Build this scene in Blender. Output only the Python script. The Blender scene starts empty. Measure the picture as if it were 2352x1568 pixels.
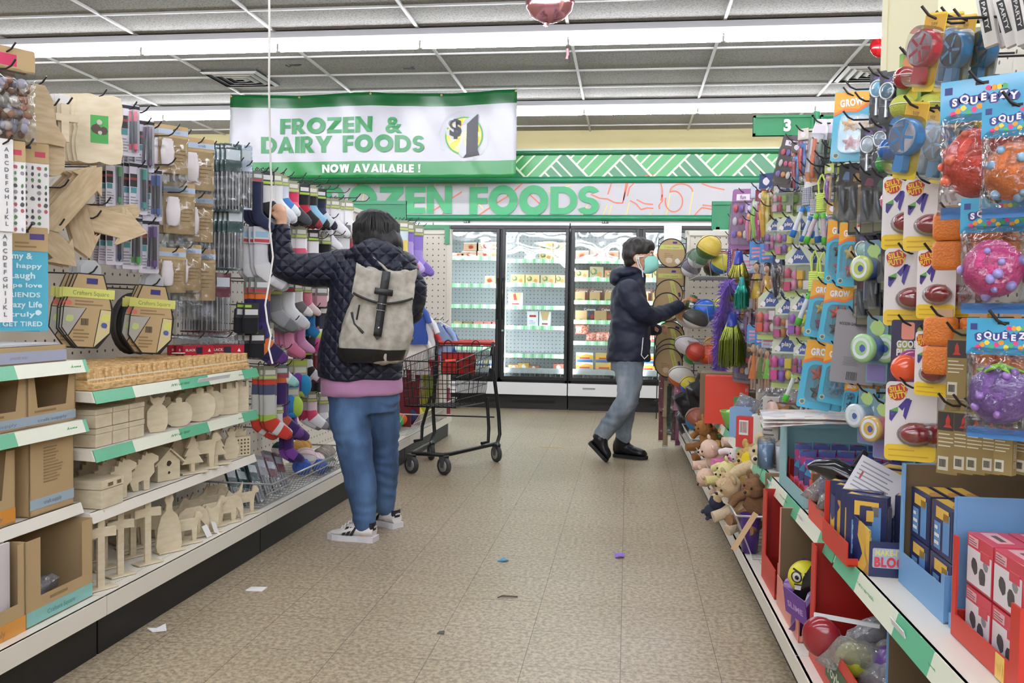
import bpy,bmesh,math,random
from math import sin,cos,pi,atan,atan2,sqrt,radians
from mathutils import Vector as V,Matrix,noise
# ---------------------------------------------------------------- camera
FPX,CX,CY=2050.0,1176.0,784.0
HC=1.12
yaw,pitch,roll=atan(264/FPX),atan(77/FPX),0.015
fwd=V((-sin(yaw)*cos(pitch),cos(yaw)*cos(pitch),-sin(pitch)))
_r=fwd.cross(V((0,0,1))).normalized();_u=_r.cross(fwd)
RIGHT=cos(roll)*_r+sin(roll)*_u;UP=cos(roll)*_u-sin(roll)*_r
CAM=V((0,0,HC))
sc=bpy.context.scene;C=sc.collection
cd=bpy.data.cameras.new('camera');co=bpy.data.objects.new('camera',cd);C.objects.link(co)
cd.sensor_width=36;cd.lens=36*FPX/2352;cd.clip_start=.05
M3=Matrix((RIGHT,UP,-fwd)).transposed()
co.matrix_world=Matrix.Translation(CAM)@M3.to_4x4()
sc.camera=co
# ---------------------------------------------------------------- world, exposure
sc.view_settings.view_transform='Standard'
sc.view_settings.look='None'
sc.view_settings.gamma=1
sc.view_settings.use_curve_mapping=False
sc.view_settings.exposure=0.36
sc.cycles.use_denoising=True
sc.cycles.max_bounces=8
sc.cycles.transparent_max_bounces=24
sc.cycles.sample_clamp_indirect=6
w=bpy.data.worlds.new('world');sc.world=w;w.use_nodes=True
w.node_tree.nodes['Background'].inputs[0].default_value=(.75,.78,.82,1)
w.node_tree.nodes['Background'].inputs[1].default_value=0.35
TUBE=42.0 # brightness of the fluorescent tubes
# ---------------------------------------------------------------- picking points of the place
def ray(px,py):return fwd+RIGHT*((px-CX)/FPX)-UP*((py-CY)/FPX)
def hit(px,py,n,p0):
 d=ray(px,py);n=V(n);return CAM+d*((V(p0)-CAM).dot(n)/d.dot(n))
def onY(px,py,y):return hit(px,py,(0,1,0),(0,y,0))
def onZ(px,py,z):return hit(px,py,(0,0,1),(0,0,z))
class Gondola: # aisle side of a shelving run: s along it, d out from its front, z up
 def __init__(g,p0,ang,side):
  g.p0=V(p0);g.u=V((sin(ang),cos(ang),0));g.n=V((g.u.y,-g.u.x,0))*side
  g.side=side;g.rz=pi/2-ang if side>0 else-pi/2-ang
 def at(g,s,d,z):return g.p0+g.u*s+g.n*d+V((0,0,z))
 def sz(g,px,py,d):
  p=hit(px,py,g.n,g.p0+g.n*d);return(p-g.p0).dot(g.u),p.z
 def pt(g,px,py,d):return hit(px,py,g.n,g.p0+g.n*d)
 def sd(g,px,py,z):
  p=onZ(px,py,z);return(p-g.p0).dot(g.u),(p-g.p0).dot(g.n)
 def bar(g,mb,s0,s1,d0,d1,z0,z1,m=0): # box in gondola coordinates
  P=[g.at(s,d,z)for z in(z0,z1)for s,d in((s0,d0),(s1,d0),(s1,d1),(s0,d1))]
  mb.hexa(P,m)
GL=Gondola((-1.71,.04,0),.024,1)
GR=Gondola((.568,.008,0),-.014,-1)
def scale_at(p):return(V(p)-CAM).dot(fwd)/FPX # metres per pixel at p
# ---------------------------------------------------------------- materials
def lin(c):
 if isinstance(c,str):c=tuple(int(c[i:i+2],16)/255 for i in(0,2,4))
 return tuple(x/12.92 if x<=.04045 else((x+.055)/1.055)**2.4 for x in c[:3])+(1,)
_m={}
def mat(col,rough=.5,metal=0.,name=None,bump=None,trans=0.,emit=0.,spec=.5,sheen=0.,alpha=None,coat=0.):
 key=(col if isinstance(col,str)else tuple(col),rough,metal,bump,trans,emit,sheen,alpha,coat,spec)
 if key in _m:return _m[key]
 m=bpy.data.materials.new(name or 'm_%s'%(col,));m.use_nodes=True
 n=m.node_tree.nodes;b=n['Principled BSDF']
 b.inputs['Base Color'].default_value=lin(col);b.inputs['Roughness'].default_value=rough
 b.inputs['Metallic'].default_value=metal;b.inputs['Specular IOR Level'].default_value=spec
 if trans:b.inputs['Transmission Weight'].default_value=trans
 if coat:b.inputs['Coat Weight'].default_value=coat;b.inputs['Coat Roughness'].default_value=.08
 if sheen:b.inputs['Sheen Weight'].default_value=sheen
 if emit:b.inputs['Emission Color'].default_value=lin(col);b.inputs['Emission Strength'].default_value=emit
 if alpha is not None:b.inputs['Alpha'].default_value=alpha
 if bump: # (scale, strength)
  t=n.new('ShaderNodeTexCoord');x=n.new('ShaderNodeTexNoise');u=n.new('ShaderNodeBump')
  x.inputs['Scale'].default_value=bump[0];x.inputs['Detail'].default_value=3
  u.inputs['Strength'].default_value=bump[1];u.inputs['Distance'].default_value=.01
  L=m.node_tree.links
  L.new(t.outputs['Object'],x.inputs['Vector']);L.new(x.outputs['Fac'],u.inputs['Height']);L.new(u.outputs['Normal'],b.inputs['Normal'])
 _m[key]=m;return m
def nodes(m):return m.node_tree.nodes,m.node_tree.links,m.node_tree.nodes['Principled BSDF']
def ramp_mat(name,cols,kind='voronoi',scale=20.,rough=.5,detail=2.,stops=None,interp='CONSTANT',vec=(1,1,1),bump=0.,coat=0.,distort=0.):
 """a printed or woven surface: procedural texture through a colour ramp"""
 m=bpy.data.materials.new(name);m.use_nodes=True;n,L,b=nodes(m)
 t=n.new('ShaderNodeTexCoord');mp=n.new('ShaderNodeMapping');mp.inputs['Scale'].default_value=vec
 L.new(t.outputs['Object'],mp.inputs['Vector'])
 if kind=='voronoi':
  x=n.new('ShaderNodeTexVoronoi');x.inputs['Scale'].default_value=scale
  s=n.new('ShaderNodeSeparateColor');L.new(x.outputs['Color'],s.inputs[0]);out=s.outputs[0]
 elif kind=='wave':
  x=n.new('ShaderNodeTexWave');x.inputs['Scale'].default_value=scale;x.inputs['Distortion'].default_value=distort;out=x.outputs['Fac']
 else:
  x=n.new('ShaderNodeTexNoise');x.inputs['Scale'].default_value=scale;x.inputs['Detail'].default_value=detail;out=x.outputs['Fac']
 L.new(mp.outputs[0],x.inputs['Vector'])
 r=n.new('ShaderNodeValToRGB');r.color_ramp.interpolation=interp;e=r.color_ramp.elements
 k=len(cols);stops=stops or([i/k for i in range(k)]if kind!='noise' else[.3+.4*i/k for i in range(k)])
 while len(e)<k:e.new(.5)
 for i,c in enumerate(cols):e[i].position=stops[i];e[i].color=lin(c)
 L.new(out,r.inputs[0]);L.new(r.outputs[0],b.inputs['Base Color']);b.inputs['Roughness'].default_value=rough
 if coat:b.inputs['Coat Weight'].default_value=coat
 if bump:
  u=n.new('ShaderNodeBump');u.inputs['Strength'].default_value=bump;u.inputs['Distance'].default_value=.005
  L.new(out,u.inputs['Height']);L.new(u.outputs[0],b.inputs['Normal'])
 return m
def clear_mat(name,tint='ffffff',gloss=.18,rough=.12,bump=0.,scale=14.,haze=.0):
 """thin clear plastic film or glass: see-through with real reflections"""
 m=bpy.data.materials.new(name);m.use_nodes=True;n=m.node_tree.nodes;L=m.node_tree.links;n.clear()
 o=n.new('ShaderNodeOutputMaterial');t=n.new('ShaderNodeBsdfTransparent');t.inputs[0].default_value=lin(tint)
 g=n.new('ShaderNodeBsdfGlossy');g.inputs['Roughness'].default_value=rough
 f=n.new('ShaderNodeLayerWeight');f.inputs['Blend'].default_value=.25
 a=n.new('ShaderNodeMath');a.operation='MULTIPLY_ADD';a.inputs[1].default_value=.6;a.inputs[2].default_value=gloss;a.use_clamp=True
 mx=n.new('ShaderNodeMixShader')
 L.new(f.outputs['Fresnel'],a.inputs[0]);L.new(a.outputs[0],mx.inputs[0]);L.new(t.outputs[0],mx.inputs[1]);L.new(g.outputs[0],mx.inputs[2])
 out=mx
 if haze:
  d=n.new('ShaderNodeBsdfDiffuse');d.inputs[0].default_value=lin('e8eaee');mh=n.new('ShaderNodeMixShader');mh.inputs[0].default_value=haze
  L.new(mx.outputs[0],mh.inputs[1]);L.new(d.outputs[0],mh.inputs[2]);out=mh
 L.new(out.outputs[0],o.inputs[0])
 if bump:
  tc=n.new('ShaderNodeTexCoord');x=n.new('ShaderNodeTexNoise');x.inputs['Scale'].default_value=scale;x.inputs['Detail'].default_value=1
  u=n.new('ShaderNodeBump');u.inputs['Strength'].default_value=bump;u.inputs['Distance'].default_value=.02
  L.new(tc.outputs['Object'],x.inputs['Vector']);L.new(x.outputs['Fac'],u.inputs['Height'])
  L.new(u.outputs[0],g.inputs['Normal']);L.new(u.outputs[0],f.inputs['Normal'])
 return m
 # ---------------------------------------------------------------- mesh builder
class MB:
 def __init__(s):s.v=[];s.f=[];s.m=[];s.sm=[]
 def add(s,vs,fs,m=0,sm=False,M=None):
  o=len(s.v)
  s.v+=[tuple(M@V(p))if M else tuple(p)for p in vs]
  for f in fs:s.f.append([i+o for i in f]);s.m.append(m);s.sm.append(sm)
  return s
 def hexa(s,P,m=0,M=None):
  P=[V(p)for p in P];F=[(0,3,2,1),(4,5,6,7),(0,1,5,4),(1,2,6,5),(2,3,7,6),(3,0,4,7)]
  if(P[1]-P[0]).cross(P[3]-P[0]).dot(P[4]-P[0])<0:F=[f[::-1]for f in F]
  return s.add(P,F,m,False,M)
 def box(s,x0,x1,y0,y1,z0,z1,m=0,M=None):
  return s.hexa([(x,y,z)for z in(z0,z1)for x,y in((x0,y0),(x1,y0),(x1,y1),(x0,y1))],m,M)
 def quad(s,a,b,c,d,m=0,M=None):return s.add([a,b,c,d],[(0,1,2,3)],m,False,M)
 def prism(s,poly,y0,y1,m=0,M=None,side=None):
  """polygon in x,z pushed from y0 (front) to y1"""
  a=sum(poly[i][0]*poly[(i+1)%len(poly)][1]-poly[(i+1)%len(poly)][0]*poly[i][1]for i in range(len(poly)))
  if a<0:poly=poly[::-1]
  n=len(poly);vs=[(x,y0,z)for x,z in poly]+[(x,y1,z)for x,z in poly]
  s.add(vs,[tuple(range(n))],m,False,M);s.add(vs,[tuple(range(2*n-1,n-1,-1))],m,False,M)
  s.add(vs,[(i,i+n,(i+1)%n+n,(i+1)%n)for i in range(n)],m if side is None else side,False,M);return s
 def loft(s,rings,m=0,caps=True,sm=True,M=None,close=True):
  n=len(rings[0]);vs=[p for r in rings for p in r];fs=[]
  for k in range(len(rings)-1):
   for i in range(n if close else n-1):
    j=(i+1)%n;fs.append((k*n+i,k*n+j,(k+1)*n+j,(k+1)*n+i))
  s.add(vs,fs,m,sm,M)
  if caps:s.add(rings[0],[tuple(range(n-1,-1,-1))],m,sm,M);s.add(rings[-1],[tuple(range(n))],m,sm,M)
  return s
 def tube(s,pts,r,n=8,m=0,caps=True,M=None,flat=1.,closed=False):
  pts=[V(p)for p in pts];k=len(pts);R=r if isinstance(r,(list,tuple))else[r]*k
  rings=[];up=None
  for i,p in enumerate(pts):
   if closed:t=pts[(i+1)%k]-pts[i-1]
   else:t=pts[min(i+1,k-1)]-pts[max(i-1,0)]
   t.normalize()
   if up is None:
    up=V((0,0,1))if abs(t.z)<.9 else V((0,1,0))
   a=t.cross(up).normalized();b=a.cross(t).normalized();up=b
   rings.append([tuple(p+(a*cos(2*pi*j/n)-b*sin(2*pi*j/n)*flat)*R[i])for j in range(n)])
  if closed:rings.append(rings[0]);caps=False
  return s.loft(rings,m,caps,True,M)
 def lathe(s,prof,n=20,m=0,M=None,caps=True):
  """profile of (r, z) turned about z"""
  return s.loft([[(r*cos(2*pi*j/n),r*sin(2*pi*j/n),z)for j in range(n)]for r,z in prof],m,caps,True,M)
 def ball(s,c,r,nu=16,nv=10,m=0,M=None):
  r=(r,r,r)if not isinstance(r,(tuple,list))else r
  rings=[]
  for k in range(nv+1):
   a=-pi/2+pi*k/nv;q=max(cos(a),.02)
   rings.append([(c[0]+r[0]*q*cos(2*pi*j/nu),c[1]+r[1]*q*sin(2*pi*j/nu),c[2]+r[2]*sin(a))for j in range(nu)])
  return s.loft(rings,m,True,True,M)
 def mesh(s,vs_fs,m=0,M=None,sm=False):return s.add(vs_fs[0],vs_fs[1],m,sm,M)
 def build(s,name,mats,parent=None,bevel=0.,seg=1,fn=None):
  me=bpy.data.meshes.new(name);me.from_pydata(s.v,[],s.f)
  if not isinstance(mats,(list,tuple)):mats=[mats]
  for x in mats:me.materials.append(x)
  for p,i,q in zip(me.polygons,s.m,s.sm):p.material_index=min(i,len(mats)-1);p.use_smooth=q
  if bevel:
   b=bmesh.new();b.from_mesh(me);bmesh.ops.remove_doubles(b,verts=b.verts,dist=1e-6)
   E=[e for e in b.edges if len(e.link_faces)==2 and e.calc_face_angle(0)>.6 and not e.smooth or(len(e.link_faces)==2 and e.calc_face_angle(0)>.6)]
   bmesh.ops.bevel(b,geom=E,offset=bevel,segments=seg,affect='EDGES',profile=.5,clamp_overlap=True)
   b.to_mesh(me);b.free()
  me.update()
  o=bpy.data.objects.new(name,me);C.objects.link(o)
  if parent:o.parent=parent;_kids.setdefault(parent.name,[]).append(o)
  return o
def tag(o,label=None,cat=None,group=None,kind=None):
 if label:o['label']=label
 if cat:o['category']=cat
 if group:o['group']=group
 if kind:o['kind']=kind
 return o
def thing(name,label,cat,loc=(0,0,0),rz=0,group=None):
 o=bpy.data.objects.new(name,None);C.objects.link(o);o.empty_display_size=.05
 o.location=loc;o.rotation_euler=(0,0,rz);return tag(o,label,cat,group)
def struct(name,mb,m):return tag(mb.build(name,m),kind='structure')
_kids={}
def dup(root,loc=None,rz=None,label=None,group=None,rot=None):
 def cp(o,par):
  c=o.copy();C.objects.link(c)
  if par:c.parent=par
  for ch in KIDS(o):cp(ch,c)
  return c
 r=cp(root,None)
 if loc is not None:r.location=loc
 if rz is not None:r.rotation_euler=(root.rotation_euler[0],root.rotation_euler[1],rz)
 if rot is not None:r.rotation_euler=rot
 if label:r['label']=label
 if group:r['group']=group
 return r
def KIDS(o):return list(_kids.get(o.name,()))
def T(x=0,y=0,z=0):return Matrix.Translation((x,y,z))
def RZ(a):return Matrix.Rotation(a,4,'Z')
def RX(a):return Matrix.Rotation(a,4,'X')
def RY(a):return Matrix.Rotation(a,4,'Y')
rnd=random.Random(7)
# ---------------------------------------------------------------- lettering
_txt={}
def text_mesh(s,bold=.0):
 """flat letters, cap height about .7, in x,z facing -y"""
 if(s,bold)in _txt:return _txt[(s,bold)]
 cu=bpy.data.curves.new('t','FONT');cu.body=s;cu.align_x='CENTER';cu.offset=bold;cu.space_character=1+bold*2.2;cu.resolution_u=4
 o=bpy.data.objects.new('t',cu)
 me=o.to_mesh()
 vs=[(v.co.x,0,v.co.y)for v in me.vertices];fs=[tuple(p.vertices)for p in me.polygons]
 xs=[v[0]for v in vs]or[0];cx=(min(xs)+max(xs))/2;wd=max(xs)-min(xs)
 vs=[(x-cx,y,z)for x,y,z in vs]
 o.to_mesh_clear();bpy.data.objects.remove(o);bpy.data.curves.remove(cu)
 _txt[(s,bold)]=(vs,fs,wd);return _txt[(s,bold)]
def put_text(mb,s,M,h,m=0,bold=.0,width=None):
 """letters of cap height h centred at M's origin (or squeezed to width)"""
 vs,fs,wd=text_mesh(s,bold);k=h/.7;kx=width/wd if width else k
 mb.add([(x*kx,y,(z-.35)*k)for x,y,z in vs],fs,m,False,M)
def arc(cx,cz,r,a0,a1,n=16):return[(cx+r*cos(a0+(a1-a0)*i/n),cz+r*sin(a0+(a1-a0)*i/n))for i in range(n+1)]
def glyph(ch):
 """heavy geometric capitals: (polys, width) with cap height 1"""
 P=[];s=.27
 R=lambda x0,x1,z0,z1:P.append([(x0,z0),(x1,z0),(x1,z1),(x0,z1)])
 def ring(cx,cz,ro,ri,a0,a1,sx=1.,n=20):
  for i in range(n):
   b0=a0+(a1-a0)*i/n;b1=a0+(a1-a0)*(i+1)/n
   P.append([(cx+ri*sx*cos(b0),cz+ri*sin(b0)),(cx+ro*sx*cos(b0),cz+ro*sin(b0)),(cx+ro*sx*cos(b1),cz+ro*sin(b1)),(cx+ri*sx*cos(b1),cz+ri*sin(b1))])
 w=.6
 if ch=='F':R(0,s,0,1);R(s,.62,.78,1);R(s,.6,.38,.6);w=.62
 elif ch=='E':R(0,s,0,1);R(s,.62,.78,1);R(s,.6,.39,.61);R(s,.62,0,.22);w=.62
 elif ch=='L':R(0,s,0,1);R(s,.56,0,.22);w=.56
 elif ch=='I':R(0,s,0,1);w=s
 elif ch=='O':ring(.55,.5,.53,.24,0,2*pi,n=36);w=1.1
 elif ch=='D':R(0,s,0,1);R(s,.42,.77,1);R(s,.42,0,.23);ring(.42,.5,.5,.27,-pi/2,pi/2);w=.92
 elif ch=='R':
  R(0,s,0,1);R(s,.4,.8,1);R(s,.4,.38,.58);ring(.4,.69,.31,.11,-pi/2,pi/2);P.append([(.26,.4),(.52,0),(.84,0),(.52,.44)]);w=.82
 elif ch=='B':
  R(0,s,0,1);R(s,.4,.82,1);R(s,.42,.43,.6);R(s,.42,0,.19);ring(.4,.73,.27,.09,-pi/2,pi/2);ring(.42,.29,.29,.1,-pi/2,pi/2);w=.72
 elif ch=='Z':R(.03,.8,.78,1);R(0,.82,0,.22);P.append([(0,.22),(.36,.22),(.8,.78),(.44,.78)]);w=.82
 elif ch=='N':R(0,s,0,1);R(.68,.95,0,1);P.append([(0,1),(.27,1),(.95,0),(.68,0)]);w=.95
 elif ch=='A':P.append([(0,0),(.3,0),(.62,1),(.4,1)]);P.append([(.72,0),(1.02,0),(.62,1),(.4,1)]);R(.25,.78,.16,.36);w=1.02
 elif ch=='V':P.append([(0,1),(.3,1),(.62,0),(.4,0)]);P.append([(.72,1),(1.02,1),(.62,0),(.4,0)]);w=1.02
 elif ch=='W':
  for o in(0,.56):P.append([(o,1),(o+.28,1),(o+.5,0),(o+.25,0)]);P.append([(o+.44,1),(o+.7,1),(o+.5,0),(o+.25,0)])
  w=1.26
 elif ch=='Y':P.append([(0,1),(.31,1),(.62,.4),(.35,.36)]);P.append([(.97,1),(.66,1),(.35,.4),(.62,.36)]);R(.35,.62,0,.42);w=.97
 elif ch=='S':
  ring(.36,.7,.3,.1,.12*pi,1.5*pi,1.1);ring(.34,.3,.3,.1,-.9*pi,.5*pi,1.1);w=.7
 elif ch=='!':P.append([(.02,1),(.3,1),(.24,.34),(.08,.34)]);R(.04,.28,0,.24);w=.32
 return P,w
def big_text(mb,s,x0,x1,z0,z1,m,y=0.,gap=.07,M=None,sp=.45,bend=None):
 """a line of heavy capitals stretched between x0..x1, z0..z1"""
 G=[(c,)+(glyph(c)if c not in ' &' else([],sp if c==' ' else .95))for c in s]
 tot=sum(g[2]for g in G)+gap*(len(G)-1);k=(x1-x0)/tot;h=z1-z0;x=0
 for c,P,wd in G:
  if c=='&':
   vs,fs,w2=text_mesh('&',.035);mb.add([(x0+(x+.475)*k+vx*.95*k/w2,y,z0+vz/.72*h)for vx,_,vz in vs],fs,m,False,M)
  for q,p in enumerate(P):
   a=sum(p[i][0]*p[(i+1)%len(p)][1]-p[(i+1)%len(p)][0]*p[i][1]for i in range(len(p)))
   if a<0:p=p[::-1]
   mb.add([(x0+(x+px)*k,y-.0003*q,z0+pz*h)for px,pz in p],[tuple(range(len(p)))],m,False,M)
  x+=wd+gap
  # ================================================================ the room
CEIL=3.42;WB=11.67;FZ=9.8
XL,XR,YF=-8.6,8.4,-17.5
grid_x=onZ(1303,87,CEIL-.12).x;GXP=1.243 # tee bars in line with the tube joints
row_y=[onZ(1400,y,CEIL).y for y in(117,161,200)];GYP=(row_y[2]-row_y[0])/2
# floor: vinyl tiles, speckled beige, worn to a soft shine
mf=bpy.data.materials.new('vinyl_floor');mf.use_nodes=True;n,L,b=nodes(mf)
tc=n.new('ShaderNodeTexCoord');ns=n.new('ShaderNodeTexNoise');ns.inputs['Scale'].default_value=60;ns.inputs['Detail'].default_value=2;ns.inputs['Roughness'].default_value=.7
r=n.new('ShaderNodeValToRGB');r.color_ramp.elements[0].position=.38;r.color_ramp.elements[1].position=.62
r.color_ramp.elements[0].color=lin('8c7e68');r.color_ramp.elements[1].color=lin('bcae95')
n2=n.new('ShaderNodeTexNoise');n2.inputs['Scale'].default_value=1.3;n2.inputs['Detail'].default_value=2
r2=n.new('ShaderNodeValToRGB');r2.color_ramp.elements[0].color=lin('e9e4dc');r2.color_ramp.elements[1].color=lin('ffffff');r2.color_ramp.elements[0].position=.3;r2.color_ramp.elements[1].position=.75
mx=n.new('ShaderNodeMix');mx.data_type='RGBA';mx.blend_type='MULTIPLY';mx.inputs[0].default_value=1
br=n.new('ShaderNodeTexBrick');br.offset=0;br.inputs['Scale'].default_value=1;br.inputs['Brick Width'].default_value=.305;br.inputs['Row Height'].default_value=.305;br.inputs['Mortar Size'].default_value=.0012
br.inputs['Color1'].default_value=(1,1,1,1);br.inputs['Color2'].default_value=(.97,.97,.965,1);br.inputs['Mortar'].default_value=lin('8f8474')
m2=n.new('ShaderNodeMix');m2.data_type='RGBA';m2.blend_type='MULTIPLY';m2.inputs[0].default_value=1
for x in(ns,n2,br):L.new(tc.outputs['Object'],x.inputs['Vector'])
L.new(ns.outputs['Fac'],r.inputs[0]);L.new(n2.outputs['Fac'],r2.inputs[0]);L.new(r.outputs[0],mx.inputs[6]);L.new(r2.outputs[0],mx.inputs[7])
L.new(mx.outputs[2],m2.inputs[6]);L.new(br.outputs[0],m2.inputs[7]);L.new(m2.outputs[2],b.inputs['Base Color'])
b.inputs['Roughness'].default_value=.3;b.inputs['Specular IOR Level'].default_value=.5
rr=n.new('ShaderNodeMapRange');rr.inputs[3].default_value=.36;rr.inputs[4].default_value=.42;L.new(n2.outputs['Fac'],rr.inputs[0]);L.new(rr.outputs[0],b.inputs['Roughness'])
mb=MB();mb.box(XL,XR,YF,WB,-.1,0);struct('floor',mb,mf)
# ceiling: mineral tiles lying in a grid of white tees
mc=ramp_mat('ceiling_tile',['66635f','7b7873','8a8782'],'noise',70,.95,3,[.33,.42,.55],'LINEAR',bump=.5)
mb=MB();mb.box(XL,XR,YF,WB+.1,CEIL+.012,CEIL+.1);struct('ceiling',mb,mc)
mb=MB()
x=grid_x-GXP*math.floor((grid_x-XL)/GXP)
while x<XR:mb.box(x-.012,x+.012,YF,WB,CEIL-.004,CEIL+.02);x+=GXP
y=row_y[0]-GYP*math.floor((row_y[0]-YF)/GYP)
while y<WB:mb.box(XL,XR,y-.012,y+.012,CEIL-.002,CEIL+.02);y+=GYP
struct('trim_1',mb,mat('b0afac',.5))
cream=mat('bbb083',.8)
mb=MB();mb.box(XL,XR,WB,WB+.1,0,CEIL+.1);struct('wall_back',mb,cream)
mb=MB();mb.box(XL-.1,XL,YF,WB,0,CEIL+.1);struct('wall_left',mb,cream)
mb=MB();mb.box(XR,XR+.1,YF,WB,0,CEIL+.1);struct('wall_right',mb,cream)
mb=MB();mb.box(XL,XR,YF-.1,YF,0,CEIL+.1);struct('wall_front',mb,cream)
# boxed column standing in the right-hand shelving run
pc=GR.pt(2027,100,-.47);sC=GR.sz(2027,100,-.47)[0]
pc2=GR.sz(2150,60,-.47)[0]
mb=MB();GR.bar(mb,sC-.62,sC,-.47,-.98,0,CEIL+.01);struct('column',mb,mat('dcd5ae',.7))
mb=MB();GR.bar(mb,sC-.07,sC+.004,-.466,-.474,0,CEIL);struct('trim_2',mb,mat('d3cba4',.6))
# ---------------------------------------------------------------- fluorescent strips: the light of the place
white=mat('bcbcc2',.45);tubem=mat('f4f7ff',.4,name='lit_tube',emit=TUBE);sock=mat('c9c7c0',.4);dark=mat('1d1d1f',.45)
y1=onZ(1400,62,CEIL).y;y2=onZ(1400,234,CEIL).y
def strip_light():
 t=thing('ceiling_light','x','ceiling light')
 h=MB();h.prism([(-.1,0),(.1,0),(.1,-.05),(.04,-.078),(-.04,-.078),(-.1,-.05)],-GXP/2,GXP/2,0,RZ(pi/2));h.build('housing',white,t)
 g=MB();g.tube([(-GXP/2+.022,0,-.115),(GXP/2-.022,0,-.115)],.027,12);g.build('tube',tubem,t)
 for s in(-1,1):
  k=MB();k.box(s*(GXP/2-.026),s*(GXP/2-.004),-.016,.016,-.14,-.07);k.box(s*(GXP/2-.02),s*(GXP/2-.008),-.022,.022,-.12,-.1);k.build('lamp_holder',sock,t)
 return t
L0=strip_light();first=True
for ri,(ry,nm)in enumerate(((y1,'nearer visible row'),(y2,'farther visible row'),(y1-2.72,0),(y1-5.44,0),(y1-8.16,0),(y1-10.88,0),(y1-13.6,0),(y1-16.32,0),(y1-19.04,0),(y1-21.76,0))):
 for k in range(-6,6):
  xx=grid_x+GXP*(k+.5)
  if xx<XL+.7 or xx>XR-.7:continue
  if not nm and not(-5<=k<=4):continue
  o=L0 if first else dup(L0);first=False
  o.location=(xx,ry,CEIL)
  if nm:
   o['label']='white fluorescent strip light with a lit bare tube, one of the %s'%nm;o['group']='fluorescent strips, %s'%nm
  else:o['label']='white fluorescent strip light on the ceiling nearer than the visible rows';o['group']='fluorescent strips above the viewer'
  # two square diffusers
def vent(px,py,label):
 p=onZ(px,py,CEIL-.01);t=thing('ceiling_vent',label,'air vent',(p.x,p.y,CEIL))
 b=MB();b.box(-.3,.3,-.3,.3,-.008,.01);b.build('backing',mat('3a3a3a',.6),t)
 for i,k in enumerate((.3,.225,.15,.08)):
  f=MB();a,c=k,k-.035
  for sx,sy in((1,0),(-1,0),(0,1),(0,-1)):
   if sx:q=[(sx*a,-a,-.006),(sx*a,a,-.006),(sx*c,c,-.026),(sx*c,-c,-.026)]
   else:q=[(-a,sy*a,-.006),(a,sy*a,-.006),(c,sy*c,-.026),(-c,sy*c,-.026)]
   f.add(q+[(x,y,z+.004)for x,y,z in q],[(0,1,2,3),(7,6,5,4),(0,4,5,1),(1,5,6,2),(2,6,7,3),(3,7,4,0)])
  f.build('louvre',mat('b9b9b6',.4),t)
vent(552,182,'square white ceiling vent above the left corner of the hanging banner')
vent(2005,170,'square white ceiling vent beside the cream column')
# scraps left on the ceiling
mb=MB()
p=onZ(675,148,CEIL-.02)
mb.tube([V((-.09,.02,0)),V((-.05,.0,-.02)),V((.02,-.02,-.01)),V((.09,-.05,-.02)),V((.05,-.06,-.03)),V((-.02,-.05,-.02)),V((.0,-.01,-.01))],.006,5)
o=mb.build('ribbon_scrap',dark);o.location=p;tag(o,'curled scrap of black ribbon stuck to the ceiling left of the banner top','ribbon scrap')
mb=MB();mb.box(-.05,.05,-.01,.01,-.01,.0);mb.box(.03,.06,-.04,.02,-.01,0)
o=mb.build('tape_scrap',dark);o.location=onZ(938,156,CEIL-.006);tag(o,'small dark scrap of tape on the ceiling above the banner','tape scrap')
mb=MB();mb.tube([(0,0,0),(.005,0,-.05),(-.004,0,-.09)],.012,6);mb.tube([(.015,0,-.06),(.02,0,-.12)],.008,6,1)
o=mb.build('balloon_scrap',[mat('c98a92',.4),dark]);o.location=onZ(1303,112,CEIL);tag(o,'burst balloon scrap dangling from the ceiling under a tube joint','balloon scrap')
# ================================================================ freezers along the back wall
def zf(py,px=1300):return onY(px,py,FZ).z
def xf(px,py=700):return onY(px,py,FZ).x
zk,zw,zd0,zd1,zh=.165,.30,.42,zf(529),zf(512)
black=mat('17181b',.35);wht=mat('e9eaec',.4);wire=mat('d9dbdd',.35)
glass=clear_mat('freezer_glass','f6fbfa',.04,.03,.6,2.4)
led=mat('f5fbff',.4,name='freezer_led',emit=22)
mdot=bpy.data.materials.new('pegboard_white');mdot.use_nodes=True
def peg_mat(m,base,hole,pitch=.0254*2,r=.005):
 n,L,b=nodes(m);tc=n.new('ShaderNodeTexCoord');sx=n.new('ShaderNodeSeparateXYZ');L.new(tc.outputs['Object'],sx.inputs[0])
 def cell(out):
  a=n.new('ShaderNodeMath');a.operation='DIVIDE';a.inputs[1].default_value=pitch;L.new(out,a.inputs[0])
  f=n.new('ShaderNodeMath');f.operation='FRACT';L.new(a.outputs[0],f.inputs[0])
  s=n.new('ShaderNodeMath');s.operation='SUBTRACT';s.inputs[1].default_value=.5;L.new(f.outputs[0],s.inputs[0])
  q=n.new('ShaderNodeMath');q.operation='POWER';q.inputs[1].default_value=2;L.new(s.outputs[0],q.inputs[0]);return q.outputs[0]
 a=n.new('ShaderNodeMath');a.operation='ADD';L.new(cell(sx.outputs[0]),a.inputs[0]);L.new(cell(sx.outputs[2]),a.inputs[1])
 c=n.new('ShaderNodeMath');c.operation='LESS_THAN';c.inputs[1].default_value=(r/pitch)**2;L.new(a.outputs[0],c.inputs[0])
 x=n.new('ShaderNodeMix');x.data_type='RGBA';x.inputs[6].default_value=lin(base);x.inputs[7].default_value=lin(hole);L.new(c.outputs[0],x.inputs[0])
 L.new(x.outputs[2],b.inputs['Base Color']);b.inputs['Roughness'].default_value=.55;return m
peg_mat(mdot,'dfe3e6','6d747a',.045,.006)
green_strip=ramp_mat('freezer_price_strip',['8fd39a','dff1e2','a8dcae','e9f6ea'],'wave',3.1,.4,vec=(1,0,0))
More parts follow.
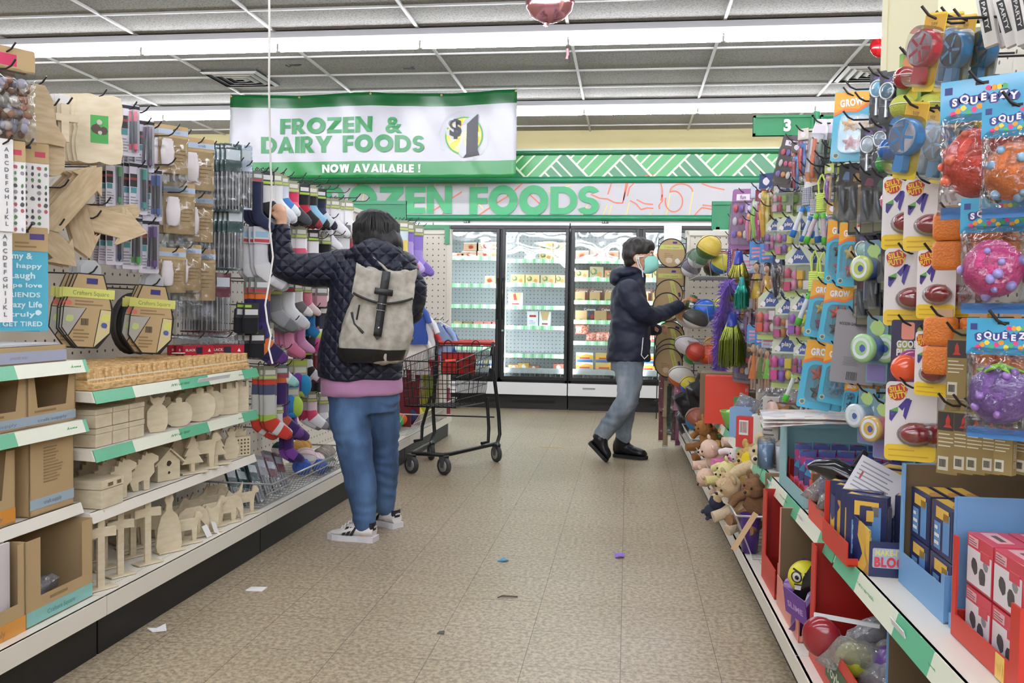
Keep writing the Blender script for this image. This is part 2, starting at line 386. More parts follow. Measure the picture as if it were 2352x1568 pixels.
DW=xf(1308)-xf(1150)
SHELF_PY={0:(588+4,655,703,748,800),1:(597,652,704,750,815),2:(597,638,690,735,783),3:(597,638,690,735,783)}
SHZ={}
def freezer(x0,label,doors,cols):
 t=thing('freezer_cabinet',label,'freezer',(x0,FZ,0));W2=DW*2-.012;D=.72
 a=MB();a.box(0,W2,.05,D+.06,0,zk);
 for k in range(44):a.box(.25+k*.011,.256+k*.011,.045,.052,.07,.1,1);a.box(.9+k*.011,.906+k*.011,.045,.052,.07,.1,1)
 a.build('kick_plate',[mat('1b1a1a',.5),mat('050505',.6)],t)
 a=MB();a.box(0,W2,-.03,D,zk,zw);a.box(.16,.3,-.034,-.03,zk+.075,zk+.095,1);a.build('lower_panel',[wht,mat('8f9296',.3)],t,.004)
 a=MB();a.box(0,W2,-.02,D,zd1+.05,zh);a.build('top_panel',wht,t,.003)
 a=MB();a.box(.34,.41,-.026,-.02,zd1+.075,zd1+.1);a.box(.35,.36,-.028,-.026,zd1+.08,zd1+.095,1);a.box(.375,.385,-.028,-.026,zd1+.08,zd1+.095,1)
 a.build('thermometer',[black,mat('b8c4c6',.4)],t)
 a=MB();a.box(0,W2,D,D+.05,zw,zh,0);a.build('back_panel',mdot,t)
 a=MB()
 for xx in(.0,W2-.02):a.box(xx,xx+.02,.04,D,zw,zd1)
 a.box(0,W2,.04,D,zw,zw+.03);a.box(0,W2,.0,D,zd1+.02,zd1+.05);a.build('lining',wht,t)
 a=MB()
 for xx in(0,DW,W2):a.box(max(xx-.03,0),min(xx+.03,W2),0,.05,zw,zd1+.05)
 a.box(0,W2,0,.05,zw,zw+.05);a.box(0,W2,-.01,.05,zd1+.01,zd1+.05);a.build('door_frame',black,t,.004)
 for xx in(.035,DW-.035,DW+.035,W2-.035):
  a=MB();a.box(xx-.01,xx+.01,.055,.075,zw+.1,zd1-.05);a.build('interior_lamp',led,t)
 for k in range(2):
  d=MB();xa,xb,z0,z1,fw=k*DW+.012,(k+1)*DW-.012,zw+.03,zd1+.015,.038
  d.box(xa,xa+fw,-.05,-.005,z0,z1);d.box(xb-fw,xb,-.05,-.005,z0,z1);d.box(xa+fw,xb-fw,-.05,-.005,z0,z0+fw);d.box(xa+fw,xb-fw,-.05,-.005,z1-fw,z1)
  dr=d.build('freezer_door',black,t,.005)
  g=MB();g.box(xa+fw-.005,xb-fw+.005,-.032,-.026,z0+fw-.005,z1-fw+.005);g.build('glass_pane',glass,dr)
  hx=xb-.02 if k==0 else xa+.02
  h=MB();h.tube([(hx,-.052,1.0),(hx,-.085,1.02),(hx,-.085,1.42),(hx,-.052,1.44)],.011,8);h.build('handle',black,dr)
  if k==1:
   h=MB();h.box(hx-.012,hx+.012,-.054,-.05,.86,.88);h.build('door_lock',mat('b7babd',.3,1),dr)
   # shelves
  for si,py in enumerate(doors[k]):
   z=onY(1230,py,FZ+.14).z;SHZ[(cols[k],si)]=z
   s=MB();s.box(xa+.02,xb-.02,.14,D-.01,z-.008,z+.002)
   for q in range(14):s.box(xa+.03+q*.048,xa+.036+q*.048,.15,D-.02,z+.002,z+.006)
   sh=s.build('shelf',wire,t)
   s=MB();s.prism([(0,-.03),(.004,-.03),(.004,.015),(0,.015)],xa+.02,xb-.02,0,T(.0,.13,z)@RZ(pi/2)@Matrix.Scale(-1,4,(0,1,0)));
   s=MB();s.box(xa+.02,xb-.02,.13,.135,z-.034,z+.012);s.build('price_strip',green_strip,sh)
  z=onY(1230,851,FZ+.1).z;SHZ[(cols[k],5)]=z
  s=MB();s.box(xa+.02,xb-.02,.09,D-.01,z-.02,z+.0);s.box(xa+.02,xb-.02,.08,.09,z-.03,z+.03)
  for q in range(12):s.box(xa+.03+q*.057,xa+.034+q*.057,.085,.089,zw+.03,z-.02)
  s.build('bottom_shelf',wire,t)
 return t
xc1=xf(1308)-2*DW
freezer(xc1-2*DW,'black framed freezer cabinet hidden behind the left shelving run',(SHELF_PY[0],SHELF_PY[0]),(-2,-1))
freezer(xc1,'black framed freezer cabinet with mostly bare shelves behind the shopping cart',(SHELF_PY[0],SHELF_PY[1]),(0,1))
freezer(xc1+2*DW,'black framed freezer cabinet with full shelves behind the person in the mask',(SHELF_PY[2],SHELF_PY[3]),(2,3))
mb=MB();mb.box(XL,xc1-2*DW,FZ+.02,WB,0,zh);mb.box(xc1+4*DW,XR,FZ+.02,WB,0,zh);struct('wall_1',mb,wht)
# soffit over the freezers with its painted trim
grn=mat('26855c',.35);gdk=mat('236b46',.4)
zs0,zs1,zs2,zs3=zf(500),zf(414),zf(350),zf(344)
mb=MB();mb.box(XL,XR,FZ+.03,FZ+.33,zh,zs3+.02);struct('wall_2',mb,mat('d6d2cd',.6))
for i,(z,r,mm)in enumerate(((zf(500),.032,grn),(zf(413),.035,grn),(zf(350),.028,gdk))):
 mb=MB();mb.tube([(XL,FZ+.0,z),(XR,FZ+.0,z)],r,14,flat=1.0);mb.box(XL,XR,FZ,FZ+.06,z-r*.9,z+r*.9);struct('trim_%d'%(i+3),mb,mm)
 # herringbone frieze
mh=bpy.data.materials.new('green_print');mh.use_nodes=True
frz=thing('herringbone_frieze','green frieze printed with pale zigzag lines high above the freezers','wall sign',(0,FZ,0))
mb=MB();za,zb=zf(409),zf(354);mb.box(XL,XR,.01,.028,za,zb)
mb.build('panel',mat('2f9a48',.3),frz)
mb=MB();ml=MB();H=zb-za
per=xf(1520)-xf(1373);xs=xf(1232)-per*14
def clipline(m,x0,z0,x1,z1,wdt,mi,y=.006):
 d=V((x1-x0,z1-z0)).normalized();nn=V((-d.y,d.x))*wdt/2
 m.add([(x0+nn.x,y,z0+nn.y),(x0-nn.x,y,z0-nn.y),(x1-nn.x,y,z1-nn.y),(x1+nn.x,y,z1+nn.y)],[(0,1,2,3)],mi)
def tri(m,a,b_,c,mi,y):m.add([(a[0],y,a[1]),(b_[0],y,b_[1]),(c[0],y,c[1])],[(0,1,2)],mi)
for k in range(30):
 x=xs+per*k
 if x>XR-1.2 or x<XL+.1:continue
 mb.add([(x,.008,za),(x+.97*H,.008,zb),(x+1.16*H,.008,zb),(x+2.13*H,.008,za)][::-1],[(0,1,2,3)],0)
 clipline(ml,x,za,x+.97*H,zb,.022,0,.003);clipline(ml,x+1.16*H,zb,x+2.13*H,za,.022,0,.0035)
 for h in(.26,.53,.76):clipline(ml,x+.97*h*H,za+h*H,x+1.94*h*H,za,.018,0,.004)
 for h in(.82,.56,.3,.02):
  bx0=x+(1.16+.97*(1-h))*H;clipline(ml,bx0,za+h*H,bx0+.97*(1-h)*H,zb,.018,0,.004)
mb.build('dark_print',mat('177a46',.3),frz);ml.build('line_print',mat('dfeccb',.35),frz)
# frozen foods sign
sg=thing('frozen_foods_sign','long pale sign reading FROZEN FOODS in green over the freezers','wall sign',(0,FZ,0))
mb=MB();z0,z1=zf(497),zf(419);mb.box(XL,XR,.012,.028,z0,z1);mb.build('panel',mat('bfbcc1',.45),sg)
words=[MB(),MB()]
for ch,a,b_,pa,pb in(('F',690,738,428,492),('R',745,797,428,492),('O',799,867,426,493),('Z',870,928,428,492),('E',931,977,428,490),('N',980,1038,427,490),('F',1078,1120,429,492),('O',1121,1190,427,493),('O',1191,1261,427,493),('D',1264,1326,428,492),('S',1326,1378,427,493)):
 P,wd=glyph(ch);xa,xb=xf(a,460),xf(b_,460);px=(a+b_)/2
 ka,kb=onY(px,pb,FZ).z,onY(px,pa,FZ).z
 for pi_,p in enumerate(P):
  ar=sum(p[i][0]*p[(i+1)%len(p)][1]-p[(i+1)%len(p)][0]*p[i][1]for i in range(len(p)))
  p=p if ar>0 else p[::-1]
  words[a>1050].add([(xa+u_/wd*(xb-xa),.0-.0004*pi_,ka+v_*(kb-ka))for u_,v_ in p],[tuple(range(len(p)))])
for mb in words:mb.build('lettering',mat('3fa66d',.45),sg)
def dood(lines,wdt,y):
 m=MB()
 for ln in lines:
  P=[onY(a,b_,FZ)for a,b_ in ln]
  for i in range(len(P)-1):clipline(m,P[i].x,P[i].z,P[i+1].x,P[i+1].z,wdt,0,y)
 return m
def curve(cx,cy,rx,ry,a0,a1,n=16):return[(cx+rx*cos(radians(a0+(a1-a0)*i/n)),cy+ry*sin(radians(a0+(a1-a0)*i/n)))for i in range(n+1)]
for ln in[curve(1495,440,26,40,-150,30),[(1521,447),(1522,460),(1513,472),(1515,480)],[(1357,446),(1378,455),(1395,456),(1412,465),(1430,466),(1442,420)],[(1432,460),(1438,421)],[(1396,446),(1404,421)],[(1447,460),(1462,468),(1472,481),(1486,477),(1501,478)],[(1462,458),(1480,467),(1500,469)],[(1441,450),(1446,430),(1456,421)],[(1595,494),(1612,476),(1636,480)],[(1614,470),(1636,473)],[(1612,421),(1630,428),(1664,435)],curve(1548,462,20,24,-120,200),curve(1565,440,26,18,-180,0),[(1215,445),(1240,468)],[(1030,470),(1016,492)],[(985,490),(1060,440)],[(870,470),(835,440),(820,422)],[(1100,493),(1135,470),(1180,440)],[(1262,490),(1300,478)],[(1200,421),(1178,440)]]:dood([ln],.013,.006).build('orange_line',mat('e8785a',.5),sg)
for ln in[[(1350,470),(1335,497)],[(1395,470),(1384,497)],[(1405,470),(1398,497)],[(1445,465),(1438,497)],[(1540,440),(1530,497)],[(1592,440),(1582,497)],curve(1705,448,10,10,0,360),[(1500,485),(1490,497)],[(1260,440),(1310,425)],[(1095,420),(1085,450),(1110,480)],[(1000,420),(970,497)],[(840,421),(825,497)]]:dood([ln],.012,.008).build('yellow_line',mat('e8d783',.5),sg)
# ================================================================ shelving runs
ivory=mat('ddd8cb',.4);steel=mat('e4dfd3',.4);kick=mat('0d0c0b',.5);hookm=mat('3a3838',.35,.6);wirem=mat('aeb0b2',.3,.8)
mpeg=bpy.data.materials.new('pegboard_ivory');mpeg.use_nodes=True;peg_mat(mpeg,'dbd5c8','4a443a',.0508,.0055)
def strip_mat():
 """printed price strip: pale with green triangles"""
 m=bpy.data.materials.new('price_strip_print');m.use_nodes=True;n,L,b=nodes(m)
 tc=n.new('ShaderNodeTexCoord');s=n.new('ShaderNodeSeparateXYZ');L.new(tc.outputs['Object'],s.inputs[0])
 def M(op,a,b_=None):
  q=n.new('ShaderNodeMath');q.operation=op
  for i,v in enumerate((a,b_)):
   if v is None:continue
   if isinstance(v,(int,float)):q.inputs[i].default_value=v
   else:L.new(v,q.inputs[i])
  return q.outputs[0]
 x=M('DIVIDE',s.outputs[0],.06);f=M('PINGPONG',x,.5);h=M('DIVIDE',s.outputs[2],.032)
 up=M('LESS_THAN',M('MULTIPLY',f,2),M('ADD',h,0));big=M('LESS_THAN',M('FRACT',M('DIVIDE',s.outputs[0],.52)),.42)
 x1=n.new('ShaderNodeMix');x1.data_type='RGBA';x1.inputs[6].default_value=lin('5fb28a');x1.inputs[7].default_value=lin('9ad3a4');L.new(up,x1.inputs[0])
 x2=n.new('ShaderNodeMix');x2.data_type='RGBA';x2.inputs[6].default_value=lin('e3e6d3');L.new(x1.outputs[2],x2.inputs[7]);L.new(big,x2.inputs[0])
 L.new(x2.outputs[2],b.inputs['Base Color']);b.inputs['Roughness'].default_value=.35;return m
strip_m=strip_mat();mgt=mat('4fae6c',.4)
def gondola_unit(G,s0,s1,zt,label,deck_d=.03,dz0=.13,dz1=.19,peg_d=-.42):
 Ln=s1-s0;org=G.at(s0 if G.side>0 else s1,0,0)
 t=thing('gondola_unit',label,'shelving unit',org,G.rz)
 a=MB();a.box(.004,Ln-.004,-.0,.42,0,dz0);a.build('kick_plate',kick,t)
 a=MB();a.box(.002,Ln-.002,-deck_d,-peg_d-.004,dz1-.012,dz1);a.box(.002,Ln-.002,-deck_d-.004,-deck_d+.008,dz0,dz1)
 for q in range(int(Ln/.012)):a.box(.01+q*.012,.015+q*.012,-deck_d+.05,-deck_d+.053,dz1,dz1+.0006,1)
 a.build('base_deck',[steel,kick],t,.003)
 a=MB();a.box(.001,Ln-.001,0,.03,.0,zt-dz1);o=a.build('peg_panel',mpeg,t);o.location=(0,-peg_d,dz1)
 a=MB();u0=.002 if G.side>0 else-.034;a.box(u0,u0+.032,-.012,.02,dz1,zt);
 for q in range(int((zt-dz1)/.05)):a.box(u0+.012,u0+.02,-.0125,-.011,dz1+.02+q*.05,dz1+.04+q*.05,1)
 o=a.build('upright',[ivory,kick],t);o.location=(0 if G.side>0 else Ln,-peg_d,0)
 a=MB();a.box(.001,Ln-.001,-.01,.04,zt,zt+.03);o=a.build('top_cap',ivory,t);o.location=(0,-peg_d,0)
 return t
LS=[1.36,2.566,3.766,4.966,6.166,7.55]
for i,nm in enumerate(('nearest unit of the left shelving run, holding cardboard display boxes','left shelving unit filled with plain wooden craft shapes','left shelving unit of socks behind the person with the backpack','left shelving unit beyond the person, behind the shopping cart','farthest unit of the left shelving run')):
 gondola_unit(GL,LS[i],LS[i+1],1.8,'ivory pegboard '+nm)
RS=[7.48,6.28,5.06,3.84,2.62,1.42]
for i,nm in enumerate(('farthest unit of the right shelving run, with wire ball baskets','second unit from the far end of the right shelving run','middle unit of the right shelving run hung with dolls and ropes','right shelving unit in front of the cream column','nearest unit of the right shelving run, with the big blue bags')):
 gondola_unit(GR,RS[i+1],RS[i],1.84,'ivory pegboard '+nm,.03,.075,.13)
def shelf(G,s0,s1,df,zt,label,striped=True,db=-.4,txt=(),tags=(),fh=.034):
 Ln=s1-s0;t=thing('metal_shelf',label,'shelf',G.at(s0 if G.side>0 else s1,df,zt),G.rz)
 a=MB();a.box(.003,Ln-.003,.0,df-db,-.014,0)
 P=[(-.012,-fh),(.0,0),(.01,0),(.0,-fh)]
 a.loft([[(x,y,z)for y,z in P]for x in(.0,Ln)],0,True,False)
 a.loft([[(x,y,z)for y,z in((0,-fh),(0,0),(df-db,0),(df-db,-.02))]for x in(.001,.004)],0,True,False);a.loft([[(x,y,z)for y,z in((0,-fh),(0,0),(df-db,0),(df-db,-.02))]for x in(Ln-.004,Ln-.001)],0,True,False)
 a.build('shelf_panel',steel,t,.0015)
 if striped:
  a=MB();a.loft([[(x,y,z)for y,z in((-.0165,-fh-.002),(-.003,.002),(.0,.002),(-.013,-fh-.002))]for x in(.002,Ln-.002)],0,True,False)
  o=a.build('price_strip',strip_m,t)
  k=MB();tl=atan2(.0135,fh)
  for x,s in txt:put_text(k,s,T(x,-.0115,-fh/2)@RX(tl),.014,0,.03)
  for x,wd in tags:k.box(-wd/2,wd/2,-.001,.001,-.012,.012,1,T(x,-.0115,-fh/2)@RX(tl))
  if k.v:k.build('strip_print',[mgt,mat('dcdde2',.5)],o)
 return t
DT='DOLLAR TREE'
shelf(GL,1.5,2.56,-.035,.937,'upper price-striped shelf of the nearest left unit, under the card tray',txt=((.65,'home'),(1.0,'home')))
shelf(GL,1.5,2.56,-.035,.75,'second price-striped shelf of the nearest left unit, under the windowed boxes',txt=((.6,'home'),(.98,'home')))
shelf(GL,1.5,2.56,-.05,.488,'plain ivory lowest shelf of the nearest left unit, under tall kraft boxes',False)
shelf(GL,2.57,3.76,-.02,.834,'upper price-striped shelf of the wooden craft unit, under wooden blocks',txt=((.52,DT),(1.02,'home')),tags=((.78,.26),))
shelf(GL,2.57,3.76,-.02,.648,'middle price-striped shelf of the wooden craft unit, under pumpkin cutouts',txt=((.52,DT),(1.02,'home')))
shelf(GL,2.57,3.76,-.025,.45,'plain ivory lower shelf of the wooden craft unit, under dinosaur cutouts',False)
SR_D,SR_Z=-.05,.478
shelf(GR,4.99,5.95,SR_D,SR_Z,'far part of the right striped shelf, beyond the teal display box',txt=((.3,DT),(.7,'home')),fh=.04)
shelf(GR,3.74,4.98,SR_D,SR_Z,'right striped shelf part under plastic tubs and the red barcode carton',txt=((.3,'toys'),(.8,DT)),tags=((.55,.07),),fh=.04)
shelf(GR,2.50,3.73,SR_D,SR_Z,'right striped shelf part under the teal display box of doll packs',txt=((.5,DT),),tags=((.2,.1),(.8,.07)),fh=.04)
shelf(GR,1.1,2.49,SR_D,SR_Z+.0,'near part of the right striped shelf, under the blue display boxes',txt=((.3,DT),(.75,'toys')),tags=((.55,.09),),fh=.045)
# end panels and green headers where both runs stop
def end_panel(G,s,d0,d1,z1,label):
 P=G.at(s,max(d0,d1)if G.side<0 else min(d0,d1),0);W_=abs(d1-d0)
 t=thing('end_panel',label,'display panel',P,-math.atan2(G.u.x,G.u.y))
 a=MB();a.box(.03,W_-.03,0,.02,0,z1-.16);o=a.build('pegboard',mpeg,t);o.location=(0,0,.12)
 a=MB()
 for x in(0,W_-.035):a.box(x,x+.035,-.02,.04,0,z1)
 a.box(0,W_,-.02,.04,z1-.04,z1);a.build('frame',ivory,t,.003);return t
end_panel(GL,7.6,-.95,.0,1.79,'ivory pegboard end panel closing the left shelving run')
end_panel(GR,7.5,0,-.95,1.775,'ivory pegboard end panel closing the right shelving run')
def header(G,s,d0,d1,z0,z1,label):
 t=thing('header_panel',label,'sign panel',G.at(s,0,z0),0)
 a=MB();x0,x1=sorted((d0*G.side,d1*G.side));a.box(x0,x1,0,.02,0,z1-z0);a.box(x0,x1,-.012,.026,z1-z0-.03,z1-z0);a.box(x0,x0+.015,-.006,.02,0,z1-z0);a.box(x1-.015,x1,-.006,.02,0,z1-z0)
 a.build('board',mat('24855a',.4),t)
 for x in(x0+.05,x1-.05):
  b_=MB();b_.box(x-.015,x+.015,.0,.012,-.08,.02);b_.build('bracket',ivory,t)
header(GL,7.62,-.97,-.41,1.85,2.04,'blank green header panel above the end of the left shelving run')
header(GR,7.52,-.95,-.21,1.79,2.02,'blank green header panel above the end of the right shelving run')
a=MB();a.box(-.0,.33,0,.05,0,.035);a.box(.29,.33,0,.05,-.13,0)
o=a.build('corner_cap',mat('3b8a60',.4));o.location=GL.at(7.55,-.34,1.792);tag(o,'green plastic cap on the top corner of the left end panel','corner cap')
# aisle marker
sp,zp=GR.sz(1862,300,-.46)
t=thing('aisle_sign','green hanging aisle marker with a white number 3 on a green pole','sign',GR.at(sp,-.49,0))
k=scale_at(GR.at(sp,-.46,2));zt,zb=GR.sz(1862,266,-.46)[1],GR.sz(1862,311,-.46)[1]
a=MB();a.tube([(0,0,1.78),(0,0,zt+.02)],.018,10);a.build('pole',mat('2f8f63',.35),t)
for x0,x1 in((-142*k,-8*k),(8*k,142*k)):
 a=MB();a.box(x0,x1,-.012,.012,zb,zt);a.box(x0,x1,-.018,.018,zt-.012,zt);a.box(x0,x1,-.018,.018,zb,zb+.012);a.box(x0,x0+.012,-.018,.018,zb,zt);a.box(x1-.012,x1,-.018,.018,zb,zt)
 p=a.build('sign_board',mat('2a8c5d',.4),t);a=MB();put_text(a,'3',T((x0+x1)/2+.02,-.02,(zt+zb)/2),25*k,0,.05);a.build('number',mat('e9ecea',.5),p)
 # ================================================================ hanging banner
BY=9.3;b0,b1=onY(527,208,BY),onY(1188,205,BY);zbt=onY(1183,402,BY).z
BW=b1.x-b0.x;BH=(b0.z+b1.z)/2-zbt
bn=thing('hanging_banner','white and green vinyl banner reading FROZEN & DAIRY FOODS with a dollar emblem','banner',(b0.x,BY,b1.z-BH))
def bw(x,z):
 q=1-abs(((x/BW*2)%1)-.5)*2 # sag between the hanging points
 return .012*sin(x*3.1+z*2)+.010*sin(x*7.3-z*5)*(.4+z)+.004*sin(x*19+z*13)
def bdrop(x,z):return-.028*sin(pi*((x/BW*2)%1))*(z/BH)
a=MB();nx,nz=64,26;zc=[BH*i/nz for i in range(nz+1)]
vs=[(x*BW/nx,bw(x*BW/nx,z),z+bdrop(x*BW/nx,z))for z in zc for x in range(nx+1)]
gb,gt=.185*BH,.835*BH
for j in range(nz):
 for i in range(nx):pass
a.add(vs,[],0)
for j in range(nz):
 mi=0 if zc[j+1]<=gb+.01 else 2 if zc[j]>=gt-.01 else 1
 for i in range(nx):
  q=j*(nx+1)+i;a.f.append([q,q+1,q+nx+2,q+nx+1]);a.m.append(mi);a.sm.append(True)
vg=mat('207c3c',.28,name='vinyl_green');vw=mat('b2b2b9',.3,name='vinyl_white');vd=mat('14602f',.28,name='vinyl_dark_green')
o=a.build('sheet',[vg,vw,vd],bn)
sd=o.modifiers.new('thick','SOLIDIFY');sd.thickness=.002
def drape(m,off=.008):
 m.v=[(x,y+bw(x,z)-off,z+bdrop(x,z))for x,y,z in m.v];return m
def bx(px):return(onY(px,300,BY).x-b0.x)
def bz(py,px):return onY(px,py,BY).z-(b1.z-BH)
a=MB();big_text(a,'FROZEN &',bx(643),bx(925),bz(304,780),bz(267,780),0,gap=.06,sp=.62);big_text(a,'DAIRY FOODS',bx(599),bx(975),bz(349,780),bz(310,780),0,gap=.06,sp=.5)
drape(a).build('green_lettering',mat('1f7c40',.35),bn)
a=MB();big_text(a,'NOW AVAILABLE !',bx(741),bx(967),bz(396,850),bz(377,850),0,gap=.09,sp=.34);drape(a).build('white_lettering',mat('e4e8e6',.4),bn)
a=MB();ex,ez=bx(1066),bz(309,1066);R_=(bx(1125)-bx(1007))/2
def disc(m,cx,cz,r,mi,y,n=40):m.add([(cx+r*cos(2*pi*i/n),y,cz+r*sin(2*pi*i/n))for i in range(n)],[tuple(range(n))],mi)
def annul(m,cx,cz,r0,r1,mi,y,n=48):
 m.add([(cx+r*cos(2*pi*i/n),y,cz+r*sin(2*pi*i/n))for r in(r0,r1)for i in range(n)],[(i,n+i,n+(i+1)%n,(i+1)%n)[::-1]for i in range(n)],mi)
annul(a,ex,ez,R_*.985,R_,4,0);q=R_*.74
disc(a,ex,ez,q*.93,1,-.001);annul(a,ex,ez,q*.93,q,0,-.001)
for i in range(9):
 an=-2.9+i*.7;a.add([(ex,-.002,ez),(ex+q*.9*cos(an),-.002,ez+q*.9*sin(an)),(ex+q*.9*cos(an+.3),-.002,ez+q*.9*sin(an+.3))],[(0,1,2)],2)
r1=R_*.01
one=[(.55,.80),(.56,-.62),(.62,-.8),(.0,-.86),(.10,-.7),(.12,.42),(-.05,.36)]
side=[(.55,.80),(.0,.62),(-.12,.36),(-.05,.3),(-.18,-.74),(.0,-.86),(.12,-.7),(.13,.45)]
P=lambda L_,y:[(ex+u_*R_,y,ez+v_*R_)for u_,v_ in L_]
a.add(P([(.55,.82),(.02,.62),(-.10,.36),(.12,.45)],-.003),[(0,1,2,3)],4);a.add(P([(-.10,.36),(-.19,-.70),(-.02,-.86),(.14,-.7),(.13,.44)],-.003),[(0,1,2,3,4)],4)
a.add(P([(.55,.80),(.12,.44),(.10,-.72),(-.02,-.86),(.62,-.76),(.55,-.60)],-.004),[(0,1,2,3,4,5)],3)
put_text(a,'$',T(ex-.44*R_,-.003,ez+.36*R_),R_*.66,4,.05);put_text(a,'$',T(ex-.32*R_,-.005,ez+.32*R_),R_*.62,3,.045)
a.v=[(x,y*3.5,z)for x,y,z in a.v]
drape(a).build('dollar_emblem',[mat('3f9b45',.4),mat('e3c94d',.4),mat('f0e29a',.4),mat('23232b',.4),mat('b9bcc4',.4)],bn)
for i,x in enumerate((.01,BW*.25,BW*.5,BW*.745,BW-.01)):
 a=MB();a.lathe([(.012,0),(.012,.003),(.006,.003),(.006,0)],10,0,T(x,bw(x,BH)-.004,BH-.02+bdrop(x,BH))@RX(pi/2));a.build('grommet',mat('d8c98a',.3,.8),bn)
for x in(.0,BW*.5,BW):
 a=MB();a.tube([(x,bw(x,BH),BH-.02),(x,bw(x,BH),CEIL-(b1.z-BH))],.002,5);a.build('string',white,bn)
 # balloons and the trailing ribbon
foil=mat('b9808a',.12,.85,name='rose_foil');redfoil=mat('c3262c',.14,.75,name='red_foil')
def balloon(px,py,y,rpx,m,label,tail=True):
 c=onY(px,py,y);r=rpx*scale_at(c);t=thing('foil_balloon',label,'balloon',c)
 a=MB();n=40
 rings=[]
 for k in range(25):
  an=-pi/2+pi*k/24;q=max(cos(an),.02)
  rings.append([(r*q*cos(2*pi*j/n),r*.55*max(q,.0)**.8*sin(2*pi*j/n)*1,r*.96*sin(an))for j in range(n)])
 pass
 vs=[]
 for ring in rings:
  for p in ring:
   v=V(p);rim=abs(v.y)/(r*.55)
   wv=1+.018*sin(atan2(v.z,v.x)*34)*(1-rim)**2;vs.append(tuple(v*wv))
 a.loft([vs[i*n:(i+1)*n]for i in range(25)]);a.build('balloon_body',m,t)
 if tail:a=MB();a.tube([(-.02,0,-r*.93),(-.025,0,-r*1.03),(-.022,0,-r*1.12)],[.022,.016,.013],8,flat=.4);a.build('tail',m,t)
balloon(1263,-2,5.9,57,foil,'shiny rose pink foil balloon cut off by the top of the photo')
balloon(2026,107,7.75,27,redfoil,'shiny red foil balloon half hidden behind the cream column',False)
P=[]
for i,(px,py,yy)in enumerate(((617,-60,3.0),(619,60,3.05),(618,200,3.2),(620,330,3.3),(624,430,3.4),(619,520,3.45),(627,590,3.5),(618,650,3.5),(609,700,3.5),(614,740,3.5),(622,770,3.5),(617,800,3.5),(626,835,3.5))):P.append(onY(px,py,yy))
P[0]=V((P[1].x-.01,P[1].y-.03,CEIL))
a=MB();a.tube(P,.0042,6,flat=.5);o=a.build('balloon_ribbon',mat('e6e4e2',.4));tag(o,'long thin white balloon ribbon dangling past the raised hand','ribbon')
# litter on the floor
def litter(name,px,py,pts,m,label,lift=.004):
 p=onZ(px,py,0);a=MB();a.add([(x,y,z+lift)for x,y,z in pts]+[(x,y,z)for x,y,z in pts],[tuple(range(len(pts))),tuple(range(2*len(pts)-1,len(pts)-1,-1))]+[(i,i+len(pts),(i+1)%len(pts)+len(pts),(i+1)%len(pts))for i in range(len(pts))])
 o=a.build(name,m);o.location=p;tag(o,label,'litter')
paper=mat('e9e8e8',.6)
litter('paper_scrap',589,1354,[(-.035,-.02,0),(.03,-.018,0),(.036,.02,.004),(-.03,.022,0)],paper,'flat white paper scrap on the floor near the left kick plate')
litter('paper_scrap',364,1447,[(-.035,-.01,.006),(-.01,-.022,.0),(.036,-.012,.004),(.012,.025,.012),(-.01,.006,.002)],paper,'crumpled white paper scrap on the floor in the lower left')
litter('feather_tuft',1423,1279,[(-.02,-.02,0),(0,-.026,.01),(.02,-.016,.006),(.022,.018,.012),(0,.026,.004),(-.022,.014,.01)],mat('8a6fc4',.9),'tiny purple feather tuft lying on the floor')
litter('foil_scrap',1155,1288,[(-.022,-.012,0),(.012,-.02,.006),(.025,.004,.0),(.0,.02,.008)],mat('4c8fae',.4),'small blue scrap on the floor in mid aisle')
litter('twig_scrap',1165,1372,[(-.035,-.02,.002),(-.02,-.004,.004),(.04,.004,.002),(.04,.01,.002),(-.02,.004,.004)],mat('4d463c',.7),'thin dark scrap on the floor in mid aisle')
litter('tape_strip',1266,1027,[(-.09,-.02,0),(.09,-.03,0),(.09,.0,0),(-.09,.015,0)],mat('b79a62',.6),'worn tan tape strip on the floor near the freezers',.002)
litter('dark_chip',1013,1454,[(-.012,-.01,0),(.012,-.008,0),(.01,.012,.002),(-.008,.01,0)],mat('54504a',.7),'small dark chip on the floor low in the middle of the aisle')
# ================================================================ merchandise builders (origin at the hanging hole or base, front to -y)
kraft=mat('b2986f',.75);kraftd=mat('8d7450',.8);cardw=mat('e2e0e0',.5);blk=mat('141416',.4);clr=clear_mat('clear_film','f4f6f8',.06,.12,.6,26)
blister=clear_mat('clear_blister','f7f9fa',.07,.16,.06,9);tubc=clear_mat('tub_plastic','e9ecf2',.08,.06)
wood=ramp_mat('plywood',['cbbd9f','d2c5a9','d8ccb2'],'noise',16,.7,2,[.35,.5,.65],'LINEAR',(1,1,3))
wood2=ramp_mat('plywood_tan',['b09a78','b9a483','c2ae8e'],'noise',18,.7,3,[.35,.5,.65],'LINEAR',(1,1,5))
pine=ramp_mat('pine_blocks',['b98f58','d2ad77','e0c492'],'noise',40,.7,2,[.35,.5,.65],'LINEAR',(1,1,3))
tex=mat('6a6358',.6);gry=mat('8c8d92',.5)
def rrect(x0,x1,z0,z1,r=.005,n=3):
 P=[]
 for cx,cz,a in((x1-r,z0+r,-pi/2),(x1-r,z1-r,0),(x0+r,z1-r,pi/2),(x0+r,z0+r,pi)):
  P+=[(cx+r*cos(a+pi/2*i/n),cz+r*sin(a+pi/2*i/n))for i in range(n+1)]
 return P
def lab(m,x0,x1,z0,z1,mi,y):m.box(x0,x1,y-.0006,y,z0,z1,mi)
def lines(m,x0,x1,z0,z1,n,mi,y,k=.45,seed=1):
 r=random.Random(seed);h=(z1-z0)/n
 for i in range(n):lab(m,x0,x0+(x1-x0)*r.uniform(.55,1),z1-h*(i+.5+k/2),z1-h*(i+.5-k/2),mi,y)
